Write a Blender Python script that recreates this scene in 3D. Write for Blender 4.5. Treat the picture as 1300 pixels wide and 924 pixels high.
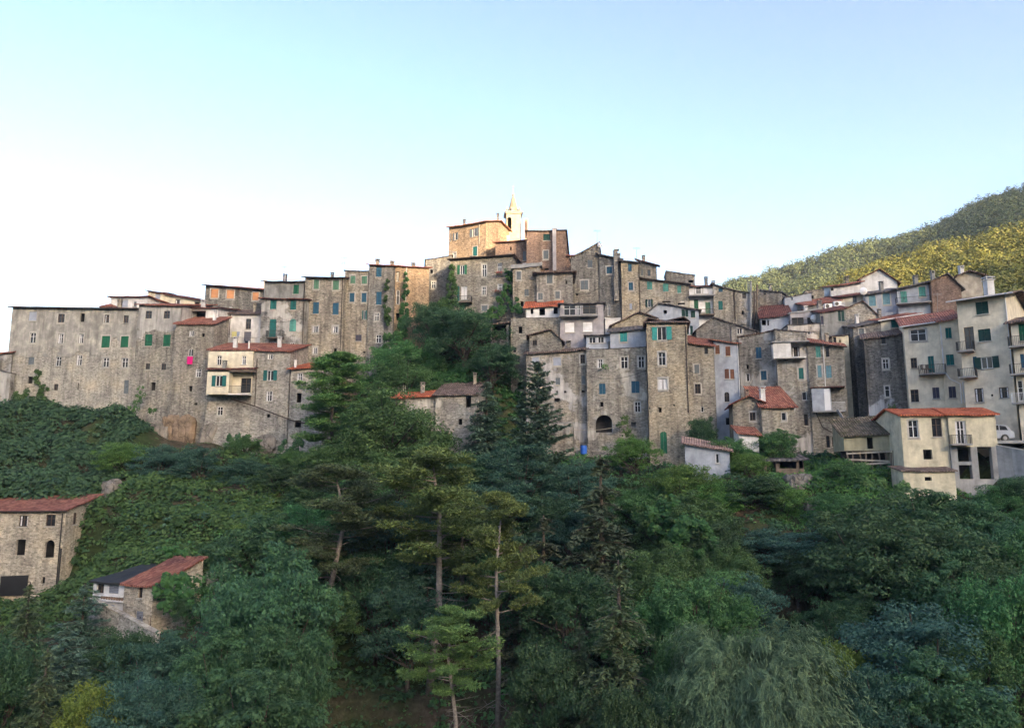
import bpy, math, random
import numpy as np
from mathutils import Vector

for o in list(bpy.data.objects):
    bpy.data.objects.remove(o)
SC = bpy.context.scene
COL = SC.collection
R = math.radians

# ---------------------------------------------------------------- camera
PITCH = R(8.6)
FPX = 950.0                      # focal length in photograph pixels (photo 1300 x 924)
cam_d = bpy.data.cameras.new('camera')
cam = bpy.data.objects.new('camera', cam_d)
COL.objects.link(cam)
cam_d.sensor_width = 36.0
cam_d.lens = 36.0 * FPX / 1300.0
cam_d.clip_start = 0.3
cam_d.clip_end = 9000
cam.location = (0, 0, 0)
cam.rotation_euler = (R(90) + PITCH, 0, 0)
SC.camera = cam

# ---------------------------------------------------------------- light
SUN_AZ = 30.0                    # degrees right of straight behind the camera
SUN_EL = 14.0
world = bpy.data.worlds.new('World')
SC.world = world
world.use_nodes = True
wn = world.node_tree.nodes
wl = world.node_tree.links
wn.clear()
sky = wn.new('ShaderNodeTexSky')
sky.sky_type = 'NISHITA'
sky.sun_disc = False
sky.sun_elevation = R(SUN_EL)
sky.sun_rotation = R(180 - SUN_AZ)
sky.altitude = 300
sky.air_density = 1.1
sky.dust_density = 3.2
sky.ozone_density = 1.1
bg = wn.new('ShaderNodeBackground')
bg.inputs['Strength'].default_value = 0.15
wo = wn.new('ShaderNodeOutputWorld')
SKY_K, SKY_G, SKY_T = 3.1, 1.5, (.80, .86, .95)
pre = wn.new('ShaderNodeMix'); pre.data_type = 'RGBA'; pre.blend_type = 'MULTIPLY'; pre.inputs[0].default_value = 1.0
pre.inputs[7].default_value = (1 / SKY_K, 1 / SKY_K, 1 / SKY_K, 1)
gm = wn.new('ShaderNodeGamma'); gm.inputs[1].default_value = SKY_G
post = wn.new('ShaderNodeMix'); post.data_type = 'RGBA'; post.blend_type = 'MULTIPLY'; post.inputs[0].default_value = 1.0
post.inputs[7].default_value = (SKY_K * SKY_T[0], SKY_K * SKY_T[1], SKY_K * SKY_T[2], 1)
wl.new(sky.outputs[0], pre.inputs[6]); wl.new(pre.outputs[2], gm.inputs[0]); wl.new(gm.outputs[0], post.inputs[6])
wl.new(post.outputs[2], bg.inputs[0])
wl.new(bg.outputs[0], wo.inputs[0])

sun_d = bpy.data.lights.new('sun', 'SUN')
sun_d.energy = 5.0
sun_d.angle = R(0.5)
sun_d.color = (1.0, 0.77, 0.50)
sun = bpy.data.objects.new('sun', sun_d)
COL.objects.link(sun)
to_sun = Vector((math.sin(R(SUN_AZ)) * math.cos(R(SUN_EL)), -math.cos(R(SUN_AZ)) * math.cos(R(SUN_EL)), math.sin(R(SUN_EL))))
sun.rotation_euler = to_sun.to_track_quat('Z', 'Y').to_euler()
sun.location = (0, -20, 60)

vs = SC.view_settings
vs.view_transform = 'Standard'
vs.look = 'None'
vs.exposure = 1.98
vs.gamma = 1.0
vs.use_curve_mapping = False
SC.cycles.max_bounces = 5
SC.cycles.diffuse_bounces = 3
SC.cycles.glossy_bounces = 2
SC.cycles.transmission_bounces = 3
SC.cycles.volume_bounces = 0
SC.cycles.use_denoising = True
SC.cycles.denoising_prefilter = 'NONE'

# ---------------------------------------------------------------- pixel -> place
CP, SP = math.cos(PITCH), math.sin(PITCH)
def ray(px, py):
    dx = (px - 650.0) / FPX
    dy = (462.0 - py) / FPX
    return Vector((dx, CP - dy * SP, SP + dy * CP))
def at(px, py, Y):
    d = ray(px, py)
    return d * (Y / d.y)

# ---------------------------------------------------------------- small helpers
def link(o, parent=None):
    COL.objects.link(o)
    if parent is not None:
        o.parent = parent
    return o
def tag(o, label=None, cat=None, group=None, kind=None):
    if label: o['label'] = label
    if cat: o['category'] = cat
    if group: o['group'] = group
    if kind: o['kind'] = kind
    return o
def empty(name, loc, label, cat, group=None):
    o = bpy.data.objects.new(name, None)
    o.empty_display_size = 0.5
    o.location = loc
    link(o)
    return tag(o, label, cat, group)

class MB:
    """collects polygons (world coordinates), one material, uv in metres"""
    def __init__(s):
        s.v, s.f, s.uv = [], [], []
    def poly(s, pts, uvs=None):
        b = len(s.v)
        s.v += [tuple(p) for p in pts]
        s.f.append(tuple(range(b, b + len(pts))))
        if uvs is None:
            n = (Vector(pts[1]) - Vector(pts[0])).cross(Vector(pts[2]) - Vector(pts[0]))
            if n.length < 1e-12: n = Vector((0, 0, 1))
            n.normalize()
            if abs(n.z) > .85:
                uvs = [(p[0], p[1]) for p in pts]
            else:
                t = Vector((0, 0, 1)).cross(n); t.normalize()
                b2 = n.cross(t)
                uvs = [(Vector(p).dot(t), Vector(p).dot(b2)) for p in pts]
        s.uv += list(uvs)
    def box(s, o, a, b, c):
        """box from corner o with edge vectors a, b, c"""
        o, a, b, c = Vector(o), Vector(a), Vector(b), Vector(c)
        if a.cross(b).dot(c) < 0: a, b = b, a
        P = [o, o + a, o + a + b, o + b, o + c, o + a + c, o + a + b + c, o + b + c]
        for q in ((3, 2, 1, 0), (4, 5, 6, 7), (0, 1, 5, 4), (1, 2, 6, 5), (2, 3, 7, 6), (3, 0, 4, 7)):
            s.poly([P[i] for i in q])
    def cbox(s, c, sx, sy, sz):
        s.box((c[0] - sx / 2, c[1] - sy / 2, c[2] - sz / 2), (sx, 0, 0), (0, sy, 0), (0, 0, sz))
    def tube(s, pts, rads, n=6, cap=True):
        pts = [Vector(p) for p in pts]
        if not hasattr(rads, '__len__'): rads = [rads] * len(pts)
        rings = []
        for i, p in enumerate(pts):
            d = (pts[min(i + 1, len(pts) - 1)] - pts[max(i - 1, 0)])
            if d.length < 1e-9: d = Vector((0, 0, 1))
            d.normalize()
            t = d.cross(Vector((0, 0, 1)) if abs(d.z) < .9 else Vector((1, 0, 0))); t.normalize()
            b = d.cross(t)
            ring = []
            for k in range(n):
                a = 2 * math.pi * k / n
                s.v.append(tuple(p + (t * math.cos(a) + b * math.sin(a)) * rads[i]))
                ring.append(len(s.v) - 1)
            rings.append(ring)
        # uv list must follow face loops
        L = 0
        for i in range(len(rings) - 1):
            l2 = L + (pts[i + 1] - pts[i]).length
            for k in range(n):
                k2 = (k + 1) % n
                s.f.append((rings[i][k], rings[i][k2], rings[i + 1][k2], rings[i + 1][k]))
                s.uv += [(k / n, L), ((k + 1) / n, L), ((k + 1) / n, l2), (k / n, l2)]
            L = l2
        if cap:
            s.f.append(tuple(reversed(rings[0]))); s.uv += [(0, 0)] * n
            s.f.append(tuple(rings[-1])); s.uv += [(0, 0)] * n
    def lathe(s, c, prof, n=12):
        pts = [Vector((c[0], c[1], c[2] + z)) for r, z in prof]
        s.tube(pts, [max(r, .001) for r, z in prof], n)
    def build(s, name, mat, parent=None, origin=None, smooth=False):
        if origin is None:
            origin = Vector(parent.location) if parent is not None and parent.parent is None else None
        if parent is not None:
            origin = world_of(parent)
        elif origin is None:
            origin = Vector((0, 0, 0))
        me = bpy.data.meshes.new(name)
        org = Vector(origin)
        me.from_pydata([(p[0] - org.x, p[1] - org.y, p[2] - org.z) for p in s.v], [], s.f)
        uvl = me.uv_layers.new(name='UVMap')
        flat = np.array(s.uv, dtype=np.float32).reshape(-1)
        uvl.data.foreach_set('uv', flat)
        if smooth:
            me.polygons.foreach_set('use_smooth', [True] * len(me.polygons))
        me.materials.append(mat)
        me.update()
        o = bpy.data.objects.new(name, me)
        if parent is None:
            o.location = org
        link(o, parent)
        return o
def world_of(o):
    p = Vector((0, 0, 0))
    while o is not None:
        p += Vector(o.location)
        o = o.parent
    return p

def np_mesh(name, verts, quads, mat, smooth=False, loc=(0, 0, 0), parent=None):
    """fast quad or triangle mesh from numpy arrays"""
    me = bpy.data.meshes.new(name)
    nv, nf, k = len(verts), len(quads), quads.shape[1]
    me.vertices.add(nv); me.vertices.foreach_set('co', verts.astype(np.float32).reshape(-1))
    me.loops.add(nf * k); me.loops.foreach_set('vertex_index', quads.astype(np.int32).reshape(-1))
    me.polygons.add(nf)
    me.polygons.foreach_set('loop_start', (np.arange(nf) * k).astype(np.int32))
    try:
        me.polygons.foreach_set('loop_total', np.full(nf, k, dtype=np.int32))
    except Exception:
        pass
    if smooth:
        me.polygons.foreach_set('use_smooth', np.ones(nf, dtype=bool))
    me.materials.append(mat)
    me.update(calc_edges=True)
    me.validate()
    o = bpy.data.objects.new(name, me)
    o.location = loc
    link(o, parent)
    return o

# ---------------------------------------------------------------- materials
class NT:
    def __init__(s, name):
        s.m = bpy.data.materials.new(name); s.m.use_nodes = True
        s.t = s.m.node_tree; s.n = s.t.nodes; s.l = s.t.links
        s.n.clear()
        s.out = s.n.new('ShaderNodeOutputMaterial')
        s.b = s.n.new('ShaderNodeBsdfPrincipled')
        s.l.new(s.b.outputs[0], s.out.inputs[0])
    def new(s, t, **kw):
        n = s.n.new(t)
        for k, v in kw.items(): setattr(n, k, v)
        return n
    def set(s, node, i, v):
        if hasattr(v, 'links') or isinstance(v, bpy.types.NodeSocket): s.l.new(v, node.inputs[i])
        else: node.inputs[i].default_value = v
    def math(s, op, a, b=0.0, clamp=False):
        n = s.new('ShaderNodeMath', operation=op); n.use_clamp = clamp
        s.set(n, 0, a); s.set(n, 1, b); return n.outputs[0]
    def vec(s, op, a, b):
        n = s.new('ShaderNodeVectorMath', operation=op)
        s.set(n, 0, a); s.set(n, 1, b); return n.outputs[0]
    def noise(s, v, scale, detail=3.0, rough=.55):
        n = s.new('ShaderNodeTexNoise')
        if v is not None: s.l.new(v, n.inputs['Vector'])
        n.inputs['Scale'].default_value = scale; n.inputs['Detail'].default_value = detail
        n.inputs['Roughness'].default_value = rough
        return n.outputs[0]
    def ramp(s, f, stops, interp='LINEAR'):
        n = s.new('ShaderNodeValToRGB'); s.l.new(f, n.inputs[0])
        cr = n.color_ramp; cr.interpolation = interp
        while len(cr.elements) < len(stops): cr.elements.new(.5)
        for e, (p, c) in zip(cr.elements, stops):
            e.position = p
            e.color = (c, c, c, 1) if not hasattr(c, '__len__') else (*c[:3], 1)
        return n.outputs[0]
    def mix(s, f, a, b, mode='MIX'):
        n = s.new('ShaderNodeMix', data_type='RGBA', blend_type=mode)
        s.set(n, 0, f)
        s.set(n, 6, a if not isinstance(a, tuple) else (*a[:3], 1))
        s.set(n, 7, b if not isinstance(b, tuple) else (*b[:3], 1))
        return n.outputs[2]
    def bump(s, h, strength, dist):
        n = s.new('ShaderNodeBump'); s.l.new(h, n.inputs['Height'])
        n.inputs['Strength'].default_value = strength; n.inputs['Distance'].default_value = dist
        s.l.new(n.outputs[0], s.b.inputs['Normal'])
    def uv(s, seeded=True):
        u = s.new('ShaderNodeTexCoord').outputs['UV']
        if seeded:
            r = s.new('ShaderNodeObjectInfo').outputs['Random']
            c = s.new('ShaderNodeCombineXYZ')
            s.l.new(s.math('MULTIPLY', r, 57.3), c.inputs[0])
            s.l.new(c.outputs[0], c.inputs[1]) if False else None
            u = s.vec('ADD', u, c.outputs[0])
        return u
    def fin(s, col, rough=.9, spec=.2):
        s.set(s.b, 'Base Color', col if not isinstance(col, tuple) else (*col[:3], 1))
        s.b.inputs['Roughness'].default_value = rough
        s.b.inputs['Specular IOR Level'].default_value = spec
        return s.m

def wall_mat(name, s1, s2, plaster=None, amount=.0, plaster2=None, top=None, bottom=None, stain=.45, mort=None, sc=1.0, relief=1.0):
    """rubble stone in rough courses, with remains of plaster. top/bottom = (metres below the wall head, sign): plaster only above/below"""
    sc = sc * .58
    t = NT(name)
    uv = t.uv()
    raw = t.new('ShaderNodeTexCoord').outputs['UV']
    d = t.new('ShaderNodeTexNoise'); t.l.new(uv, d.inputs['Vector']); d.inputs['Scale'].default_value = 2.6; d.inputs['Detail'].default_value = 2
    off = t.vec('SUBTRACT', d.outputs['Color'], (.5, .5, .5))
    off = t.vec('MULTIPLY', off, (.34, .26, 0))
    u2 = t.vec('ADD', uv, off)
    br = t.new('ShaderNodeTexBrick')
    t.l.new(u2, br.inputs['Vector'])
    br.offset = .5; br.squash = .7; br.squash_frequency = 3
    br.inputs['Color1'].default_value = (0, 0, 0, 1); br.inputs['Color2'].default_value = (1, 1, 1, 1)
    br.inputs['Mortar'].default_value = (.5, .5, .5, 1)
    br.inputs['Scale'].default_value = 1.0
    br.inputs['Mortar Size'].default_value = .022 * sc; br.inputs['Mortar Smooth'].default_value = .3
    br.inputs['Brick Width'].default_value = .56 * sc; br.inputs['Row Height'].default_value = .2 * sc
    vo = t.new('ShaderNodeTexVoronoi'); vo.inputs['Scale'].default_value = 1.0
    t.l.new(t.vec('MULTIPLY', u2, (2.3 / sc, 4.6 / sc, 1)), vo.inputs['Vector'])
    vsep = t.new('ShaderNodeSeparateColor'); t.l.new(vo.outputs['Color'], vsep.inputs[0])
    f = t.mix(.68, br.outputs['Color'], vsep.outputs[0])
    n1 = t.noise(uv, .35, 4)
    n2 = t.noise(uv, 5.0, 3, .7)
    mid = tuple((a + b) / 2 for a, b in zip(s1, s2))
    g_ = lambda c_: tuple(sum(c_) / 3 + (a - sum(c_) / 3) * .82 for a in c_)
    s1, s2 = g_(s1), g_(s2); s1 = tuple(a * .82 + b * .18 for a, b in zip(s1, s2))
    dark = tuple(a * .62 for a in s1)
    col = t.ramp(f, [(.05, dark), (.3, s1), (.6, mid), (.93, s2)])
    mc = mort or tuple(min(1, a * 1.05) for a in mid)
    mo = t.math('MULTIPLY', br.outputs['Fac'], t.ramp(n2, [(.35, 0.0), (.65, .7)]))
    mdk = t.mix(t.ramp(n1, [(.42, 0.0), (.6, 1.0)]), tuple(a * .35 for a in s1), mc)
    col = t.mix(mo, col, mdk)
    # dark gaps between loose stones
    gp = t.ramp(t.noise(t.vec('MULTIPLY', u2, (3.6, 8.0, 1)), 1.0, 2, .6), [(.3, 0.42), (.42, 1.0)])
    col = t.mix(1.0, col, gp, 'MULTIPLY')
    big = t.ramp(n1, [(.3, (.74, .74, .77)), (.5, (1, 1, 1)), (.7, (1.16, 1.1, 1.0))])
    col = t.mix(1.0, col, big, 'MULTIPLY')
    h = t.math('SUBTRACT', t.math('MULTIPLY', f, .5), t.math('MULTIPLY', br.outputs['Fac'], .7))
    if plaster:
        pn = t.noise(uv, .28, 6, .62)
        lo = 1.0 - amount
        pn = t.math('ADD', pn, t.math('MULTIPLY', t.math('SUBTRACT', t.new('ShaderNodeObjectInfo').outputs['Random'], .5), .12))
        e = .3 + .4 * lo
        if top is not None or bottom is not None:
            sp = t.new('ShaderNodeSeparateXYZ'); t.l.new(raw, sp.inputs[0])
            v = sp.outputs[1]
            if top is not None:    # plaster kept on the upper part
                g = t.math('MULTIPLY', t.math('ADD', v, top), .09)
                pn = t.math('ADD', pn, t.math('MINIMUM', t.math('MAXIMUM', g, -.3), .3))
            if bottom is not None:
                g = t.math('MULTIPLY', t.math('ADD', v, bottom), -.09)
                pn = t.math('ADD', pn, t.math('MINIMUM', t.math('MAXIMUM', g, -.3), .3))
        pm = t.ramp(pn, [(max(0, e - .02), 0), (min(1, e + .025), 1)])
        pcol = t.ramp(t.noise(uv, .9, 5, .65), [(.3, tuple(c * .72 for c in plaster)), (.5, plaster), (.72, plaster2 or tuple(min(1, c * 1.18) for c in plaster))])
        col = t.mix(pm, col, pcol)
        h = t.math('ADD', t.math('MULTIPLY', h, t.math('SUBTRACT', 1.0, pm)), t.math('MULTIPLY', pm, .75))
        h = t.math('ADD', h, t.math('MULTIPLY', t.noise(uv, 8, 2), .06))
    # weather streaks running down
    st = t.noise(t.vec('MULTIPLY', uv, (1.5, .16, 1)), 1.0, 5, .65)
    st = t.ramp(st, [(.36, 1 - stain), (.56, 1.0)])
    col = t.mix(1.0, col, st, 'MULTIPLY')
    rv = t.new('ShaderNodeObjectInfo').outputs['Random']
    col = t.mix(1.0, col, t.ramp(t.math('FRACT', t.math('MULTIPLY', rv, 7.31)), [(0, (.82, .84, .88)), (.5, (1, 1, 1)), (1, (1.16, 1.1, 1.0))]), 'MULTIPLY')
    t.bump(h, 1.0, .07 * relief)
    return t.fin(col, .95, .1)

def plain_mat(name, c, rough=.8, spec=.2, var=.18, scale=1.2, stain=0.0, c2=None):
    t = NT(name)
    co = t.uv()
    n = t.noise(co, scale, 5, .6)
    lo = tuple(a * (1 - var) for a in c); hi = c2 or tuple(min(1, a * (1 + var)) for a in c)
    col = t.ramp(n, [(.32, lo), (.52, c), (.7, hi)])
    if stain:
        st = t.noise(t.vec('MULTIPLY', co, (1.6, .18, 1)), 1.0, 5, .65)
        col = t.mix(1.0, col, t.ramp(st, [(.34, 1 - stain * .6), (.6, 1.0)]), 'MULTIPLY')
        spots = t.noise(co, .45, 6, .7)
        col = t.mix(1.0, col, t.ramp(spots, [(.36, 1 - stain * .7), (.5, 1.0)]), 'MULTIPLY')
        t.bump(n, .3, .02)
    return t.fin(col, rough, spec)

def slat_mat(name, c):
    t = NT(name)
    co = t.new('ShaderNodeTexCoord').outputs['UV']
    w = t.new('ShaderNodeTexWave', bands_direction='Y'); w.wave_type = 'BANDS'
    t.l.new(co, w.inputs['Vector']); w.inputs['Scale'].default_value = 2.6
    n = t.noise(t.uv(), 3.0, 4)
    col = t.ramp(n, [(.3, tuple(a * .75 for a in c)), (.6, c), (.8, tuple(min(1, a * 1.25 + .01) for a in c))])
    col = t.mix(.5, col, t.mix(1.0, col, t.ramp(w.outputs[0], [(.15, .25), (.5, 1.0)]), 'MULTIPLY'))
    t.bump(w.outputs[0], 1.0, .03)
    return t.fin(col, .6, .3)

def tile_mat(name, c, c2, c3, moss=.12, period=.24):
    t = NT(name)
    uv = t.uv()
    br = t.new('ShaderNodeTexBrick'); t.l.new(uv, br.inputs['Vector'])
    br.offset = 0.0
    br.inputs['Color1'].default_value = (0, 0, 0, 1); br.inputs['Color2'].default_value = (1, 1, 1, 1); br.inputs['Mortar'].default_value = (.2, .2, .2, 1)
    br.inputs['Scale'].default_value = 1; br.inputs['Mortar Size'].default_value = .015
    br.inputs['Brick Width'].default_value = period; br.inputs['Row Height'].default_value = .36
    col = t.ramp(t.mix(.45, br.outputs['Color'], t.noise(uv, 2.2, 4, .7)), [(.15, c2), (.42, c), (.8, c3)])
    sp = t.new('ShaderNodeSeparateXYZ'); t.l.new(uv, sp.inputs[0])
    w = t.math('SINE', t.math('MULTIPLY', sp.outputs[0], 2 * math.pi / period))
    col = t.mix(1.0, col, t.ramp(t.math('ADD', t.math('MULTIPLY', w, .5), .5), [(.0, .62), (.5, 1.0)]), 'MULTIPLY')
    big = t.noise(uv, .5, 5, .65)
    col = t.mix(1.0, col, t.ramp(big, [(.34, .62), (.55, 1.05)]), 'MULTIPLY')
    if moss:
        mm = t.ramp(t.noise(uv, .9, 6, .7), [(.72 - .35 * moss, 0.0), (.8 - .3 * moss, 1.0)])
        col = t.mix(mm, col, (.075, .07, .04))
    t.bump(t.math('ADD', w, t.math('MULTIPLY', br.outputs['Fac'], -.8)), .9, .05)
    return t.fin(col, .85, .15)

def leaf_mat(name, c, c2, c3=None, trans=.35):
    """leaves: colour varies leaf by leaf and clump by clump"""
    t = NT(name)
    g = t.new('ShaderNodeNewGeometry')
    oi = t.new('ShaderNodeObjectInfo')
    tc = t.new('ShaderNodeTexCoord').outputs['Object']
    isl = g.outputs['Random Per Island']
    n = t.noise(tc, .55, 3)
    f = t.math('ADD', t.math('MULTIPLY', isl, .45), t.math('MULTIPLY', n, .75), True)
    f = t.math('SUBTRACT', f, .1, True)
    col = t.ramp(f, [(.15, c), (.55, c2), (.92, c3 or tuple(a * 1.3 for a in c2))])
    hsv = t.new('ShaderNodeHueSaturation'); t.l.new(col, hsv.inputs['Color'])
    t.l.new(t.math('ADD', t.math('MULTIPLY', oi.outputs['Random'], .05), .475), hsv.inputs['Hue'])
    t.l.new(t.math('ADD', t.math('MULTIPLY', oi.outputs['Random'], .3), .85), hsv.inputs['Value'])
    m = t.fin(hsv.outputs[0], .6, .25)
    tr = t.new('ShaderNodeBsdfTranslucent'); t.l.new(hsv.outputs[0], tr.inputs[0])
    mx = t.new('ShaderNodeMixShader'); mx.inputs[0].default_value = trans
    t.l.new(t.b.outputs[0], mx.inputs[1]); t.l.new(tr.outputs[0], mx.inputs[2])
    t.l.new(mx.outputs[0], t.out.inputs[0])
    return m

M = {}
GY1, GY2 = (.17, .155, .14), (.34, .31, .275)
M['stone'] = wall_mat('grey_brown_rubble_stone', (0.253, 0.234, 0.214), (0.516, 0.479, 0.433))
M['stone_dark'] = wall_mat('dark_grey_rubble_stone', (0.187, 0.180, 0.172), (0.407, 0.386, 0.356), stain=.45)
M['stone_tan'] = wall_mat('tan_rubble_stone', (0.274, 0.248, 0.209), (0.541, 0.495, 0.427), stain=.35)
M['stone_pale'] = wall_mat('pale_rubble_stone', (.33, .30, .265), (.62, .58, .52), stain=.3, sc=1.15)
M['stone_orange'] = wall_mat('ochre_rubble_stone', (.30, .215, .15), (.55, .42, .30), stain=.3)
M['brick'] = wall_mat('old_pinkish_brick_and_stone', (.28, .18, .14), (.48, .34, .27), stain=.3, sc=.8)
M['mix_grey'] = wall_mat('stone_with_grey_plaster_remains', (0.241, 0.225, 0.204), (0.483, 0.449, 0.408), plaster=(0.400, 0.388, 0.379), amount=.45)
M['mix_pale'] = wall_mat('stone_with_pale_plaster_remains', (0.291, 0.270, 0.241), (0.550, 0.512, 0.462), plaster=(0.509, 0.484, 0.451), amount=.36)
M['mix_lilac'] = wall_mat('stone_with_bluish_plaster_remains', (0.264, 0.247, 0.222), (0.516, 0.477, 0.428), plaster=(0.458, 0.441, 0.441), amount=.42)
M['mix_top'] = wall_mat('long_block_wall_grey_render_above_bare_stone', (.38, .355, .32), (.62, .585, .53), plaster=(.31, .30, .29), plaster2=(.52, .49, .44), amount=.5, top=6.6, stain=.4)
M['mix_top2'] = wall_mat('stone_wall_with_render_near_the_roof', (0.253, 0.237, 0.216), (0.517, 0.483, 0.433), plaster=(0.412, 0.400, 0.396), amount=.42, top=4.0)
M['mix_bottom'] = wall_mat('stone_wall_with_pale_render_low_down', (0.180, 0.168, 0.155), (0.371, 0.346, 0.312), plaster=(0.484, 0.476, 0.484), amount=.5, bottom=7.5, stain=.55)
M['plaster_cream'] = plain_mat('cream_plaster', (.68, .62, .50), stain=.3)
M['plaster_white'] = plain_mat('whitewashed_plaster', (0.654, 0.643, 0.654), stain=.35)
M['plaster_blue'] = plain_mat('pale_blue_plaster', (.36, .39, .46), stain=.3)
M['plaster_lilac'] = plain_mat('lilac_grey_plaster', (.36, .34, .37), stain=.3)
M['plaster_beige'] = plain_mat('beige_plaster', (.66, .60, .49), stain=.28)
M['plaster_yellow'] = plain_mat('faded_yellow_plaster', (.62, .57, .44), stain=.4)
M['plaster_grey'] = plain_mat('stained_grey_plaster', (.25, .25, .25), stain=.6)
M['plaster_bell'] = plain_mat('cream_limewash', (.42, .37, .28), stain=.25)
M['spire'] = plain_mat('ochre_spire_render', (.30, .255, .18), stain=.3)
M['wet_and_void_black'] = plain_mat('wet_plaster_and_void_shade', (.045, .043, .045), stain=.6, var=.5)  # black for the wet wall, and for shade painted into openings and undersides
M['concrete'] = plain_mat('grey_concrete', (.33, .33, .34), stain=.4)
def rock_mat(name, c):
    t = NT(name); co = t.new('ShaderNodeTexCoord').outputs['Object']
    n = t.noise(co, .9, 8, .7); v = t.new('ShaderNodeTexVoronoi'); v.feature = 'DISTANCE_TO_EDGE'; v.inputs['Scale'].default_value = .55
    w_ = t.vec('ADD', co, t.vec('MULTIPLY', t.new('ShaderNodeTexNoise').outputs['Color'], (.6, .6, .6)))
    t.l.new(t.vec('MULTIPLY', w_, (1.4, 1.4, .6)), v.inputs['Vector'])
    crack = t.ramp(v.outputs['Distance'], [(.0, .55), (.03, 1.0)])
    col = t.ramp(n, [(.3, tuple(a * .45 for a in c)), (.5, c), (.7, tuple(min(1, a * 1.4 + .02) for a in c))])
    col = t.mix(1.0, col, crack, 'MULTIPLY')
    t.bump(t.math('ADD', t.math('MULTIPLY', n, 1.0), t.math('MULTIPLY', crack, .5)), 1.0, .3)
    return t.fin(col, 1.0, .05)
M['rock'] = rock_mat('grey_rock', (.22, .2, .18))
M['rock_orange'] = rock_mat('orange_brown_rock', (.25, .185, .135))
M['red'] = tile_mat('red_brown_clay_tiles', (.31, .115, .085), (.18, .075, .06), (.44, .21, .15))
M['maroon'] = tile_mat('dark_maroon_tiles', (.15, .06, .055), (.08, .04, .04), (.24, .11, .09))
M['orange'] = tile_mat('bright_orange_clay_tiles', (.48, .13, .07), (.36, .09, .05), (.6, .2, .11))
M['warm'] = tile_mat('warm_orange_clay_tiles', (.48, .22, .12), (.3, .13, .07), (.6, .33, .2))
M['brown'] = tile_mat('weathered_brown_tiles', (.17, .12, .105), (.09, .07, .065), (.3, .23, .2))
M['slate'] = tile_mat('grey_stone_slabs', (.12, .11, .115), (.06, .055, .06), (.22, .2, .2), period=.5)
M['moss'] = tile_mat('mossy_brown_tiles', (.14, .11, .085), (.07, .06, .045), (.24, .2, .16), moss=.7)
M['pink'] = tile_mat('faded_pink_brown_tiles', (.34, .22, .19), (.2, .14, .13), (.48, .35, .31))
M['black_metal'] = plain_mat('black_painted_metal', (.02, .02, .022), .5, .4)
M['rust'] = plain_mat('dull_brown_metal_pipe', (.05, .035, .03), .6, .3)
M['white_metal'] = plain_mat('white_painted_metal', (.6, .6, .62), .5, .4)
M['wood'] = plain_mat('grey_weathered_wood', (.16, .13, .11), .9, .1, var=.4)
M['pale_wood'] = plain_mat('pale_weathered_boards', (.4, .36, .31), .9, .1, var=.3, stain=.3)
M['tin'] = plain_mat('yellowish_corrugated_sheet', (.33, .31, .22), .7, .3, stain=.5)
M['stone_sill'] = plain_mat('pale_stone_sill', (.42, .4, .37), .9, .1)
M['surround'] = plain_mat('whitewashed_surround', (.44, .42, .40), .9, .1, var=.2)
M['frame_white'] = plain_mat('white_window_frame', (.72, .72, .75), .5, .4, var=.05)
M['frame_dark'] = plain_mat('brown_window_frame', (.09, .06, .045), .6, .3)
M['curtain'] = plain_mat('white_curtain', (.62, .62, .66), .9, .1, var=.15, scale=6)
def _glass():
    t = NT('dark_window_glass')
    n = t.noise(t.uv(), 1.5, 2)
    return t.fin(t.ramp(n, [(.3, (.012, .014, .018)), (.7, (.03, .033, .042))]), .12, .5)
M['glass'] = _glass()
SHC = dict(g=(.02, .15, .085), t=(.02, .16, .16), b=(.03, .115, .2), lg=(.12, .28, .19), tq=(.06, .38, .37), dg=(.012, .06, .055),
           br=(.2, .085, .05), gy=(.17, .2, .23), gb=(.3, .33, .42), bd=(.5, .24, .12), pu=(.07, .07, .11), xx=(.72, .72, .76), lb=(.17, .34, .42), pt=(.1, .33, .3), cd=(.22, .24, .3))
for k, c in SHC.items():
    M['sh_' + k] = slat_mat('shutter_paint_' + k, c) if k not in ('xx', 'bd', 'gb') else plain_mat('flat_panel_' + k, c, .7, .2)
# ---------------------------------------------------------------- the house builder
CROPS = {'P': (0, 0, 1.0), 'C1': (0, 330, 3.85), 'C2': (240, 310, 3.85), 'C3': (480, 220, 3.85), 'C4': (480, 380, 3.85), 'C5': (700, 290, 3.85),
         'C6': (700, 400, 3.85), 'C7': (920, 320, 3.85), 'C8': (1060, 320, 4.4875), 'C9': (1020, 450, 3.85), 'C10': (0, 580, 3.372),
         'C11': (160, 340, 4.2), 'C12': (240, 330, 7.106), 'C13': (380, 310, 5.433), 'C14': (640, 270, 6.1625), 'C15': (780, 320, 6.6),
         'C16': (640, 380, 5.133), 'C17': (860, 400, 4.2), 'C18': (940, 330, 6.6), 'C19': (1180, 340, 3.85), 'C20': (1040, 330, 6.6),
         'C21': (560, 220, 7.106), 'C22': (0, 620, 3.023), 'C23': (860, 330, 7.7), 'C24': (540, 320, 5.775), 'C25': (1220, 480, 5.133)}
def cpx(crop, x, y):
    a, b, s = CROPS[crop]
    return a + x / s, b + y / s

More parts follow.
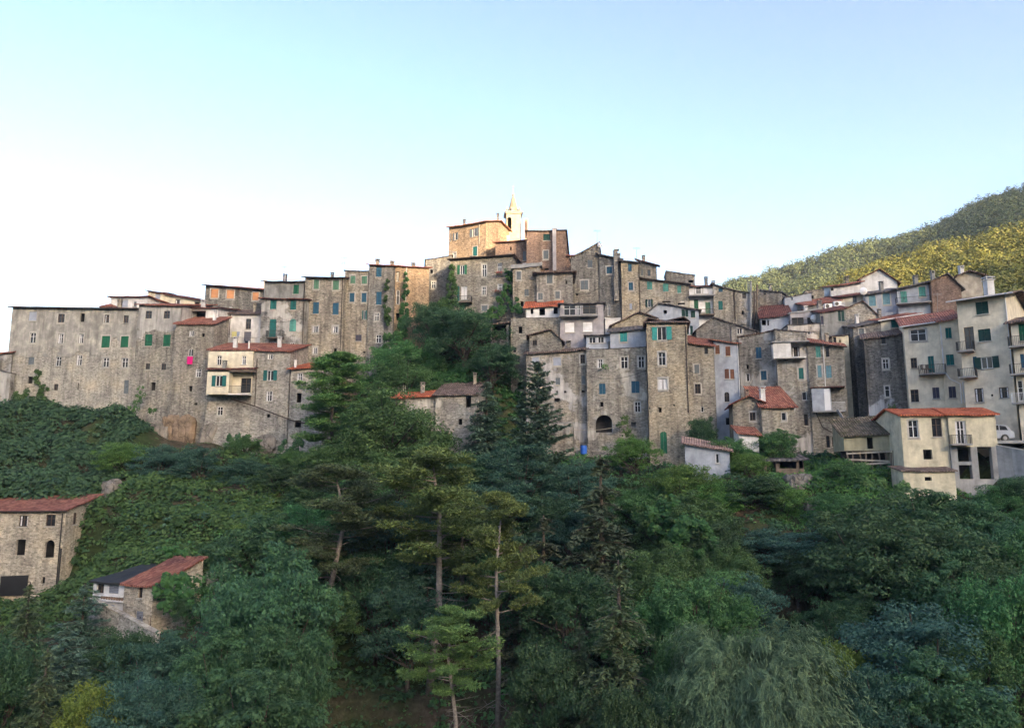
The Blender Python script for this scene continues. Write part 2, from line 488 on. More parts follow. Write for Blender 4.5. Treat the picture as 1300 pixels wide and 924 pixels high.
class Face:
    """one vertical wall plane: origin O (ground plan), unit direction u, length L, outward normal n, head line top(s)"""
    def __init__(s, O, u, L, zb, tops):
        s.O, s.u, s.L, s.zb, s.tops = Vector((O[0], O[1], 0)), Vector((u[0], u[1], 0)).normalized(), L, zb, tops
        s.n = Vector((s.u.y, -s.u.x, 0))
    def pt(s, a, z, out=0.0):
        p = s.O + s.u * a + s.n * out
        return Vector((p.x, p.y, z))
    def top(s, a):
        T = s.tops
        for (a0, z0), (a1, z1) in zip(T[:-1], T[1:]):
            if a <= a1 + 1e-6:
                return z0 + (z1 - z0) * (a - a0) / max(a1 - a0, 1e-6)
        return T[-1][1]
    def hit(s, px, py):
        d = ray(px, py)
        t = s.O.dot(s.n) / max(abs(d.dot(s.n)), 1e-6) * (1 if d.dot(s.n) > 0 else -1)
        p = d * t
        return (p - s.O).dot(s.u), p.z
    def rect(s, cx, cy, w, h):
        a0, _ = s.hit(cx - w / 2, cy); a1, _ = s.hit(cx + w / 2, cy)
        _, z1 = s.hit(cx, cy - h / 2); _, z0 = s.hit(cx, cy + h / 2)
        return [min(a0, a1), max(a0, a1), min(z0, z1), max(z0, z1)]

def wall_into(mb, F, holes, zref, arches=()):
    cuts = {0.0, F.L}
    for a, _ in F.tops: cuts.add(min(max(a, 0), F.L))
    for h in holes: cuts.add(h[0]); cuts.add(h[1])
    cuts = sorted(cuts)
    cc = [cuts[0]]
    for c in cuts[1:]:
        if c - cc[-1] > 1e-5: cc.append(c)
    zr = zref
    for a0, a1 in zip(cc[:-1], cc[1:]):
        m = (a0 + a1) / 2
        act = sorted([h for h in holes if h[0] < m < h[1]], key=lambda h: h[2])
        z = F.zb
        for h in act:
            if h[2] > z + 1e-4:
                mb.poly([F.pt(a0, z), F.pt(a1, z), F.pt(a1, h[2]), F.pt(a0, h[2])], [(a0, z - zr), (a1, z - zr), (a1, h[2] - zr), (a0, h[2] - zr)])
            z = max(z, h[3])
        t0, t1 = F.top(a0), F.top(a1)
        if max(t0, t1) > z + 1e-4:
            mb.poly([F.pt(a0, z), F.pt(a1, z), F.pt(a1, max(t1, z)), F.pt(a0, max(t0, z))], [(a0, z - zr), (a1, z - zr), (a1, t1 - zr), (a0, t0 - zr)])
    D = .26
    for h in holes:
        a0, a1, z0, z1 = h[:4]
        A = [F.pt(a0, z0), F.pt(a1, z0), F.pt(a1, z1), F.pt(a0, z1)]
        B = [F.pt(a0, z0, -D), F.pt(a1, z0, -D), F.pt(a1, z1, -D), F.pt(a0, z1, -D)]
        for i in range(4):
            j = (i + 1) % 4
            mb.poly([A[j], A[i], B[i], B[j]])
        if len(h) > 4 and h[4]:      # arched head: fill the two corners
            r = (a1 - a0) / 2; cx = (a0 + a1) / 2; rz = min(r, (z1 - z0) * .6); zc = z1 - rz
            n = 8
            for out in (0.0,):
                for sgn in (-1, 1):
                    arc = [(cx + sgn * r * math.cos(k * math.pi / 2 / n), zc + rz * math.sin(k * math.pi / 2 / n)) for k in range(n + 1)]
                    corner = (cx + sgn * r, z1)
                    for k in range(n):
                        p = [corner, arc[k], arc[k + 1]]
                        if sgn < 0: p = [p[0], p[1], p[2]]
                        else: p = [p[0], p[2], p[1]]
                        mb.poly([F.pt(x, z) for x, z in p], [(x, z - zr) for x, z in p])
                        q = [arc[k], arc[k + 1]]
                        mb.poly([F.pt(q[0][0], q[0][1]), F.pt(q[1][0], q[1][1]), F.pt(q[1][0], q[1][1], -D), F.pt(q[0][0], q[0][1], -D)])

def fbox(mb, F, a0, a1, z0, z1, o0, o1):
    """box on a face between outward offsets o0..o1"""
    mb.box(F.pt(a0, z0, o0), F.u * (a1 - a0), F.n * (o1 - o0), Vector((0, 0, z1 - z0)))

RNG = random.Random(7)
def add_window(root, F, r, kind, holes):
    """r = rect on the face. kinds: d hole, da arched hole, D? door, w/k/c glass, 'o:xx' open shutters, 'sh:xx' closed shutters; * = whitewashed surround; ^ = arched"""
    star = '*' in kind; arch = '^' in kind; sill = '_' in kind
    kind = kind.replace('*', '').replace('^', '').replace('_', '')
    a0, a1, z0, z1 = r
    a0 = max(a0, .06); a1 = min(a1, F.L - .06)
    if a1 - a0 < .1: return
    z1 = min(z1, min(F.top(a0), F.top(a1)) - .12)
    if z1 - z0 < .15: return
    sh = None
    if kind.startswith('o:'):
        sh = kind[2:]; w = a1 - a0
        s0, s1 = a0, a1
        a0, a1 = a0 + w * .27, a1 - w * .27
    h = (a0, a1, z0, z1, arch)
    for g in holes:
        if a0 < g[1] + .02 and a1 > g[0] - .02 and z0 < g[3] + .02 and z1 > g[2] - .02:
            return
    holes.append(h)
    isdoor = kind.startswith('D:')
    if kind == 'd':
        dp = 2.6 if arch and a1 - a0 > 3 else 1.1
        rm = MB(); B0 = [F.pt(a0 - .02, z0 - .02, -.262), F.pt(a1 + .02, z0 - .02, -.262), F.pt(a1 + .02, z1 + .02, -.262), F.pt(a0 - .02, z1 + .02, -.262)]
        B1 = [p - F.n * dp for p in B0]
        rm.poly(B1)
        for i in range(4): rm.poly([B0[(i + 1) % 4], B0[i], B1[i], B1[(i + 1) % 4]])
        rm.build('shade_recess', M['wet_and_void_black'], root)  # near-black lining paints the darkness inside the opening
    if kind != 'd':
        nm = 'door' if isdoor else 'window'
        fr = MB(); t = .05
        if kind.startswith('sh:') or isdoor:
            key = kind.split(':')[1]
            p = MB(); mid = (a0 + a1) / 2; o0, o1 = (-.10, -.05)
            solid = key in ('bd', 'xx', 'gb')
            if solid or (a1 - a0) < .5:
                fbox(p, F, a0 + .02, a1 - .02, z0 + .02, z1 - .02, o0, o1)
            else:
                fbox(p, F, a0 + .02, mid - .012, z0 + .02, z1 - .02, o0, o1)
                fbox(p, F, mid + .012, a1 - .02, z0 + .02, z1 - .02, o0, o1)
                for q0, q1 in ((a0 + .02, mid - .012), (mid + .012, a1 - .02)):   # rails and stiles
                    fbox(p, F, q0, q0 + .06, z0 + .02, z1 - .02, o1, o1 + .02)
                    fbox(p, F, q1 - .06, q1, z0 + .02, z1 - .02, o1, o1 + .02)
                    for zz in (z0 + .02, (z0 + z1) / 2 - .04, z1 - .1):
                        fbox(p, F, q0 + .06, q1 - .06, zz, zz + .08, o1, o1 + .02)
            if isdoor:
                o = p.build('door', M['sh_' + key], root)
                hb = MB(); fbox(hb, F, mid + .05, mid + .1, (z0 + z1) / 2 - .08, (z0 + z1) / 2 + .04, o1 + .02, o1 + .07)
                hb.build('handle', M['black_metal'], o)
            else:
                fbox(fr, F, a0, a1, z0, z0 + .03, -.2, -.02); fbox(fr, F, a0, a1, z1 - .02, z1, -.2, -.12)
                o = fr.build('window', M['stone_sill'], root)
                p.build('shutter', M['sh_' + key], o)
        else:
            wm = M['frame_white'] if kind in ('w', 'c') or sh else M['frame_dark']
            b0, b1 = -.16, -.11
            fbox(fr, F, a0, a0 + t, z0, z1, b0, b1); fbox(fr, F, a1 - t, a1, z0, z1, b0, b1)
            fbox(fr, F, a0 + t, a1 - t, z0, z0 + t, b0, b1); fbox(fr, F, a0 + t, a1 - t, z1 - t, z1, b0, b1)
            m = (a0 + a1) / 2
            if a1 - a0 > .5:
                fbox(fr, F, m - .03, m + .03, z0 + t, z1 - t, b0, b1 + .01)
            if z1 - z0 > 1.0 and kind in ('k', 'w'):
                zt = z0 + (z1 - z0) * .62
                fbox(fr, F, a0 + t, m - .03, zt, zt + .04, b0, b1); fbox(fr, F, m + .03, a1 - t, zt, zt + .04, b0, b1)
            o = fr.build('window', wm, root)
            g = MB(); fbox(g, F, a0 + .01, a1 - .01, z0 + .01, z1 - .01, -.2, -.165)
            g.build('pane', M['glass'], o)
            if kind == 'c' or RNG.random() < (.45 if kind == 'w' else .2):
                c = MB()
                wd = (a1 - a0)
                if kind == 'c':
                    fbox(c, F, a0 + .07, a0 + wd * .42, z0 + .07, z1 - .07, -.163, -.158); fbox(c, F, a1 - wd * .42, a1 - .07, z0 + .07, z1 - .07, -.163, -.158)
                else:
                    fbox(c, F, a0 + .07, a0 + wd * .25, z0 + .07, z1 - .07, -.163, -.158); fbox(c, F, a1 - wd * .2, a1 - .07, z0 + .07, z1 - .07, -.163, -.158)
                c.build('curtain', M['curtain'], o)
        if sh:
            for q0, q1 in ((s0, a0 - .02), (a1 + .02, s1)):
                p = MB(); fbox(p, F, q0, q1, z0, z1, .02, .06)
                fbox(p, F, q0, q0 + .06, z0, z1, .06, .075); fbox(p, F, q1 - .06, q1, z0, z1, .06, .075)
                for zz in (z0, (z0 + z1) / 2, z1 - .08): fbox(p, F, q0 + .06, q1 - .06, zz, zz + .08, .06, .075)
                p.build('shutter', M['sh_' + sh], o)
        if not isdoor and (z1 - z0) > .7:
            s = MB(); fbox(s, F, a0 - .08, a1 + .08, z0 - .09, z0 - .0, .004, .11)
            s.build('sill', M['stone_sill'], o)
        if star:
            s = MB(); q = .13
            jj = lambda: RNG.uniform(-.05, .06)
            zs = z0 - .095
            fbox(s, F, a0 - q + jj(), a0 - .0, z0, z1, .003, .018); fbox(s, F, a1, a1 + q + jj(), z0, z1, .003, .018)
            fbox(s, F, a0 - q + jj(), a1 + q + jj(), z1, z1 + q + jj(), .003, .018); fbox(s, F, a0 - q + jj(), a1 + q + jj(), zs - q, zs, .003, .018)
            s.build('surround', M['surround'], o)

class Sheet:
    """a roof: patches in footprint coordinates (s along the front, t into the depth)"""
    pass
def roof_patch(mb, P, H, corners, th, rng, wob=.035):
    """corners: 3 or 4 (s,t); P(s,t,z)->world; H(s,t)->z"""
    if len(corners) == 4:
        (s0, t0), (s1, t1), (s2, t2), (s3, t3) = corners
        la = math.hypot(s1 - s0, t1 - t0); lb = math.hypot(s3 - s0, t3 - t0)
        na, nb = max(1, min(24, int(la / .8))), max(1, min(12, int(lb / .8)))
        G = []
        for j in range(nb + 1):
            row = []
            for i in range(na + 1):
                u, v = i / na, j / nb
                s = (s0 * (1 - u) + s1 * u) * (1 - v) + (s3 * (1 - u) + s2 * u) * v
                t = (t0 * (1 - u) + t1 * u) * (1 - v) + (t3 * (1 - u) + t2 * u) * v
                z = H(s, t)
                z += rng.uniform(-wob, wob) * (1.3 if 0 < i < na or 0 < j < nb else .6) - .05 * math.sin(math.pi * u) * (wob > 0)
                row.append((s, t, z))
            G.append(row)
        def W(q, dz): return P(q[0], q[1], q[2] + dz)
        for j in range(nb):
            for i in range(na):
                q = [G[j][i], G[j][i + 1], G[j + 1][i + 1], G[j + 1][i]]
                k = abs(s1 - s0) >= abs(t1 - t0)
                sl = lambda c, r: (la * (i + c) / na, lb * (j + r) / nb)
                mb.poly([W(p, th) for p in q], [sl(0, 0), sl(1, 0), sl(1, 1), sl(0, 1)])
                mb.poly([W(p, 0) for p in reversed(q)])
        edge = [G[0][i] for i in range(na + 1)] + [G[j][na] for j in range(1, nb + 1)] + [G[nb][i] for i in range(na - 1, -1, -1)] + [G[j][0] for j in range(nb - 1, 0, -1)]
    else:
        q = [(s, t, H(s, t)) for s, t in corners]
        def W(q, dz): return P(q[0], q[1], q[2] + dz)
        mb.poly([W(p, th) for p in q]); mb.poly([W(p, 0) for p in reversed(q)])
        edge = q
    for p, q in zip(edge, edge[1:] + edge[:1]):
        mb.poly([W(p, 0), W(q, 0), W(q, th), W(p, th)])

ALLH = {}
GROUNDPTS = []
def house(name, label, x0, x1, yt0, yt1, yb, Y0, Y1, d=8.0, x2=None, roof='shed', pitch=.28, roofm='red', wall='stone', wins=(), winsR=(), winsL=(),
          crop='P', over=.4, th=.13, ridge=.5, peak=None, cat='house', chim=(), base_extra=3.0, group=None, into=None, wallname='wall', roofname='roof', thick_roof=None, roofed=True, gutter=False, pipes=(), bal=()):
    pitch = pitch * .72 if pitch < .5 else pitch * .8
    A = at(x0, yt0, Y0); B = at(x1, yt1, Y1)
    u = Vector((B.x - A.x, B.y - A.y, 0)); L = u.length; u.normalize()
    back = Vector((-u.y, u.x, 0))
    if x2 is not None:
        lo, hi = .3, 60.0
        sgn = 1 if x2 > x1 else -1
        src = B if x2 > x1 else A
        for _ in range(50):
            m = (lo + hi) / 2; p = src + back * m
            q = 650 + FPX * p.x / (p.y * CP + p.z * SP)
            if (q - x2) * sgn < 0: lo = m
            else: hi = m
        d = (lo + hi) / 2
    zb = at((x0 + x1) / 2, yb, (Y0 + Y1) / 2).z - base_extra
    if yb > 470 and name not in ('white_cottage', 'stone_cottage', 'farmhouse'):
        GROUNDPTS.append((A.x, A.y, zb + base_extra)); GROUNDPTS.append((B.x, B.y, zb + base_extra))
    elif yb <= 470: zb -= 7
    zA, zB = A.z, B.z
    slope = (zB - zA) / L
    if roof == 'gfront':
        pa, pz = None, None
        F0 = Face(A, u, L, zb, [(0, zA), (L, zB)])
        pa, pz = F0.hit(*peak)
        pa = min(max(pa, .02 * L), .98 * L)
        def H(s, t):
            return zA + (pz - zA) * s / pa if s <= pa else pz + (zB - pz) * (s - pa) / (L - pa)
        ftops = [(0, zA), (pa, pz), (L, zB)]
    elif roof == 'gable':
        rt = d * ridge
        def H(s, t):
            b = zA + slope * s
            return b + pitch * t if t <= rt else b + pitch * rt - pitch * (t - rt) * (ridge / max(1 - ridge, .05) if ridge != .5 else 1)
        ftops = [(0, zA), (L, zB)]
    elif roof == 'hip':
        rt = min(L, d) / 2
        def H(s, t):
            return zA + slope * s + pitch * min(t, d - t, s, L - s) if True else 0
        ftops = [(0, zA), (L, zB)]
    else:   # shed / flat
        pp = pitch if roof == 'shed' else .0
        def H(s, t): return zA + slope * s + pp * t
        ftops = [(0, zA), (L, zB)]
    root = into['root'] if into else empty(name, (A.x + u.x * L / 2 + back.x * d / 2, A.y + u.y * L / 2 + back.y * d / 2, zb), label, cat, group)
    def P(s, t, z):
        p = A + u * s + back * t
        return Vector((p.x, p.y, z))
    F = Face(A, u, L, zb, ftops)
    def tline(fn, n):
        return [(n * k / 10.0, fn(n * k / 10.0)) for k in range(11)] if roof in ('gable',) else [(0, fn(0)), (n, fn(n))]
    FR = Face(B, back, d, zb, [(0, H(L, 0)), (d * ridge, H(L, d * ridge)), (d, H(L, d))] if roof == 'gable' else [(0, H(L, 0)), (d, H(L, d))])
    C = P(0, d, 0)
    FL = Face(C, -back, d, zb, [(0, H(0, d)), (d * (1 - ridge), H(0, d * ridge)), (d, H(0, 0))] if roof == 'gable' else [(0, H(0, d)), (d, H(0, 0))])
    Bk = P(L, d, 0)
    bt = [(0, H(L, d)), (L, H(0, d))]
    if roof == 'gfront': bt = [(0, H(L, d)), (L - F.hit(*peak)[0], H(F.hit(*peak)[0], d)), (L, H(0, d))]
    FB = Face(Bk, -u, L, zb, bt)
    hF, hR, hL = [], [], []
    for lst, FF, hh in ((wins, F, hF), (winsR, FR, hR), (winsL, FL, hL)):
        cr = crop
        for w in lst:
            if isinstance(w, str): cr = w; continue
            s = CROPS[cr][2]
            cx, cy = cpx(cr, w[0], w[1])
            add_window(root, FF, FF.rect(cx, cy, w[2] / s, w[3] / s), w[4], hh)
    mb = MB(); zr = max(zA, zB)
    wall_into(mb, F, hF, zr); wall_into(mb, FR, hR, zr); wall_into(mb, FL, hL, zr); wall_into(mb, FB, [], zr)
    wo_ = mb.build(wallname, M[wall], root)
    info = dict(root=root, F=F, FR=FR, FL=FL, P=P, H=H, L=L, d=d, wall=wo_, th=th)
    if roofed:
        rb = MB(); o = over
        rg = random.Random(int(x0) * 7 + int(x1))
        if roof in ('shed', 'flat'):
            roof_patch(rb, P, H, [(-o, -o), (L + o, -o), (L + o, d + o), (-o, d + o)], th, rg)
        elif roof == 'gable':
            rt = d * ridge
            roof_patch(rb, P, H, [(-o, -o), (L + o, -o), (L + o, rt), (-o, rt)], th, rg)
            roof_patch(rb, P, H, [(L + o, d + o), (-o, d + o), (-o, rt), (L + o, rt)], th, rg)
        elif roof == 'gfront':
            pa = F.hit(*peak)[0]; pa = min(max(pa, .02 * L), .98 * L)
            He = lambda s, t: (zA + (F.top(pa) - zA) * s / pa)
            Hf = lambda s, t: (F.top(pa) + (zB - F.top(pa)) * (s - pa) / (L - pa))
            roof_patch(rb, P, He, [(-o, d + o), (-o, -o), (pa, -o), (pa, d + o)], th, rg)
            roof_patch(rb, P, Hf, [(L + o, -o), (L + o, d + o), (pa, d + o), (pa, -o)], th, rg)
        elif roof == 'hip':
            m = min(L, d) / 2
            zc = zA + slope * L / 2 + pitch * m
            if L >= d: r0, r1 = (m, d / 2), (L - m, d / 2)
            else: r0, r1 = (L / 2, m), (L / 2, d - m)
            ev = lambda s, t: zA + slope * s - pitch * o
            E = [(-o, -o), (L + o, -o), (L + o, d + o), (-o, d + o)]
            def HH(s, t): return ev(s, t) if (s < 0 or s > L) else zc
            if L - 2 * m > .1 or d - 2 * m > .1:
                if L >= d:
                    roof_patch(rb, P, HH, [E[0], E[1], r1, r0], th, rg, 0); roof_patch(rb, P, HH, [E[2], E[3], r0, r1], th, rg, 0)
                    roof_patch(rb, P, HH, [E[1], E[2], r1], th, rg); roof_patch(rb, P, HH, [E[3], E[0], r0], th, rg)
                else:
                    roof_patch(rb, P, HH, [E[1], E[2], r1, r0], th, rg, 0); roof_patch(rb, P, HH, [E[3], E[0], r0, r1], th, rg, 0)
                    roof_patch(rb, P, HH, [E[0], E[1], r0], th, rg); roof_patch(rb, P, HH, [E[2], E[3], r1], th, rg)
            else:
                for i in range(4): roof_patch(rb, P, HH, [E[i], E[(i + 1) % 4], r0], th, rg)
        ro = rb.build(roofname, M[roofm], root)
        info['roof'] = ro
        for c in chim:    # (px, py_top, height m, width m, style)
            px, py, hh, ww = c[:4]
            sty = c[4] if len(c) > 4 else 'stone'
            td = c[5] if len(c) > 5 else .5
            # find s on the roof along the ray at depth fraction td
            O = A + back * (d * td)
            f2 = Face(O, u, L, zb, [(0, 0), (L, 0)])
            s_, z_ = f2.hit(px, py)
            s_ = min(max(s_, .3), L - .3)
            zt = H(s_, d * td) + hh
            cb = MB(); p = P(s_, d * td, 0)
            if sty == 'pipe':
                cb.tube([(p.x, p.y, zt - hh - .1), (p.x, p.y, zt)], ww / 2, 8); cb.tube([(p.x, p.y, zt), (p.x, p.y, zt + .12)], [ww * .9, ww * .3], 8)
                cb.build('flue', M['white_metal'], ro)
            else:
                cb.cbox((p.x, p.y, zt - hh / 2 - .1), ww, ww, hh + .2); cb.cbox((p.x, p.y, zt + .03), ww * 1.3, ww * 1.3, .07)
                cb.cbox((p.x - ww * .4, p.y, zt + .16), .07, ww * .8, .2); cb.cbox((p.x + ww * .4, p.y, zt + .16), .07, ww * .8, .2)
                cb.cbox((p.x, p.y, zt + .3), ww * 1.35, ww * 1.2, .08)
                cb.build('chimney', M[{'stone': 'mix_grey', 'white': 'plaster_white', 'brick': 'brick'}[sty]], ro)
        if gutter:
            g = MB(); g.tube([P(-o, -o - .06, H(-o, -o) + .02), P(L + o, -o - .06, H(L + o, -o) + .02)], .07, 6)
            g.build('gutter', M['rust' if gutter is True else gutter], root)
    for p_ in pipes:      # (px top, py top, py bottom, material)
        cr = p_[4] if len(p_) > 4 else 'P'
        x, y = cpx(cr, p_[0], p_[1]); _, y2 = cpx(cr, p_[0], p_[2])
        a, z = F.hit(x, y); _, z2 = F.hit(x, y2)
        if a < 0 or a > L: a = min(max(a, .08), L - .08)
        g = MB(); g.tube([F.pt(a, z, .08), F.pt(a, z2, .08)], .055, 6)
        g.build('drainpipe', M[p_[3]], root)
    for b in bal:      # (crop, zx0, zx1, zy slab, depth m, rail h m, slab mat, rail mat, face)
        cr, bx0, bx1, by, dep, rh, sm, rm = b[:8]
        FF = {'F': F, 'R': FR, 'L': FL}[b[8] if len(b) > 8 else 'F']
        qx, qy = cpx(cr, (bx0 + bx1) / 2, by)
        r = FF.rect(qx, qy, (bx1 - bx0) / CROPS[cr][2], .5)
        z = (r[2] + r[3]) / 2
        s = MB(); fbox(s, FF, r[0], r[1], z - .14, z, .004, dep)
        bo = s.build('balcony', M[sm], root)
        if rh:
            g = MB()
            fbox(g, FF, r[0], r[1], z + rh - .04, z + rh, dep - .05, dep - .01)
            fbox(g, FF, r[0], r[0] + .04, z + rh - .04, z + rh, .004, dep - .05); fbox(g, FF, r[1] - .04, r[1], z + rh - .04, z + rh, .004, dep - .05)
            n = int((r[1] - r[0]) / .14)
            for k in range(n + 1):
                q = r[0] + (r[1] - r[0] - .03) * k / n
                fbox(g, FF, q, q + .025, z, z + rh - .04, dep - .04, dep - .015)
            for k in range(int(dep / .14)):
                for q in (r[0], r[1] - .025):
                    fbox(g, FF, q, q + .025, z, z + rh - .04, .05 + k * .14, .075 + k * .14)
            g.build('railing', M[rm], bo)
    ALLH[len(ALLH)] = info
    return info
# ---------------------------------------------------------------- left block
house('stone_house', 'long grey rendered house with broken plaster at the left end, above the thicket', 16, 176, 390, 392, 540, 98, 96, d=9,
      wall='mix_top', roofm='maroon', pitch=.3, crop='C1', gutter=True, over=.35, wins=[
    (160, 275, 38, 45, 'sh:gb'), (300, 285, 32, 42, 'k*'), (402, 282, 22, 42, 'd_'), (522, 287, 24, 40, 'k*'), (616, 290, 24, 38, 'k_'),
    (160, 380, 30, 50, 'w*'), (296, 384, 26, 48, 'w*'), (396, 384, 24, 46, 'w*'), (517, 400, 40, 58, 'sh:g*'), (609, 400, 38, 56, 'sh:g*'),
    (153, 493, 28, 36, 'sh:gy'), (286, 495, 26, 46, 'w'), (387, 490, 28, 50, 'w'), (517, 500, 30, 46, 'w*'), (610, 502, 30, 46, 'w*'),
    (147, 586, 24, 34, 'd'), (273, 621, 20, 32, 'k'), (382, 618, 7, 34, 'd'), (617, 620, 22, 66, 'D:gy')])
house('stone_house', 'narrow stone house with two bright green shutters, joined to the long grey house', 176.5, 230, 387, 388, 550, 95.3, 94.6, d=8,
      wall='mix_top2', roofm='red', pitch=.33, crop='C1', wins=[
    (727, 268, 30, 38, 'k'), (815, 268, 30, 38, 'k'), (726, 392, 36, 58, 'sh:g'), (815, 394, 36, 58, 'sh:g'),
    (721, 520, 22, 30, 'k'), (799, 522, 24, 32, 'k'), (748, 617, 24, 40, 'd')])
house('stone_house', 'tall narrow stone house with a pink cloth under its window, standing on orange rock', 223.5, 272, 411, 411, 565, 93.6, 93.2, d=4.0,
      wall='stone', roofm='red', pitch=.5, crop='C1', over=.3, wins=[
    (936, 360, 24, 28, 'w'), (993, 367, 14, 18, 'd'), (932, 452, 24, 34, 'w'), (969, 552, 30, 40, 'w'), (931, 628, 16, 26, 'd'), (957, 703, 16, 12, 'd')])
house('loggia_house', 'house with an open bluish white loggia on top of the narrow stone house', 231, 277, 390.5, 391, 420, 97.2, 97, d=6, wall='plaster_white', roofm='maroon', pitch=.25,
      crop='C1', wins=[(960, 270, 90, 44, 'd'), (900, 270, 14, 50, 'd')])
house('white_house', 'small white house with a hipped red roof peeping over the long grey house', 141, 188, 377.5, 377, 395, 104, 103, d=6, wall='plaster_white', roofm='red', roof='flat',
      crop='C1', chim=[(147, 372, .6, .35, 'white')], wins=[(605, 213, 40, 38, 'sh:gb'), (660, 215, 14, 24, 'sh:gy')])
house('roof_lantern', 'steep red hipped roof beside the small white house', 128, 143, 389, 389, 398, 101, 101, d=4.0, wall='plaster_white', roofm='red', roof='hip', pitch=.75, over=.2, cat='house')
house('cream_house', 'low cream house with stepping dark roof behind the red roofed stone houses', 212, 266, 374, 383, 398, 107.5, 107, d=6, wall='plaster_cream', roofm='maroon', pitch=.25,
      crop='C1', wins=[(868, 205, 26, 22, 'k'), (963, 212, 26, 14, 'd')])
house('cream_house', 'tiny cream gabled house with a round topped window, leftmost behind the red roofs', 188, 213, 369.5, 372.5, 398, 107, 107.6, d=6, wall='plaster_cream', roofm='maroon', pitch=.25,
      crop='C1', wins=[(770, 187, 26, 44, 'sh:gb')])
house('stone_house', 'stone house with three boarded up windows under a dark red roof', 261, 334, 362, 368, 402, 106, 106.5, x2=253, wall='stone_dark', roofm='red', pitch=.33, roof='gable',
      crop='C12', chim=[(306, 352, 1.3, .5, 'white')], wins=[(230, 303, 66, 82, 'sh:bd*'), (372, 310, 66, 78, 'sh:bd*'), (600, 328, 56, 72, 'sh:bd*')], gutter=True)
house('white_house', 'white plastered house with washing hung below its windows between stone houses', 277, 332, 397.5, 398.5, 470, 100.4, 100, d=7, wall='plaster_white', roofm='brown', pitch=.4,
      crop='C12', wins=[(322, 560, 52, 90, 'w'), (535, 577, 48, 95, 'k'), (316, 745, 56, 44, 'w'), (528, 748, 54, 40, 'sh:b')], pipes=[(375, 490, 700, 'rust', 'C12')], chim=[(293, 390, .7, .3, 'pipe', .2)])
house('patched_house', 'tall patched house with green shutters on two dark roofs and a balcony with green door', 332.5, 387, 379, 380, 480, 98.6, 98.2, d=6, wall='mix_pale', roofm='maroon', pitch=.2,
      crop='C12', wins=[(760, 400, 56, 90, 'sh:t'), (940, 405, 54, 92, 'sh:t'), (755, 615, 60, 160, 'D:t'), (936, 588, 60, 116, 'sh:pt^'), (752, 748, 50, 22, 'w'), (930, 790, 46, 92, 'w')],
      bal=[('C12', 715, 860, 705, .9, .9, 'wood', 'black_metal')], pipes=[(1048, 380, 860, 'rust', 'C12')])
house('attic_house', 'dark grey attic storey with one green shuttered window behind the patched house', 335.5, 386, 357.5, 357.5, 382, 100.6, 100.6, d=5, wall='plaster_grey', roofm='slate', pitch=.3,
      crop='C12', wins=[(966, 266, 50, 86, 'sh:g')], chim=[(362, 350, 1.2, .12, 'pipe')])
house('tower_house', 'tall grey stone house with pale green shutters above blue shutters', 387.5, 437, 352, 353, 480, 100, 99.6, d=8, wall='stone', roofm='maroon', pitch=.3,
      crop='C13', gutter=True, chim=[(422, 345, .6, .4)], wins=[(117, 277, 36, 66, 'sh:lg*'), (252, 283, 42, 66, 'sh:lg*'), (114, 440, 42, 82, 'sh:b'), (250, 445, 42, 82, 'sh:b'),
    (112, 586, 44, 46, 'w*'), (249, 588, 40, 46, 'w*'), (108, 733, 30, 44, 'w*'), (246, 735, 20, 34, 'd')], pipes=[(300, 235, 780, 'rust', 'C13')])
house('flat_roof_house', 'stone house with flat roof and two white framed green windows at the top', 438, 468, 344, 345, 490, 100.8, 100.5, d=7, wall='stone', roofm='slate', roof='flat', over=.15,
      crop='C13', chim=[(443, 340, .5, .6), (451, 340, .5, .6)], wins=[(370, 245, 34, 54, 'sh:lg*'), (449, 247, 36, 54, 'sh:lg*'), (363, 367, 34, 64, 'sh:b*'), (446, 368, 34, 66, 'sh:b*'),
    (465, 488, 62, 60, 'o:t'), (408, 646, 42, 45, 'sh:pu'), (446, 745, 20, 12, 'd'), (447, 780, 12, 10, 'd')])
house('stone_house', 'stone house with tall blue shutters beneath a red roof, left of the orange house', 468.6, 500, 336, 337.5, 490, 100.2, 100, d=7, wall='stone', roofm='red', pitch=.35,
      crop='C13', chim=[(472, 326, .6, .5)], wins=[(548, 193, 38, 68, 'sh:b'), (548, 373, 38, 92, 'sh:b'), (534, 500, 30, 56, 'w*'), (546, 652, 36, 54, 'w'), (500, 805, 14, 14, 'd')])
house('orange_house', 'orange plastered tall house with ivy climbing its wall below the church', 501, 545, 337.5, 340, 490, 101, 103, d=8, wall='stone_orange', roofm='red', pitch=.3,
      crop='C13', chim=[(498, 330, .6, .5), (525, 331, .5, .5)], wins=[(680, 222, 22, 66, 'k'), (681, 365, 24, 98, 'w'), (680, 500, 24, 50, 'd')],
      pipes=[(738, 160, 400, 'white_metal', 'C13')])
house('stone_house', 'plain dark stone house between the orange house and the church house', 540.5, 574, 330, 324.5, 470, 105.5, 106, d=8, wall='stone_dark', roofm='slate', pitch=.1, over=.15, crop='C3', wins=[(272, 545, 20, 34, 'w*'), (262, 480, 12, 18, 'd')])

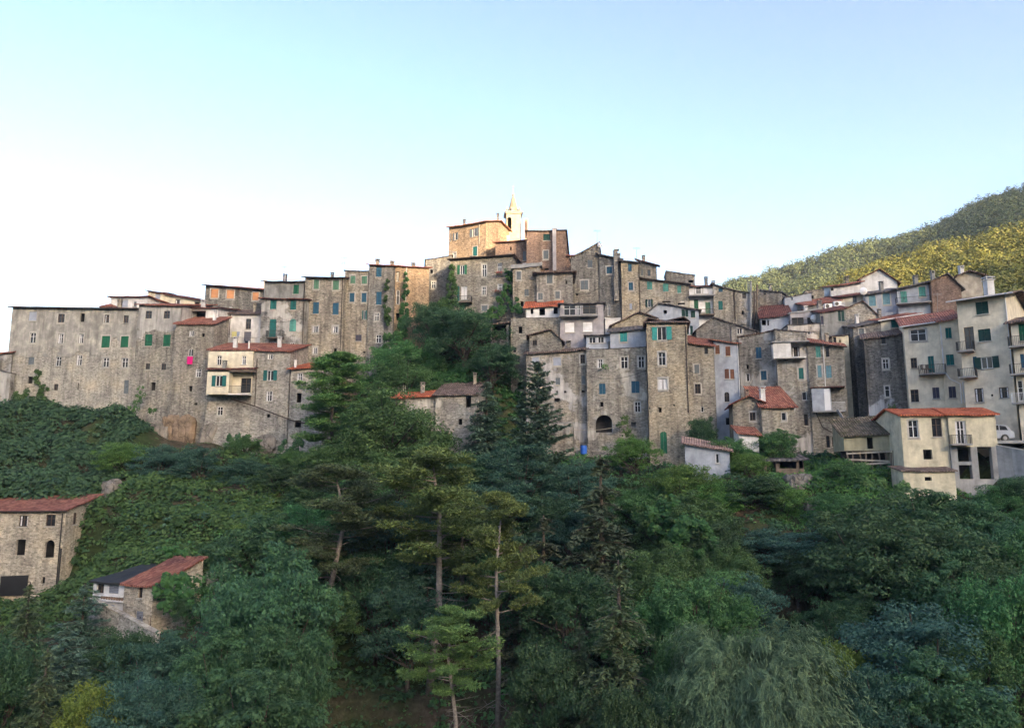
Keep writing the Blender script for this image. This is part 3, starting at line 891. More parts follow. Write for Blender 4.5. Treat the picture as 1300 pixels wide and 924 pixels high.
# ---------------------------------------------------------------- church and castle rock
house('church_house', 'tall sunlit stone house beside the bell tower, highest roof of the village', 570, 617, 288.5, 281, 345, 116.5, 112.5, x2=650, roof='gable', pitch=.42, wall='stone_orange', roofm='warm', over=.45,
      crop='C21', chim=[(580, 277, .9, .4), (634, 268, 1.0, .35)], wins=[(132, 570, 44, 66, 'o:gy'), (86, 577, 12, 74, 'sh:gy'), (300, 535, 78, 72, 'o:gy'), (306, 705, 38, 88, 'sh:t*'), (120, 745, 26, 60, 'w*')], pipes=[(347, 450, 640, 'pale_wood', 'C21')])
house('stone_house', 'pinkish stone house with a low red roof in front of the bell tower', 629, 668.5, 308, 305, 345, 110, 109, d=4.5, wall='brick', roofm='red', pitch=.35, crop='C21',
      wins=[(628, 680, 14, 30, 'd'), (755, 745, 34, 84, 'sh:gy')])
house('brick_house', 'square reddish house with flat roof and a chimney strip, right of the bell tower', 668.6, 718, 293.5, 293, 350, 106.6, 106, x2=724, wall='brick', roofm='slate', roof='flat', over=.25, crop='C21',
      chim=[(704, 285, 1.1, .5)], wins=[(952, 578, 62, 60, 'sh:dg'), (945, 735, 44, 78, 'sh:gy*'), (940, 865, 60, 20, 'd')])
house('brick_house', 'low house with plain red roof wedged behind the dark gable', 716, 758, 325, 322, 360, 107, 107, d=5, wall='brick', roofm='red', pitch=.3)
house('gable_house', 'big dark stone house with a steep half gable and bluish window', 724.5, 760, 328, 309, 430, 103.4, 102.8, d=6, wall='stone_dark', roofm='brown', roof='flat', over=.2, crop='C14',
      wins=[(672, 400, 40, 60, 'sh:gy'), (628, 567, 60, 74, 'sh:gy*'), (570, 640, 14, 20, 'd')])
house('stone_house', 'dark stone house with sagging roof and a tall buttress shaft', 760.4, 788, 323, 329, 430, 102.6, 102.2, d=7, wall='stone_dark', roofm='slate', pitch=.3, crop='C14',
      chim=[(785, 318, .7, .5)], wins=[(823, 450, 44, 54, 'sh:b*'), (820, 760, 18, 90, 'w')])
house('stone_tower', 'square stone tower house with small blue windows above the garden', 788.5, 811, 331, 333, 430, 101.2, 101, d=6, wall='stone_tan', roofm='slate', pitch=.35, crop='C15',
      wins=[(130, 130, 30, 66, 'sh:b'), (138, 287, 36, 66, 'sh:b*'), (138, 455, 24, 50, 'sh:gb')], pipes=[(205, 110, 520, 'rust', 'C15')])
house('plaster_house', 'pale house with dark red roof on the skyline behind the stone tower', 810, 833.5, 330, 336.5, 360, 105.5, 105, d=7, wall='mix_pale', roofm='maroon', pitch=.35, crop='C15', over=.5,
      wins=[(232, 172, 18, 54, 'sh:gy'), (290, 175, 26, 56, 'k')], chim=[(817, 326, .7, .4)])
house('stone_house', 'long stone house with three pale green shuttered windows in a row', 811.5, 874.5, 353.5, 361, 440, 102.4, 101, d=7, wall='mix_pale', roofm='brown', pitch=.1, over=.3, crop='C15', gutter=True,
      wins=[(295, 280, 44, 70, 'sh:pt'), (430, 298, 48, 68, 'sh:pt'), (543, 312, 34, 66, 'sh:pt'), (292, 428, 60, 66, 'o:dg'), (435, 416, 70, 14, 'd'), (560, 432, 60, 16, 'd')])
house('ruined_house', 'ruined roofless stone house with curved top on the skyline', 846, 882, 344.5, 350, 372, 108.5, 108, d=4, wall='stone', roofm='slate', roof='flat', over=.08, crop='C15', wins=[(640, 245, 40, 22, 'd')])
house('balcony_house', 'house with two stacked balconies and a dark red roof below the skyline', 875, 905, 363, 363, 440, 101.4, 101.2, d=6, wall='plaster_white', roofm='maroon', pitch=.35, crop='C15',
      chim=[(902, 352, 1.0, .4)], wins=[(705, 320, 70, 56, 'k'), (765, 325, 34, 50, 'sh:xx'), (685, 440, 36, 84, 'sh:g'), (785, 470, 42, 100, 'sh:lg'), (735, 460, 50, 90, 'sh:xx')],
      bal=[('C15', 622, 830, 372, 1.1, .75, 'concrete', 'white_metal'), ('C15', 700, 830, 530, 1.1, .7, 'wood', 'wood')])
house('stone_house', 'stone house with two dark blue shuttered windows one above the other, right of the balconies', 905, 932, 361, 369, 445, 100.4, 100, d=6, wall='stone_tan', roofm='slate', pitch=.12, over=.25, crop='C15',
      wins=[(890, 305, 36, 62, 'sh:b'), (890, 447, 38, 76, 'sh:t')], pipes=[(1003, 300, 560, 'rust', 'C15')])
house('stone_house', 'stone house with one dark window beside a thicket of pipes and poles', 932.6, 951, 369, 372, 445, 100.2, 100, d=6, wall='mix_grey', roofm='slate', pitch=.12, over=.2, crop='C15',
      wins=[(1087, 365, 32, 48, 'k*'), (1075, 505, 16, 36, 'd')], pipes=[(1130, 250, 560, 'concrete', 'C15')])
house('stone_house', 'weathered stone house at the foot of the wooded hill with a lean-to red roof', 963, 992, 368, 371, 440, 103, 101.5, d=6, wall='stone', roofm='slate', pitch=.1, over=.2, crop='C18', wins=[(205, 285, 12, 20, 'd')])
house('stone_house', 'dark narrow stone house hidden behind poles', 950.5, 964, 372, 369, 440, 101.8, 101.8, d=4, wall='stone_dark', roofm='slate', roof='flat', over=.1)

house('stone_house', 'tan stone house with ivy on both corners, flower boxes and a small balcony', 572, 650, 329.5, 324, 450, 101.6, 100.6, d=8, x2=None, wall='stone_tan', roofm='brown', pitch=.22, over=.45, crop='C24', gutter=True,
      chim=[(600, 323, .5, .6), (647, 320, .5, .5)],
      wins=[(270, 130, 70, 68, 'o:g'), (432, 135, 32, 90, 'w*'), (546, 120, 30, 82, 'w'), (430, 283, 28, 62, 'w*'), (546, 262, 36, 60, 'w'), (240, 305, 20, 110, 'sh:t'), (284, 300, 44, 100, 'c'), (268, 425, 38, 70, 'sh:lg'), (434, 412, 44, 42, 'sh:gy*')],
      bal=[('C24', 190, 345, 375, 1.1, .8, 'wood', 'black_metal')])
house('lean_roof_house', 'grey stone house under a low parapet beside the ivied house', 651, 686, 341, 338, 410, 98.8, 98.6, d=6, wall='stone', roofm='concrete' if 'concrete' in M else 'slate', roof='flat', over=.25, crop='C14',
      wins=[(114, 492, 34, 66, 'sh:gy*'), (176, 625, 34, 54, 'sh:gy'), (140, 712, 22, 40, 'd')], th=.5)
house('stone_house', 'stone house with white framed windows under a thin slab roof in the middle', 681, 727, 347.5, 346, 415, 97.8, 97.6, d=7, wall='stone', roofm='brown', roof='flat', over=.55, crop='C14',
      wins=[(356, 518, 46, 72, 'sh:gy*'), (284, 655, 36, 54, 'sh:gy*'), (418, 645, 36, 58, 'sh:gy*'), (487, 545, 14, 30, 'd')])
house('white_house', 'low white walled house with a bright red lean-to roof', 668, 712, 390.5, 387.5, 420, 95.4, 95, d=4, wall='plaster_white', roofm='orange', pitch=.55, over=.35, crop='C14',
      wins=[(218, 772, 20, 40, 'd'), (298, 775, 44, 54, 'd'), (403, 765, 32, 54, 'd')])
house('ruined_house', 'crumbling stone house with small dark window openings and an arch beside the garden', 648.5, 712, 404, 403, 510, 94.2, 93.8, d=5, wall='stone_tan', roofm='slate', roof='flat', over=.02, th=.06, crop='C16',
      wins=[(107, 200, 22, 44, 'd'), (70, 328, 20, 34, 'k'), (103, 460, 16, 24, 'w'), (108, 560, 44, 50, 'd^')])
house('lilac_house', 'lilac grey house with two white roller blinds and a glazed veranda', 711, 766, 386.5, 385, 445, 93, 92.6, d=7, x2=778, wall='plaster_lilac', roofm='slate', roof='flat', over=.3, crop='C16',
      wins=[(427, 183, 62, 64, 'sh:xx'), (545, 180, 64, 64, 'sh:xx'), (427, 62, 76, 82, 'w'), (486, 68, 26, 70, 'w'), (556, 62, 84, 66, 'k')], bal=[('C16', 360, 608, 112, 1.0, .9, 'concrete', 'black_metal')])
house('white_outbuilding', 'small white flat roofed outbuilding right of the lilac house', 768, 787, 404.5, 404.5, 425, 93.8, 93.8, d=4, wall='plaster_white', roofm='white_metal', roof='flat', over=.1)
house('gable_house', 'small stone gable with an old tiled roof in front of the lilac house', 672, 713, 426, 432, 470, 91.6, 91.4, d=5, wall='stone_tan', roof='gfront', peak=(699, 419), roofm='brown', over=.4, crop='C16',
      wins=[(200, 282, 28, 34, 'k')])
house('stone_house', 'long stone house with boarded white framed windows under a flat mossy tile roof', 668, 744, 449, 443.5, 590, 90.6, 90, d=5, wall='mix_lilac', roofm='brown', pitch=.35, over=.35, crop='C16',
      wins=[(205, 408, 44, 64, 'sh:gb*'), (345, 405, 50, 54, 'sh:gb*'), (512, 388, 30, 60, 'k*'), (350, 533, 30, 48, 'sh:gy'), (515, 525, 24, 56, 'sh:gy'), (398, 603, 14, 14, 'd'), (345, 603, 12, 12, 'd'), (515, 598, 20, 16, 'd'), (345, 655, 34, 24, 'd')])
house('veranda_house', 'glazed lilac veranda on top of the wall beside the grey plastered house', 744, 775, 426.5, 425.5, 450, 90.6, 90.2, d=5, wall='plaster_blue', roofm='slate', pitch=.1, over=.3, crop='C16',
      wins=[(575, 265, 44, 40, 'w'), (630, 262, 60, 42, 'w')])
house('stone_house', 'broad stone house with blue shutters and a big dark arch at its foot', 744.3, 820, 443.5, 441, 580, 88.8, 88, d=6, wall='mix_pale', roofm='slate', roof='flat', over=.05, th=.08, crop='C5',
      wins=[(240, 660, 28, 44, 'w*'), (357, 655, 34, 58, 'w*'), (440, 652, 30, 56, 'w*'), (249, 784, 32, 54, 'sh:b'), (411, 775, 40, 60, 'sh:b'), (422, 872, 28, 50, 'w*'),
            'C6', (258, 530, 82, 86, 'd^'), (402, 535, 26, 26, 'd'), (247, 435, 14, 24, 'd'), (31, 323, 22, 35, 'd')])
house('plaster_house', 'bluish plastered upper storey with one turquoise window and stone slab roof', 774.5, 820, 421, 417.5, 446, 89.4, 88.6, d=6, wall='plaster_blue', roofm='slate', pitch=.42, over=.35, crop='C5',
      wins=[(353, 530, 36, 48, 'sh:tq*')])
house('gable_house', 'low stone gable rising behind the bluish plastered storey', 777, 832, 413, 404, 425, 92.4, 92.2, d=6, wall='stone_tan', roof='gfront', peak=(811, 397), roofm='brown', over=.35)
house('tower_house', 'slender stone tower house with turquoise shutters on top and a green door', 820.5, 872, 409.5, 409, 600, 85.4, 84.6, d=6.5, wall='stone_tan', roofm='brown', roof='hip', pitch=.36, over=.4, crop='C5',
      wins=[(540, 513, 96, 64, 'o:tq*'), (541, 637, 34, 64, 'w*'), (545, 760, 44, 56, 'c*'), 'C6', (532, 463, 14, 24, 'd'), (549, 622, 34, 108, 'D:g^'), (480, 455, 8, 10, 'd'), (600, 440, 8, 8, 'd')], pipes=[(655, 480, 900, 'rust', 'C5')])
house('stone_house', 'narrow stone house with a sloping red roof right of the slender tower', 873, 906, 435, 439.5, 580, 86.4, 86, d=6, wall='stone_tan', roofm='red', pitch=.45, over=.35, crop='C5',
      wins=[(757, 598, 18, 32, 'k'), (711, 687, 24, 44, 'sh:gy*'), (716, 783, 28, 48, 'k*'), 'C6', (738, 460, 16, 26, 'w')])
house('blue_house', 'narrow pale blue house with brown shutters and an arched niche', 906, 937, 432, 436, 560, 87.2, 86.6, d=7, x2=None, wall='plaster_blue', roofm='red', pitch=.25, over=.4, crop='C5', chim=[(930, 420, 1.8, .45, 'stone', .2)],
      wins=[(812, 592, 22, 44, 'sh:br'), (863, 600, 24, 48, 'sh:br'), (858, 710, 22, 48, 'sh:br'), (884, 712, 20, 48, 'sh:br'), (858, 823, 24, 48, 'k^'), 'C6', (872, 518, 38, 34, 'd')], pipes=[(915, 560, 820, 'white_metal', 'C5')])
house('blue_house', 'blue plastered gabled house with dark shutters behind the turquoise shuttered tower', 822, 887, 397, 394, 440, 95, 94, d=7, wall='plaster_blue', roof='gfront', peak=(836, 385.5), roofm='slate', over=.35, crop='C5',
      wins=[(557, 408, 16, 18, 'd'), (645, 407, 18, 46, 'sh:dg'), (662, 410, 14, 46, 'sh:dg'), (692, 414, 22, 44, 'sh:dg'), (665, 496, 14, 44, 'sh:dg'), (685, 497, 14, 44, 'sh:dg')])
house('gable_house', 'wide dark stone gable under a shallow roof above the pale blue house', 884, 960, 419, 421, 455, 91.6, 91, d=7, wall='stone_dark', roof='gfront', peak=(905.5, 403.5), roofm='slate', over=.25, crop='C5',
      wins=[(920, 497, 24, 36, 'w*')])

# ---------------------------------------------------------------- right centre
house('stone_house', 'broad ruinous stone house with two blue shuttered windows', 937.5, 986, 428, 419, 540, 89, 87.4, d=6, wall='mix_grey', roofm='brown', roof='flat', over=.15, crop='C7',
      wins=[(166, 492, 28, 56, 'sh:b'), (191, 603, 28, 46, 'sh:b*'), (113, 612, 20, 40, 'w'), (112, 560, 10, 22, 'd')])
tr = house('terrace_house', 'house with a white cantilevered terrace room in the middle of its dark stone wall', 984, 1024, 418.5, 422, 590, 86.4, 85.8, d=5, wall='mix_lilac', roofm='slate', roof='flat', over=.12, crop='C7',
      wins=[(296, 485, 18, 54, 'k'), (348, 488, 36, 50, 'k'), (374, 593, 24, 56, 'sh:t*'), (390, 703, 22, 40, 'w'), (398, 820, 20, 56, 'k')])
bath = house('stone_house', 'stone house with pale turquoise shutters under a red roof and a hanging bathroom', 1024.4, 1071, 434.5, 440, 590, 85.6, 84.2, d=9, wall='stone_tan', roofm='red', pitch=.32, over=.35, crop='C7', gutter=True,
      wins=[(457, 487, 24, 56, 'sh:pt'), (502, 488, 18, 50, 'k'), (464, 583, 20, 60, 'sh:lb*'), (509, 585, 28, 62, 'sh:lb'), 'C9', (8, 190, 8, 26, 'd'), (120, 425, 18, 60, 'k^'), (148, 425, 16, 50, 'k^')],
      pipes=[(480, 450, 660, 'white_metal', 'C7')])
house('gabled_cottage', 'small stone cottage with a red gabled roof among the bushes', 930, 967, 513, 510, 600, 80.6, 80, d=5, x2=None, wall='stone_dark', roof='gfront', peak=(951, 503), roofm='red', over=.45, crop='C7',
      wins=[(137, 803, 28, 40, 'k*')])
house('stone_cottage', 'stone cottage wing with long red roof right of the small gabled cottage', 966.5, 1008, 516, 516, 600, 79.4, 79.2, d=5.5, wall='stone_tan', roofm='red', pitch=.6, over=.35, crop='C7', wins=[(290, 803, 22, 40, 'w*')],
      chim=[(968, 505, 1.3, .5, 'white', .25)])
house('blue_shed', 'small bluish shed with pinkish tile roof standing on the bushy slope', 869, 926, 563, 572, 602, 74.2, 73.2, d=3.6, wall='plaster_blue', roofm='pink', pitch=.28, over=.35, crop='C6', wins=[(811, 700, 18, 46, 'w')])
house('red_roof_shed', 'tiny shed with a flat red roof in front of the stone cottage', 938, 963, 550, 552, 575, 77.4, 77.2, d=2.8, wall='plaster_white', roofm='red', pitch=.42, over=.3)
house('wash_shed', 'open lean-to shed with dark slab roof on wooden posts', 969, 1020, 585, 583, 607, 75, 74.6, d=3.4, wall='wood', roofm='slate', pitch=.22, over=.45, crop='C17', wins=[(500, 805, 50, 60, 'd'), (590, 800, 90, 34, 'd'), (665, 795, 36, 44, 'd')])
house('gap_house', 'blackened narrow wall in the shadow gap between two stone houses', 1070, 1097, 449, 447, 560, 91, 91, d=4, wall='wet_and_void_black', roofm='slate', roof='flat', over=.02, th=.06, crop='C7',
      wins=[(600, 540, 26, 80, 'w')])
house('bare_house', 'grey house with peeling render and small windows left of the cream houses', 1096.5, 1146, 430, 423.5, 545, 83.2, 81.6, d=7, wall='mix_bottom', roofm='brown', pitch=.35, over=.35, crop='C7',
      wins=[(776, 430, 22, 38, 'k'), (787, 546, 30, 48, 'w*'), (795, 680, 24, 54, 'w*')])
house('beige_house', 'low beige house with one large teal window below the blue row', 1118, 1166, 407, 399, 440, 88.2, 87.4, d=7, wall='plaster_beige', roofm='red', pitch=.3, over=.4, crop='C7', wins=[(836, 343, 46, 52, 'sh:t*')], gutter='white_metal')
house('stone_house', 'stone house with slab roof left of the low beige house', 1083, 1118, 415, 408, 470, 88.6, 88.3, d=6, wall='stone', roofm='slate', pitch=.3, over=.3, crop='C20', wins=[(355, 610, 44, 70, 'sh:gy*')])
house('gable_house', 'pale stone gable in the middle of the right hand cluster', 1072, 1118, 393, 404, 440, 92.4, 92, d=6, wall='stone_pale', roof='gfront', peak=(1095, 383), roofm='brown', over=.25)
house('grey_house', 'grey plastered house with dark shutters left of the pale stone gable', 1041, 1073, 397, 391, 460, 91.8, 91.6, d=6, wall='plaster_grey', roofm='maroon', pitch=.4, over=.3, crop='C20', wins=[(170, 470, 24, 90, 'sh:dg'), (200, 470, 24, 90, 'sh:dg'), (25, 505, 22, 74, 'sh:pu')])
house('cream_house', 'tiny yellowish house with one square hole under the grey plastered house', 1057, 1077, 427, 425, 460, 88.8, 88.4, d=3, wall='plaster_yellow', roofm='slate', roof='flat', over=.2, crop='C20', wins=[(175, 680, 16, 24, 'd'), (128, 668, 32, 56, 'k')])
house('blue_house', 'blue plastered house with two pale blue shuttered windows below the hill', 1098, 1138, 374, 368, 402, 95, 94, d=6, wall='plaster_blue', roofm='slate', pitch=.35, over=.4, crop='C8', wins=[(213, 277, 40, 62, 'sh:lb*'), (293, 266, 42, 66, 'sh:lb*')])
house('grey_house', 'grey blue house with two green doors on an upper gallery beside the brick gable', 1138.4, 1181, 367, 357.5, 400, 93.4, 92, d=6, wall='plaster_blue', roofm='slate', pitch=.3, over=.5, crop='C8', wins=[(393, 262, 38, 78, 'D:pt'), (497, 226, 40, 58, 'sh:pt*')],
      bal=[('C8', 345, 545, 292, .9, .7, 'concrete', 'black_metal')])
house('brick_gable_house', 'house with a pink brick gable and white verge', 1181.4, 1220, 357.5, 365, 400, 91.4, 91, d=8, wall='brick', roof='gfront', peak=(1202, 348), roofm='slate', over=.35)
house('white_gable_house', 'white rimmed gable with dark roof highest in the right hand cluster', 1092, 1139, 354.5, 358, 385, 104, 103, d=8, wall='plaster_white', roof='gfront', peak=(1116, 342.5), roofm='maroon', over=.4, chim=[(1142, 357, .8, .8, 'brick')])
house('plaster_house', 'old house with broken red roof and open attic at the top of the right cluster', 1054, 1093, 364, 358, 385, 102, 101, d=7, wall='plaster_white', roofm='red', pitch=.33, over=.45, crop='C20', wins=[(95, 240, 50, 40, 'd'), (240, 208, 40, 20, 'd')], chim=[(1075, 352, .8, .4)])
house('beige_house', 'beige house with a narrow window and a white satellite dish', 1068, 1096, 377, 373, 400, 97, 96.6, d=7, wall='plaster_beige', roofm='maroon', pitch=.33, over=.5, crop='C20', wins=[(298, 328, 34, 56, 'sh:gy')])
house('roofed_barn', 'low house with long dark red roof and air conditioning boxes', 1022, 1066, 388, 382, 410, 96.2, 95.6, d=6, wall='plaster_grey', roofm='red', pitch=.42, over=.3, crop='C20', wins=[(60, 388, 60, 30, 'w')])
house('red_roof_house', 'house with a steep maroon roof at the foot of the wooded hill', 966, 1003, 403.5, 399, 430, 96.6, 95.6, d=9, wall='plaster_blue', roofm='maroon', pitch=.55, over=.3, crop='C18', wins=[(190, 525, 50, 44, 'd'), (232, 525, 14, 48, 'd')])
house('terrace_house', 'bluish house with a sheet metal clad terrace under the wooded hill', 996, 1030, 378, 372, 392, 100.5, 100, d=5, wall='plaster_blue', roofm='slate', roof='flat', over=.1, crop='C18', wins=[(430, 320, 20, 40, 'sh:gy')])
house('veranda_house', 'house with a glazed terrace full of plants under a white beam', 1003, 1042, 398.5, 393, 430, 94.6, 94, d=5, wall='plaster_lilac', roofm='concrete', roof='flat', over=.15, th=.2, crop='C18',
      wins=[(480, 510, 100, 56, 'k'), (590, 510, 60, 56, 'k'), (432, 510, 12, 56, 'k')], bal=[('C18', 405, 640, 550, .8, .6, 'concrete', 'black_metal')])
house('stone_house', 'small sunless stone house with flat top behind the glazed terrace', 1022, 1046, 370, 367, 390, 103, 102.5, d=5, wall='stone_tan', roofm='slate', roof='flat', over=.05, crop='C18', wins=[(605, 310, 18, 26, 'd')])
house('stone_house', 'low stone house with a little white wall hatch in the centre right', 1000, 1042, 413, 411, 450, 92.4, 92, d=5, wall='mix_lilac', roofm='slate', roof='flat', over=.08, crop='C18', wins=[(575, 610, 30, 30, 'w')])
house('vent_house', 'pale boarded barn with a rounded roof between the brick gable and the big cream house', 1212, 1246, 352, 350, 375, 94, 93.4, d=7, wall='pale_wood', roof='gfront', peak=(1229, 345), roofm='brown', over=.55)
house('cream_house', 'cream house with a wide window and a balcony with chairs', 1146.6, 1191, 414.5, 408.5, 560, 79, 77.6, d=9, wall='plaster_beige', roofm='red', pitch=.4, over=.35, crop='C8', gutter='white_metal',
      wins=[(475, 473, 90, 66, 'w*'), (450, 632, 36, 60, 'k'), (549, 640, 34, 96, 'D:t'), (455, 818, 46, 72, 'k'), (576, 802, 40, 64, 'sh:pu')], bal=[('C8', 478, 630, 695, 1.1, .9, 'concrete', 'black_metal')])
house('cream_house', 'narrow cream house with two teal windows left of the tall cream house', 1191.3, 1216, 408.5, 404, 560, 77.4, 76.6, d=9, wall='plaster_beige', roofm='red', pitch=.4, over=.3, crop='C8',
      wins=[(647, 461, 36, 62, 'sh:t'), (656, 614, 46, 62, 'sh:t'), (669, 798, 42, 66, 'sh:pu')], pipes=[(600, 420, 670, 'white_metal', 'C8'), (735, 740, 860, 'white_metal', 'C8')])
house('cream_house', 'tall cream house with dark teal shutters, recessed balconies and a brown roof', 1214, 1276, 382, 373, 560, 73.5, 70.6, x2=1300, wall='plaster_beige', roof='gable', ridge=.5, pitch=.3, roofm='brown', over=.75, crop='C8', gutter='white_metal',
      wins=[(838, 318, 72, 72, 'sh:dg'), (852, 473, 72, 70, 'sh:dg'), (766, 490, 56, 128, 'k'), (798, 632, 22, 76, 'sh:b'), (866, 630, 140, 66, 'o:dg'), (822, 815, 50, 80, 'k'), (963, 800, 54, 62, 'k'), (895, 815, 12, 12, 'd')],
      bal=[('C8', 706, 800, 565, 1.0, .9, 'concrete', 'black_metal'), ('C8', 715, 815, 712, 1.0, .8, 'concrete', 'black_metal')], pipes=[(968, 240, 720, 'white_metal', 'C8')], chim=[(1254, 352, 1.6, .7, 'white', .35)])
house('cream_house', 'cream house with stacked iron balconies cut off by the right edge', 1282.5, 1330, 410, 402, 565, 69.5, 67.6, d=9, wall='plaster_beige', roof='gable', roofm='brown', pitch=.35, over=.5, crop='C19',
      wins=[(452, 315, 32, 84, 'sh:g'), (455, 455, 20, 70, 'sh:b'), (440, 600, 36, 100, 'w')], bal=[('C19', 392, 480, 385, 1.0, .9, 'concrete', 'black_metal'), ('C19', 400, 480, 520, 1.0, .9, 'concrete', 'black_metal'), ('C19', 408, 490, 660, .9, .9, 'concrete', 'white_metal')])

# ---------------------------------------------------------------- lower buildings
villa = house('villa', 'cream house with bright orange tiled roof and a French window, standing on concrete piers', 1143, 1203, 527, 526.5, 640, 68.6, 68.2, d=6, wall='plaster_yellow', roofm='orange', pitch=.36, over=.3, crop='C9', roof='gable',
      wins=[(538, 363, 46, 84, 'w*'), (652, 356, 48, 90, 'k'), (608, 488, 44, 48, 'd')], pipes=[(702, 310, 520, 'rust', 'C9')])
wing = house('villa_wing', 'yellowish wing with white French door and iron balcony above open concrete frames', 1203.3, 1263, 526.5, 526, 567, 67.9, 67.3, d=6, wall='plaster_yellow', roofm='orange', pitch=.36, over=.3, crop='C9', roof='gable', base_extra=0.0,
      wins=[(770, 380, 52, 112, 'w')], bal=[('C9', 712, 808, 437, .8, .8, 'concrete', 'black_metal')])
house('annex', 'low yellow annex with a dirty brown slab roof below the cream house', 1146, 1212, 598, 598, 640, 66.6, 66.2, d=2.5, wall='plaster_yellow', roofm='brown', pitch=.22, over=.2, th=.1, crop='C9', wins=[(610, 607, 34, 18, 'd')])
barn = house('barn', 'low barn with mossy tile roof and patched sheet walls on timber props', 1071, 1143, 553, 549, 572, 72.2, 71.4, d=4, wall='tin', roofm='moss', pitch=.55, over=.3, crop='C9', base_extra=0.0, wins=[(326, 432, 30, 56, 'd')])
bh = house('balcony_house', 'cream fronted house with teal shutters and balcony built out over a stone base', 266, 322, 444, 444, 560, 90.6, 90.6, d=6, wall='stone_pale', roofm='red', pitch=.42, over=.3, crop='C2',
      chim=[(299, 434, 1.1, .45, 'white', .25), (316, 440, .9, .2, 'pipe', .1)], wins=[(151, 815, 26, 42, 'w*')])
house('stone_house', 'pale stone house with teal open shutters sharing the red roof of the balcony house', 322.4, 369, 444.5, 446, 590, 90.4, 90, d=6, wall='stone_pale', roofm='red', pitch=.42, over=.3, crop='C2',
      wins=[(397, 549, 28, 26, 'w'), (397, 641, 66, 50, 'o:t'), (392, 742, 32, 50, 'w'), (387, 838, 14, 16, 'd')], pipes=[(334, 560, 790, 'rust', 'C2')])
house('stone_house', 'stone house with a small orange roof half hidden by the light green conifer', 369.3, 412, 468, 465, 590, 89.6, 89.2, d=6, wall='stone_pale', roofm='orange', pitch=.35, over=.4, crop='C2',
      wins=[(541, 651, 26, 42, 'w'), (537, 750, 24, 46, 'd'), (532, 877, 32, 34, 'd')], chim=[(372, 462, .9, .3, 'pipe', .1)])
house('mill_house', 'pale stone house with a long tiled roof behind the blue cedar', 553, 607, 501.5, 500, 590, 84.6, 84.2, d=5, x2=628, wall='mix_pale', roofm='brown', roof='gable', pitch=.42, over=.35, crop='C4',
      wins=[(442, 500, 26, 54, 'd'), (402, 598, 18, 28, 'd')])
house('mill_wing', 'low wing with an orange tiled roof behind the tree tops', 501, 553, 505, 502, 560, 85.4, 85, d=5.5, wall='mix_pale', roofm='orange', pitch=.42, roof='gable', over=.35, chim=())
h61 = house('farmhouse', 'large pale stone farmhouse with a flat red roof at the left edge', -60, 84, 649, 648, 770, 72.4, 72.2, x2=126, wall='stone_pale', roofm='red', pitch=.32, over=.25, crop='C10', gutter=True,
      wins=[(100, 274, 38, 48, 'k'), (217, 271, 40, 50, 'k'), (88, 387, 40, 68, 'd'), (212, 393, 42, 76, 'd^'), (184, 527, 16, 28, 'd')], winsR=[(322, 263, 16, 50, 'k'), (407, 246, 28, 24, 'k')],
      pipes=[(270, 240, 610, 'black_metal', 'C10')])
house('white_cottage', 'little white veranda cottage with black felt roof and orange balustrade', 119, 158, 738, 741, 790, 60.5, 59.2, d=5, wall='plaster_white', roofm='black_metal', pitch=.2, over=.25, crop='C10',
      wins=[(430, 562, 30, 42, 'k'), (487, 565, 42, 40, 'sh:cd'), (478, 650, 22, 38, 'sh:gb')], base_extra=2)
h65 = house('stone_cottage', 'stone cottage with a ribbed red tiled roof going to ruin under ivy', 158.4, 195, 741, 743, 800, 58.8, 57.4, x2=257, wall='stone_pale', roofm='red', pitch=.46, over=.25, crop='C10',
      wins=[(601, 580, 18, 46, 'k'), (597, 685, 30, 52, 'D:cd'), (650, 716, 24, 60, 'D:br')], base_extra=2)
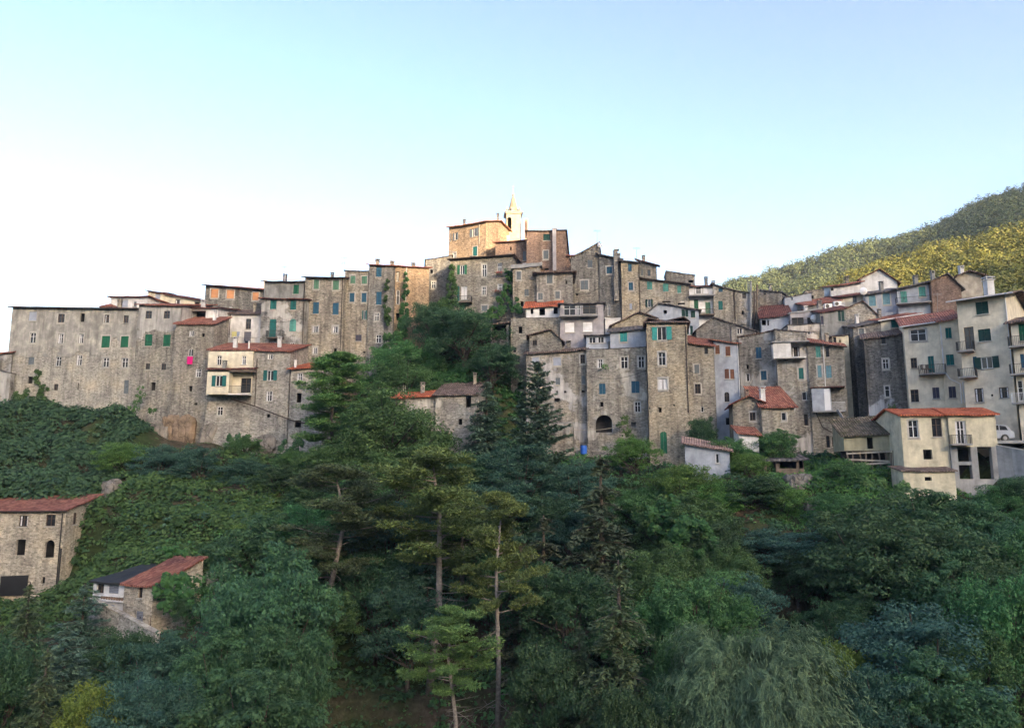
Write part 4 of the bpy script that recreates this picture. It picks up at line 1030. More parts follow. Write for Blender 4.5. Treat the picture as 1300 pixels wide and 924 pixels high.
# ---------------------------------------------------------------- ground
GP = []
def gp(px, py, Y):
    p = at(px, py, Y); GP.append((p.x, p.y, p.z))
for a in [(0, 520, 97), (40, 515, 96), (90, 525, 94), (150, 520, 93), (185, 545, 91), (215, 570, 89), (250, 572, 87.5), (300, 575, 86), (350, 575, 86), (395, 575, 86), (60, 560, 90), (10, 575, 88), (110, 575, 87),
          (30, 615, 84), (100, 612, 82), (160, 600, 81), (200, 610, 80), (250, 620, 78), (330, 610, 80), (400, 600, 80), (440, 560, 84), (470, 520, 92), (520, 500, 96), (560, 480, 96.5), (600, 470, 96), (640, 470, 95.5),
          (520, 440, 100), (560, 420, 101), (600, 410, 100), (640, 425, 97), (500, 470, 98), (600, 590, 82), (560, 590, 82), (660, 580, 84), (700, 580, 86), (740, 578, 86), (780, 585, 83), (845, 590, 82), (890, 600, 80), (820, 610, 79),
          (900, 640, 71), (950, 620, 74), (1000, 612, 73), (1040, 590, 77), (1060, 580, 80), (1100, 600, 71), (1070, 620, 70), (1030, 650, 68), (950, 660, 67), (990, 670, 66), (1120, 625, 68), (1150, 645, 65), (1200, 655, 64), (1240, 650, 63.5), (1290, 640, 62),
          (1275, 563, 74), (1300, 566, 73), (1330, 568, 72), (1275, 622, 66.5), (1300, 625, 65), (1335, 628, 63.5), (1285, 615, 68.5), (1310, 618, 67.5),
          (130, 640, 79), (200, 650, 74), (280, 650, 73), (160, 700, 70), (230, 700, 68), (300, 700, 66), (340, 730, 62), (120, 735, 67), (270, 740, 62), (350, 660, 72), (420, 680, 68),
          (20, 772, 71), (80, 775, 70), (120, 770, 65), (40, 810, 62), (130, 800, 59.5), (190, 822, 56.5), (220, 800, 57.5), (260, 790, 58), (100, 850, 55), (200, 880, 50), (300, 860, 51), (20, 880, 53), (60, 924, 47), (200, 940, 44),
          (400, 860, 53), (450, 885, 51), (500, 870, 54), (400, 760, 60), (480, 780, 60), (540, 800, 60), (600, 790, 61), (660, 780, 61), (560, 890, 52), (640, 920, 47), (500, 920, 47), (400, 924, 46), (300, 930, 44),
          None,
          (480, 690, 68), (560, 680, 70), (640, 670, 71), (720, 680, 69), (800, 690, 66), (860, 680, 67), (720, 780, 60), (800, 790, 57), (880, 770, 58), (740, 900, 49), (830, 920, 45), (920, 900, 44), (960, 720, 62), (1000, 745, 59), (990, 790, 56),
          (1050, 720, 62), (1100, 740, 58), (1050, 830, 50), (1120, 880, 45), (1200, 760, 55), (1200, 860, 47), (1280, 740, 55), (1290, 850, 46), (1290, 924, 40), (1100, 924, 42), (980, 924, 42)]:
    if a is None: LOW = 0; continue
    gp(*a)
    if a[1] > 670 and not (a[0] < 270 and a[1] < 830):      # the wooded lower slope lies deeper, under the crowns
        q = GP[-1]; GP[-1] = (q[0], q[1], q[2] - 4.5)
for (qx, qy) in ((1215, 66.8), (1235, 66.6), (1258, 66.6), (1215, 69.5), (1235, 69.5), (1256, 69.5), (1235, 72), (1110, 70.0), (1090, 71.5), (1130, 71.5), (1100, 74)):
    b_ = at(qx, 640 if qx > 1150 else 598, qy); c_ = at(qx, 640 if qx > 1150 else 598, 67 if qx > 1150 else 70.5); GP.append((b_.x, b_.y, c_.z))
GROUNDPTS = [p for p in GROUNDPTS if not (36 < p[0] < 46 and 66.5 < p[1] < 71.5 and False)]
for p in GROUNDPTS: GP.append(p)
for p in [(-120, 95, 2), (-120, 70, -12), (-100, 50, -19), (-110, 115, 8), (-110, 140, 5), (-60, 130, 12), (0, 135, 18), (60, 135, 18), (110, 130, 16), (110, 100, 10), (110, 70, 0), (100, 45, -14), (-60, 118, 14), (-30, 118, 20), (0, 120, 27), (25, 118, 22), (50, 115, 20),
          (-100, 30, -27), (-50, 30, -27), (0, 30, -27), (50, 30, -26), (100, 30, -25), (-60, 38, -26), (0, 38, -24.5), (50, 38, -23.5), (-100, 18, -22), (-50, 18, -22), (0, 18, -20), (50, 18, -20), (0, 8, -9), (-50, 8, -11), (50, 8, -10),
          (0, 1, -1.9), (-20, 1, -2), (20, 1, -2), (50, 1, -2), (-50, 1, -3), (0, -10, -1.8), (-40, -10, -2), (40, -10, -2), (0, -25, 0), (-60, -25, 0), (60, -25, 0)]:
    GP.append(p)
GPA = np.array(GP)
def smooth(x): x = np.clip(x, 0, 1); return x * x * (3 - 2 * x)
def wob(x, y):
    return (np.sin(x * .31 + 1.3 * np.sin(y * .17)) * np.cos(y * .27 + 1.1 * np.sin(x * .21)) * .5 + np.sin(x * .83 + y * .41) * np.sin(y * .71 - x * .37) * .25)
def hcore(x, y):
    x = np.atleast_1d(x).astype(float); y = np.atleast_1d(y).astype(float)
    out = np.empty(len(x))
    for i in range(0, len(x), 20000):
        dx = x[i:i + 20000, None] - GPA[None, :, 0]; dy = y[i:i + 20000, None] - GPA[None, :, 1]
        w = 1.0 / (dx * dx + dy * dy + 3.0) ** 2.2
        out[i:i + 20000] = (w * GPA[None, :, 2]).sum(1) / w.sum(1)
    return out
def hbase(x, y):
    """outer country: the valley runs left to right, both sides rise"""
    side = -8 + 20 * smooth((y - 60) / 70.0) - 30 * smooth((y - 150) / 200.0)
    right = 130 * smooth((x - 130) / 500.0) * smooth((y + 60) / 200.0)
    back = 120 * smooth((-y - 40) / 500.0)
    return side + right * .5 + back
def H(x, y):
    x = np.atleast_1d(x).astype(float); y = np.atleast_1d(y).astype(float)
    m = smooth((115 - np.abs(x)) / 30.0) * smooth((150 - y) / 20.0) * smooth((y + 40) / 20.0)
    z = hbase(x, y)
    k = m > 0
    if k.any():
        z[k] = z[k] * (1 - m[k]) + (hcore(x[k], y[k]) + wob(x[k], y[k]) * .6 * (1 - smooth((y[k] - 80) / 10))) * m[k]
    return z
def axis(lo, hi, step, far, n):
    mid = np.arange(lo, hi + step * .5, step)
    g = np.geomspace(step, far, n)
    return np.concatenate([lo - np.cumsum(g)[::-1], mid, hi + np.cumsum(g)])
XA = axis(-120, 120, 1.0, 500, 26); YA = axis(-20, 160, 1.0, 500, 26)
GX, GY = np.meshgrid(XA, YA)
GZ = H(GX.ravel(), GY.ravel())
vv = np.stack([GX.ravel(), GY.ravel(), GZ], 1)
nx, ny = len(XA), len(YA)
ii = np.arange(nx * ny).reshape(ny, nx)
qq = np.stack([ii[:-1, :-1], ii[:-1, 1:], ii[1:, 1:], ii[1:, :-1]], -1).reshape(-1, 4)
t = NT('soil_with_grass')
co = t.new('ShaderNodeTexCoord').outputs['Object']
n1 = t.noise(co, .12, 5, .6); n2 = t.noise(co, 1.6, 6, .7)
colr = t.ramp(n2, [(.3, (.035, .028, .02)), (.5, (.075, .06, .042)), (.7, (.13, .108, .08))])
gr = t.ramp(n2, [(.3, (.02, .03, .012)), (.6, (.045, .065, .025)), (.8, (.07, .09, .035))])
colr = t.mix(t.ramp(n1, [(.42, 0.0), (.55, 1.0)]), colr, gr)
t.bump(n2, 1.0, .25)
M['soil'] = t.fin(colr, 1.0, .05)
tag(np_mesh('ground', vv, qq, M['soil'], smooth=True), kind='structure')

# ---------------------------------------------------------------- far and near wooded hills on the right, mountain across the valley
def hill(name, crest, foot, nu, nt, backdrop, depth_back):
    """crest / foot: lists of (px, py, Y); a sheet from crest down to foot plus the far side"""
    cx = np.array([c[0] for c in crest], float)
    P = []
    us = np.linspace(cx[0], cx[-1], nu)
    for u in us:
        cy = np.interp(u, cx, [c[1] for c in crest]); cY = np.interp(u, cx, [c[2] for c in crest])
        fy = np.interp(u, [c[0] for c in foot], [c[1] for c in foot]); fY = np.interp(u, [c[0] for c in foot], [c[2] for c in foot])
        top = at(u, cy, cY); bot = at(u, fy, fY)
        row = []
        for k in range(4, 0, -1):
            row.append((top.x + .05 * k * depth_back, top.y + depth_back * k / 4, top.z - depth_back * .45 * k / 4))
        for k in range(nt + 1):
            q = k / nt
            p = top.lerp(bot, q)
            amp = min(1, q * 6) * (top.y * .012)
            p.z += amp * (math.sin(p.x * .045 + p.y * .03) + .6 * math.sin(p.x * .11 - p.y * .07)) * math.sin(math.pi * min(1, q * 1.0)) ** .5 if 0 < q < 1 else 0
            row.append(tuple(p))
        for k in range(1, 4):
            row.append((bot.x, bot.y - 20 * k, bot.z - 18 * k))
        P.append(row)
    P = np.array(P); a, b = P.shape[:2]
    ii = np.arange(a * b).reshape(a, b)
    q = np.stack([ii[:-1, :-1], ii[:-1, 1:], ii[1:, 1:], ii[1:, :-1]], -1).reshape(-1, 4)[:, ::-1]
    o = np_mesh(name, P.reshape(-1, 3), q, M['soil'], smooth=True)
    tag(o, kind='structure')
    return P
far_crest = [(860, 385, 560), (935, 361, 540), (970, 352, 535), (1000, 344, 530), (1030, 334, 525), (1060, 324, 520), (1090, 314, 515), (1120, 309, 510), (1135, 312, 505), (1150, 306, 500), (1175, 296, 495), (1200, 285, 490), (1225, 270, 485), (1262, 254, 480), (1300, 243, 475), (1400, 200, 450), (1600, 140, 430), (1900, 80, 400)]
far_foot = [(860, 430, 400), (1000, 430, 380), (1300, 430, 300), (1900, 430, 260)]
near_crest = [(990, 402, 270), (1040, 385, 265), (1080, 360, 262), (1110, 348, 258), (1140, 340, 255), (1160, 332, 252), (1200, 322, 248), (1240, 312, 244), (1270, 306, 240), (1300, 298, 238), (1360, 270, 240), (1500, 200, 250), (1750, 110, 270)]
near_foot = [(990, 440, 190), (1100, 440, 170), (1300, 430, 150), (1750, 420, 150)]
FARP = hill('far_hill', far_crest, far_foot, 90, 24, None, 200)
NEARP = hill('near_hill', near_crest, near_foot, 70, 18, None, 60)
# the mountain across the valley (unseen, behind the photographer), crest shaped to shade village and hills
sa, ca = math.sin(R(SUN_AZ)), math.cos(R(SUN_AZ))
prof = [(-900, 245), (-100, 240), (20, 238), (34, 229), (40, 226), (45, 227), (51, 231), (57, 233), (62, 235), (72, 242), (120, 246), (200, 256), (220, 259), (232, 262), (240, 270), (246, 281), (254, 293), (265, 304), (330, 330), (380, 356), (390, 362), (400, 367), (425, 380), (453, 393), (467, 399), (473, 406), (478, 420), (483, 426), (500, 436), (526, 448), (600, 480), (800, 540), (1400, 480)]
rows = []
for a in np.concatenate([np.linspace(-900, -20, 40), np.arange(-15, 610, 3.5), np.linspace(640, 1400, 30)]):
    c = np.interp(a, [p[0] for p in prof], [p[1] for p in prof])
    row = []
    for D in (140, 260, 380, 480, 560, 620, 665, 700, 740, 820, 1000, 1300):
        f = {140: -.02, 260: .12, 380: .34, 480: .55, 560: .73, 620: .86, 665: .95, 700: 1.0, 740: .95, 820: .8, 1000: .4, 1300: -.05}[D]
        z = c * f + (0 if D in (700,) else 4 * math.sin(a * .05 + D * .03))
        row.append((a * ca + D * sa, a * sa - D * ca, z))
    rows.append(row)
P_ = np.array(rows); a_, b_ = P_.shape[:2]
ii = np.arange(a_ * b_).reshape(a_, b_)
q_ = np.stack([ii[:-1, :-1], ii[:-1, 1:], ii[1:, 1:], ii[1:, :-1]], -1).reshape(-1, 4)
M['forest_far'] = plain_mat('dark_wooded_slope', (.04, .05, .03), .95, .05, scale=.05, var=.4)
tag(np_mesh('shade_mountain', P_.reshape(-1, 3), q_, M['forest_far'], smooth=True), kind='structure')
# ---------------------------------------------------------------- plants
NR = np.random.default_rng(11)
def unit(v): return v / np.maximum(np.linalg.norm(v, axis=1, keepdims=True), 1e-9)
def rdir(n, rng): return unit(rng.normal(size=(n, 3)))
def leaf_quads(c, nrm, size, rng, aspect=.5, along=None):
    """rhombic leaves; along = preferred direction of the long axis"""
    n = len(c)
    nrm = unit(nrm)
    a = rng.normal(size=(n, 3)) if along is None else along + rng.normal(size=(n, 3)) * .25
    a = unit(a - nrm * (a * nrm).sum(1, keepdims=True))
    b = np.cross(nrm, a)
    s = (size * (.65 + .7 * rng.random(n)))[:, None]
    p0 = c - a * s * .5; p2 = c + a * s * .5
    m = c + nrm * s * .06
    p1 = m + b * s * aspect * .5; p3 = m - b * s * aspect * .5
    return np.stack([p0, p1, p2, p3], 1).reshape(-1, 3)
def cluster(c, r, n, rng, flat=.7, up=.35, shell=.7):
    """points and outward normals spread through a leafy clump, denser at its skin"""
    d = rdir(n, rng)
    rad = (shell + (1 - shell) * rng.random(n) ** .5)
    rad = np.where(rng.random(n) < .25, rng.random(n) * shell, rad)
    p = d * rad[:, None] * r
    p[:, 2] *= flat
    nn = d.copy(); nn[:, 2] += up; nn += rng.normal(size=(n, 3)) * .45
    return c + p, nn
def stack(parts):
    v = np.concatenate(parts); return v, np.arange(len(v)).reshape(-1, 4)

def broadleaf(h, r, seed, nclump=46, nleaf=150, leaf=.30, flat=.62, low=.25, lean=0.0, aspect=.5, clump=.25):
    rng = np.random.default_rng(seed)
    crown_c = h * (low + (1 - low) / 2); rz = h * (1 - low) / 2
    parts = []; tips = []
    for i in range(nclump):
        d = rdir(1, rng)[0]
        if d[2] < -.6: d[2] *= -.5
        q = (.55 + .42 * rng.random())
        c = np.array([d[0] * r * q * (1 + .2 * math.sin(5 * math.atan2(d[1], d[0]) + seed)), d[1] * r * q, crown_c + d[2] * rz * q])
        rc = r * clump * (.6 + .75 * rng.random())
        tips.append(c)
        nl = int(nleaf * (.6 + .8 * rng.random()))
        # a clump is itself a few smaller sprays
        for k in range(4):
            cc = c + rdir(1, rng)[0] * rc * .75 * np.array([1, 1, .6])
            p, nn = cluster(cc, rc * .62, nl // 4, rng, flat, .5)
            parts.append(leaf_quads(p, nn, np.full(len(p), leaf), rng, aspect))
    p = rdir(nclump * 12, rng) * (rng.random((nclump * 12, 1)) ** .5) * np.array([r * .75, r * .75, rz * .8]) + np.array([0, 0, crown_c])
    parts.append(leaf_quads(p, rdir(len(p), rng), np.full(len(p), leaf * 1.3), rng, aspect))
    mb = MB()
    mb.tube([(0, 0, -1.0), (0, 0, h * .15), (.1 * r, .05 * r, h * low + .3), (.05 * r, 0, crown_c + rz * .5)], [h * .028, h * .022, h * .017, h * .005], 7)
    for c in tips[::3]:
        s = np.array([.08 * r, .03 * r, h * low + rng.random() * rz * .8])
        m = (s + c) / 2 + np.array([0, 0, -.05 * h]) * rng.random()
        mb.tube([s, m, c], [h * .011, h * .007, h * .003], 5, cap=False)
    return stack(parts), mb

def conifer(h, r, seed, nwh=26, nb=8, droop=.35, leaf=.34, low=.08, power=.85, cover=1.0, hang=.3, aspect=.3, gaps=.12):
    """spruce, fir, cedar: whorls of branches set with sprays"""
    rng = np.random.default_rng(seed)
    P, N, A, S = [], [], [], []
    mb = MB(); mb.tube([(0, 0, -1), (0, 0, h * .5), (0, 0, h)], [h * .02, h * .012, h * .002], 7)
    for i in range(nwh):
        f = i / (nwh - 1)
        z = h * (low + (1 - low) * f)
        L0 = r * (1 - f) ** power * (1.0 if f > .06 else .8) + .12
        n = max(4, int(nb * (1 - .4 * f)))
        ph = rng.random() * 6.3
        for k in range(n):
            if rng.random() < gaps: continue
            a = ph + 2 * math.pi * k / n + rng.normal() * .3
            z = h * min(.985, max(low * .6, low + (1 - low) * (f + rng.normal() * .6 / nwh)))
            L = L0 * (.65 + .5 * rng.random())
            dirh = np.array([math.cos(a), math.sin(a), 0]); side = np.array([-dirh[1], dirh[0], 0])
            m = max(4, int(L / .16 * cover))
            t = np.linspace(.12, 1, m)
            zz = z + L * (.18 * t - droop * t * t) + rng.normal() * .05
            ax = dirh[None] * (t * L)[:, None]; ax[:, 2] = zz
            if k % 3 == 0:
                mb.tube([(0, 0, z), tuple(ax[m // 2]), tuple(ax[-1])], [.035 + L * .008, .03, .01], 4, cap=False)
            w = (1 - t * .75) * L * .30 + .08
            for rep in range(8):
                sgn = rng.choice([-1, 1], m) * rng.random(m)
                p = ax + side[None] * (sgn * w)[:, None] + rng.normal(size=(m, 3)) * .05
                p[:, 2] -= np.abs(sgn) * w * hang + rng.random(m) * hang * .25
                al = dirh[None] * .8 + side[None] * (np.sign(sgn) * .9)[:, None]
                al = al + np.array([0, 0, -hang])[None]
                nn = np.array([0, 0, 1.0])[None] + rng.normal(size=(m, 3)) * .45
                P.append(p); N.append(nn); A.append(al); S.append(np.full(m, leaf * (.7 + .5 * (1 - f))))
    P, N, A, S = map(np.concatenate, (P, N, A, S))
    return stack([leaf_quads(P, N, S, rng, aspect, A)]), mb

def pine(h, r, seed, low=.45, nbr=30, leaf=.30, dead=22, tuft=260):
    """tall thin pine: pale trunk, dead snags low down, layered airy crown"""
    rng = np.random.default_rng(seed)
    parts = []
    bend = [np.array([0, 0, -1.0]), np.array([.02 * h * rng.normal(), .02 * h * rng.normal(), h * .35]), np.array([.025 * h * rng.normal(), .02 * h * rng.normal(), h * .7]), np.array([.03 * h * rng.normal(), 0, h * .97])]
    mb = MB(); mb.tube(bend, [h * .013, h * .0105, h * .007, h * .002], 8)
    def tr(z):
        for a, b in zip(bend[:-1], bend[1:]):
            if z <= b[2]: return a + (b - a) * (z - a[2]) / (b[2] - a[2])
        return bend[-1]
    for i in range(nbr):
        f = (i + .5) / nbr
        z = h * (low + (1 - low) * f ** .9)
        prof = math.sin(math.pi * min(1, (f * .82 + .2))) ** .6
        L = r * prof * (.55 + .6 * rng.random())
        a = rng.random() * 6.283
        s = tr(z); e = s + np.array([math.cos(a) * L, math.sin(a) * L, L * (.12 + .22 * rng.random())])
        m = (s + e) / 2 + np.array([0, 0, -.06 * L])
        mb.tube([s, m, e], [.07, .05, .02], 5, cap=False)
        for k in range(5):
            q = .45 + .55 * k / 4
            c = s + (e - s) * q + rng.normal(size=3) * np.array([.28, .28, .12]) * L * .45
            rc = r * (.16 + .14 * rng.random())
            n = int(tuft * (.5 + .6 * rng.random()))
            d = rdir(n, rng)
            p = c + d * (rng.random((n, 1)) ** .4) * np.array([rc, rc, rc * .42])
            nn = np.array([0, 0, 1.0]) + rng.normal(size=(n, 3)) * .6
            parts.append(leaf_quads(p, nn, np.full(n, leaf), rng, .3, d + np.array([0, 0, .5])))
    for i in range(dead):
        z = h * (.14 + (low - .02) * rng.random())
        a = rng.random() * 6.283; L = r * (.2 + .5 * rng.random())
        s = tr(z); e = s + np.array([math.cos(a) * L, math.sin(a) * L, L * rng.normal() * .25])
        m = (s + e) / 2 + rng.normal(size=3) * .12
        mb.tube([s, m, e], [.035, .025, .008], 4, cap=False)
        for k in range(2):
            q = s + (e - s) * (.4 + .4 * rng.random()); w = q + rng.normal(size=3) * L * .22
            mb.tube([q, w], [.016, .005], 3, cap=False)
    return stack(parts), mb

def willow(h, r, seed, nst=420, leaf=.34):
    rng = np.random.default_rng(seed)
    P, A = [], []
    mb = MB()
    for k in range(9):
        a = rng.random() * 6.283
        mb.tube([(0, 0, -.5), (math.cos(a) * r * .2, math.sin(a) * r * .2, h * .4), (math.cos(a) * r * .45, math.sin(a) * r * .45, h * .75)], [.08, .06, .02], 5, cap=False)
    for i in range(nst):
        a = rng.random() * 6.283; R0 = r * rng.random() ** .55
        top = h * (1 - .35 * (R0 / r) ** 2) * (.6 + .4 * rng.random())
        s = np.array([math.cos(a) * R0 * .6, math.sin(a) * R0 * .6, top * .85])
        L = h * (.10 + .22 * rng.random()); out = r * (.15 + .3 * rng.random()); a2 = a + rng.normal() * .8
        m = 22; t = np.linspace(0, 1, m)
        lean = np.array([.9, -.3]) * r * .28 * rng.random()
        p = s[None] + np.stack([math.cos(a2) * out * t + lean[0] * t, math.sin(a2) * out * t + lean[1] * t, .26 * h * t * rng.random() - L * t ** 2.4], 1)
        tan = np.gradient(p, axis=0)
        p = np.repeat(p, 4, 0); tan = np.repeat(tan, 4, 0)
        p = p + rng.normal(size=p.shape) * .13
        P.append(p); A.append(unit(tan) + rng.normal(size=p.shape) * .35)
    P = np.concatenate(P); A = np.concatenate(A)
    out = P.copy(); out[:, 2] = 0; nn = unit(out) + np.array([0, 0, .7]) + rng.normal(size=P.shape) * .5
    return stack([leaf_quads(P, nn, np.full(len(P), leaf), rng, .13, A)]), mb

M['lf_robinia'] = leaf_mat('dark_blue_green_leaves', (0.037, 0.094, 0.047), (0.076, 0.158, 0.070), (0.128, 0.222, 0.088))
M['lf_bluish'] = leaf_mat('bluish_green_leaves', (0.034, 0.087, 0.068), (0.070, 0.150, 0.104), (0.111, 0.206, 0.131))
M['lf_mid'] = leaf_mat('mid_green_leaves', (0.047, 0.109, 0.043), (0.093, 0.202, 0.069), (0.156, 0.286, 0.098))
M['lf_bright'] = leaf_mat('bright_green_leaves', (0.064, 0.151, 0.039), (0.121, 0.250, 0.062), (0.199, 0.334, 0.086))
M['lf_yellow'] = leaf_mat('yellowish_green_leaves', (0.107, 0.168, 0.03), (0.199, 0.26, 0.054), (0.305, 0.336, 0.076))
M['lf_dark'] = leaf_mat('deep_green_leaves', (0.030, 0.072, 0.033), (0.061, 0.127, 0.058), (0.094, 0.177, 0.072))
M['nd_pine'] = leaf_mat('olive_pine_needles', (0.072, 0.116, 0.037), (0.144, 0.214, 0.063), (0.218, 0.293, 0.084), .15)
M['nd_pine_dull'] = leaf_mat('dull_pine_needles', (0.054, 0.082, 0.041), (0.101, 0.138, 0.061), (0.146, 0.182, 0.077), .15)
M['nd_spruce'] = leaf_mat('dark_brownish_spruce_needles', (0.049, 0.062, 0.036), (0.087, 0.109, 0.062), (0.148, 0.164, 0.087), .1)
M['nd_spruce2'] = leaf_mat('olive_spruce_needles', (0.052, 0.082, 0.042), (0.102, 0.144, 0.068), (0.158, 0.202, 0.096), .1)
M['nd_cedar'] = leaf_mat('blue_green_cedar_needles', (0.052, 0.102, 0.074), (0.105, 0.175, 0.121), (0.175, 0.254, 0.168), .1)
M['nd_light'] = leaf_mat('light_green_layered_needles', (0.076, 0.155, 0.054), (0.152, 0.275, 0.084), (0.249, 0.366, 0.107), .15)
M['lf_willow'] = leaf_mat('silvery_green_narrow_leaves', (0.086, 0.148, 0.088), (0.160, 0.256, 0.143), (0.247, 0.363, 0.190), .3)
M['lf_ivy'] = leaf_mat('ivy_leaves', (0.021, 0.060, 0.020), (0.047, 0.108, 0.030), (0.084, 0.156, 0.045), .2)
M['lf_warm'] = leaf_mat('hillside_oak_leaves', (0.110, 0.147, 0.030), (0.220, 0.242, 0.050), (0.360, 0.326, 0.070), .08)
M['lf_hill'] = leaf_mat('far_forest_leaves', (0.047, 0.066, 0.027), (0.093, 0.111, 0.038), (0.166, 0.161, 0.051), .08)
M['lf_thicket'] = leaf_mat('dull_dark_bramble_leaves', (0.033, 0.073, 0.041), (0.066, 0.124, 0.061), (0.110, 0.175, 0.076))
M['lf_creeper'] = leaf_mat('dull_green_creeper_leaves', (0.039, 0.085, 0.031), (0.077, 0.147, 0.046), (0.132, 0.215, 0.061))
M['bark'] = plain_mat('brown_grey_bark', (.09, .075, .062), .95, .05, scale=4, var=.4)
M['bark_pale'] = plain_mat('pale_grey_pine_bark', (.24, .21, .19), .95, .05, scale=4, var=.35)

PROTO = {}
def proto(key, made, leafm, barkm='bark'):
    (v, q), mb = made
    me = bpy.data.meshes.new('crown_' + key)
    o = np_mesh('crown', v, q, M[leafm]); me = o.data; bpy.data.objects.remove(o)
    t_ = mb.build('trunk', M[barkm], None, origin=(0, 0, 0), smooth=True); tm = t_.data; bpy.data.objects.remove(t_)
    PROTO[key] = (me, tm)
HT = 10.0
proto('rob1', broadleaf(HT, 4.0, 1, 82, 320, 0.24, .55, .12), 'lf_robinia')
proto('rob2', broadleaf(HT, 4.6, 2, 88, 320, 0.24, .5, .10), 'lf_robinia')
proto('blu1', broadleaf(HT, 4.2, 3, 82, 320, 0.22, .5, .10), 'lf_bluish')
proto('mid1', broadleaf(HT, 4.2, 4, 82, 300, 0.23, .6, .12), 'lf_mid')
proto('mid2', broadleaf(HT, 5.0, 5, 92, 300, 0.23, .6, .08), 'lf_mid')
proto('bri1', broadleaf(HT, 4.6, 6, 82, 290, 0.25, .6, .08), 'lf_bright')
proto('yel1', broadleaf(HT, 5.0, 7, 77, 290, 0.27, .6, .05), 'lf_yellow')
proto('drk1', broadleaf(HT, 4.6, 8, 82, 300, 0.24, .6, .08), 'lf_dark')
proto('drk2', broadleaf(HT, 4.2, 9, 82, 300, 0.22, .6, .10), 'lf_dark')
proto('pin1', pine(HT * 2, 4.2, 21, .47), 'nd_pine', 'bark_pale')
proto('pin2', pine(HT * 2, 3.8, 22, .52, 28), 'nd_pine', 'bark_pale')
proto('pin3', pine(HT * 2, 4.4, 23, .40, 34), 'nd_pine_dull', 'bark_pale')
proto('spr1', conifer(HT * 2, 5.2, 31, 30, 9, .42, .5, .05, .75, 1.0, .5), 'nd_spruce')
proto('spr2', conifer(HT * 2, 4.6, 32, 32, 9, .40, .46, .04, .8, 1.1, .9), 'nd_spruce2')
proto('ced1', conifer(HT * 1.6, 4.2, 33, 34, 10, .16, .44, .06, .7, 1.1, .25), 'nd_cedar')
proto('ced2', conifer(HT * 1.6, 3.6, 34, 34, 10, .30, .46, .04, .7, 1.1, .8), 'nd_cedar')
proto('cyp1', conifer(HT * 1.6, 3.4, 35, 46, 10, -.12, .42, .02, .62, 1.1, .1, gaps=.25), 'nd_cedar')
proto('lay1', pine(HT * 1.6, 4.4, 36, .12, 46, .32, 0, 300), 'nd_light', 'bark')
proto('wil1', willow(8, 4.6, 41), 'lf_willow')

TI = [0]
def tree(kind, name, label, px, ytop, Y, wpx, dz=0.0, cat='tree', group=None, rot=None, minh=2.0, flat=None):
    """kind = prototype; px/ytop = where the top shows, wpx = crown width in the photograph"""
    me, tm = PROTO[kind]
    top = at(px, ytop, Y)
    g = float(H(top.x, top.y)[0]) + dz
    h = max(top.z - g, minh)
    vs_ = np.array([v.co.z for v in me.vertices][::97]) if False else None
    if 'zmax' not in me: 
        a = np.empty(len(me.vertices) * 3, np.float32); me.vertices.foreach_get('co', a); a = a.reshape(-1, 3)
        me['zmax'] = float(np.percentile(a[:, 2], 99.7)); me['rx'] = float(np.percentile(np.abs(a[:, :2]), 98))
    sz = h / me['zmax']
    w = wpx / FPX * Y / 2
    sx = w / me['rx']
    need = .82 * sx * me['zmax']
    if h < need and kind not in ('pin1', 'pin2', 'pin3', 'lay1'):
        need = min(need, h / .5); g -= need - h; h = need; sz = h / me['zmax']
    e = empty(name, (top.x, top.y, g), label, cat, group)
    e.rotation_euler.z = (TI[0] * 2.399) % 6.283 if rot is None else rot
    e.scale = (sx, sx, sz)
    TI[0] += 1
    for n_, m_ in (('crown', me), ('trunk', tm)):
        o = bpy.data.objects.new(n_, m_); link(o, e)
    return e
T = tree
# village level trees
T('lay1', 'conifer', 'light green layered conifer in front of the stone house with the small orange roof', 428, 448, 82, 92)
T('mid2', 'robinia_tree', 'rounded mid green tree below the orange roofed wing', 500, 500, 79, 150)
T('mid1', 'robinia_tree', 'mid green tree between the layered conifer and the orange roofed wing', 470, 515, 80, 90)
T('cyp1', 'cypress_tree', 'tall blue green conifer standing against the long stone house wall', 682, 462, 79, 92)
T('ced2', 'cedar_tree', 'drooping dark cedar beside the white end of the long roofed stone house', 618, 486, 80, 76)
T('blu1', 'tree', 'bluish green tree at the foot of the tall blue green conifer', 655, 560, 76, 110)
T('drk2', 'tree', 'dark thin tree left of the drooping cedar below the white house end', 585, 575, 77, 80)
T('blu1', 'tree', 'low bluish tree under the blue barrel terrace', 735, 585, 76, 100)
T('bri1', 'fig_tree', 'bright green bushy tree just left of the green door', 806, 556, 77, 60)
T('bri1', 'fig_tree', 'bright green tree right below the green door of the slender tower', 862, 590, 71, 80)
T('mid1', 'tree', 'mid green tree hung with creepers below the bluish shed', 870, 625, 67, 120)
T('drk1', 'tree', 'dark green round tree in the garden below the ivied house', 590, 392, 94.5, 108)
T('mid1', 'shrub', 'mid green shrub at the foot of the orange house', 515, 430, 97, 90)
T('drk2', 'tree', 'dark tree between the orange house and the ivied house', 548, 385, 98.5, 52)
T('mid2', 'shrub', 'green shrub covering the slope left of the garden tree', 520, 455, 93, 100)
T('drk1', 'shrub', 'dark shrub under the black shed opening', 625, 440, 92, 80)
T('mid1', 'tree', 'young green tree beside the garden path of the gabled cottage', 985, 545, 77.5, 56)
T('drk2', 'shrub', 'dark shrub against the narrow stone house foot', 888, 530, 82, 38)
T('bri1', 'shrub', 'light green shrub between the bluish shed and the wooden shed', 950, 575, 73, 52)
T('mid1', 'shrub', 'small green bush in front of the gabled cottage wall', 925, 555, 76, 56)
T('drk1', 'tree', 'dark green bush right of the bluish shed on the slope', 955, 605, 70, 96)
T('blu1', 'fig_tree', 'grey green fig with large leaves below the bare soil', 985, 672, 64, 120)
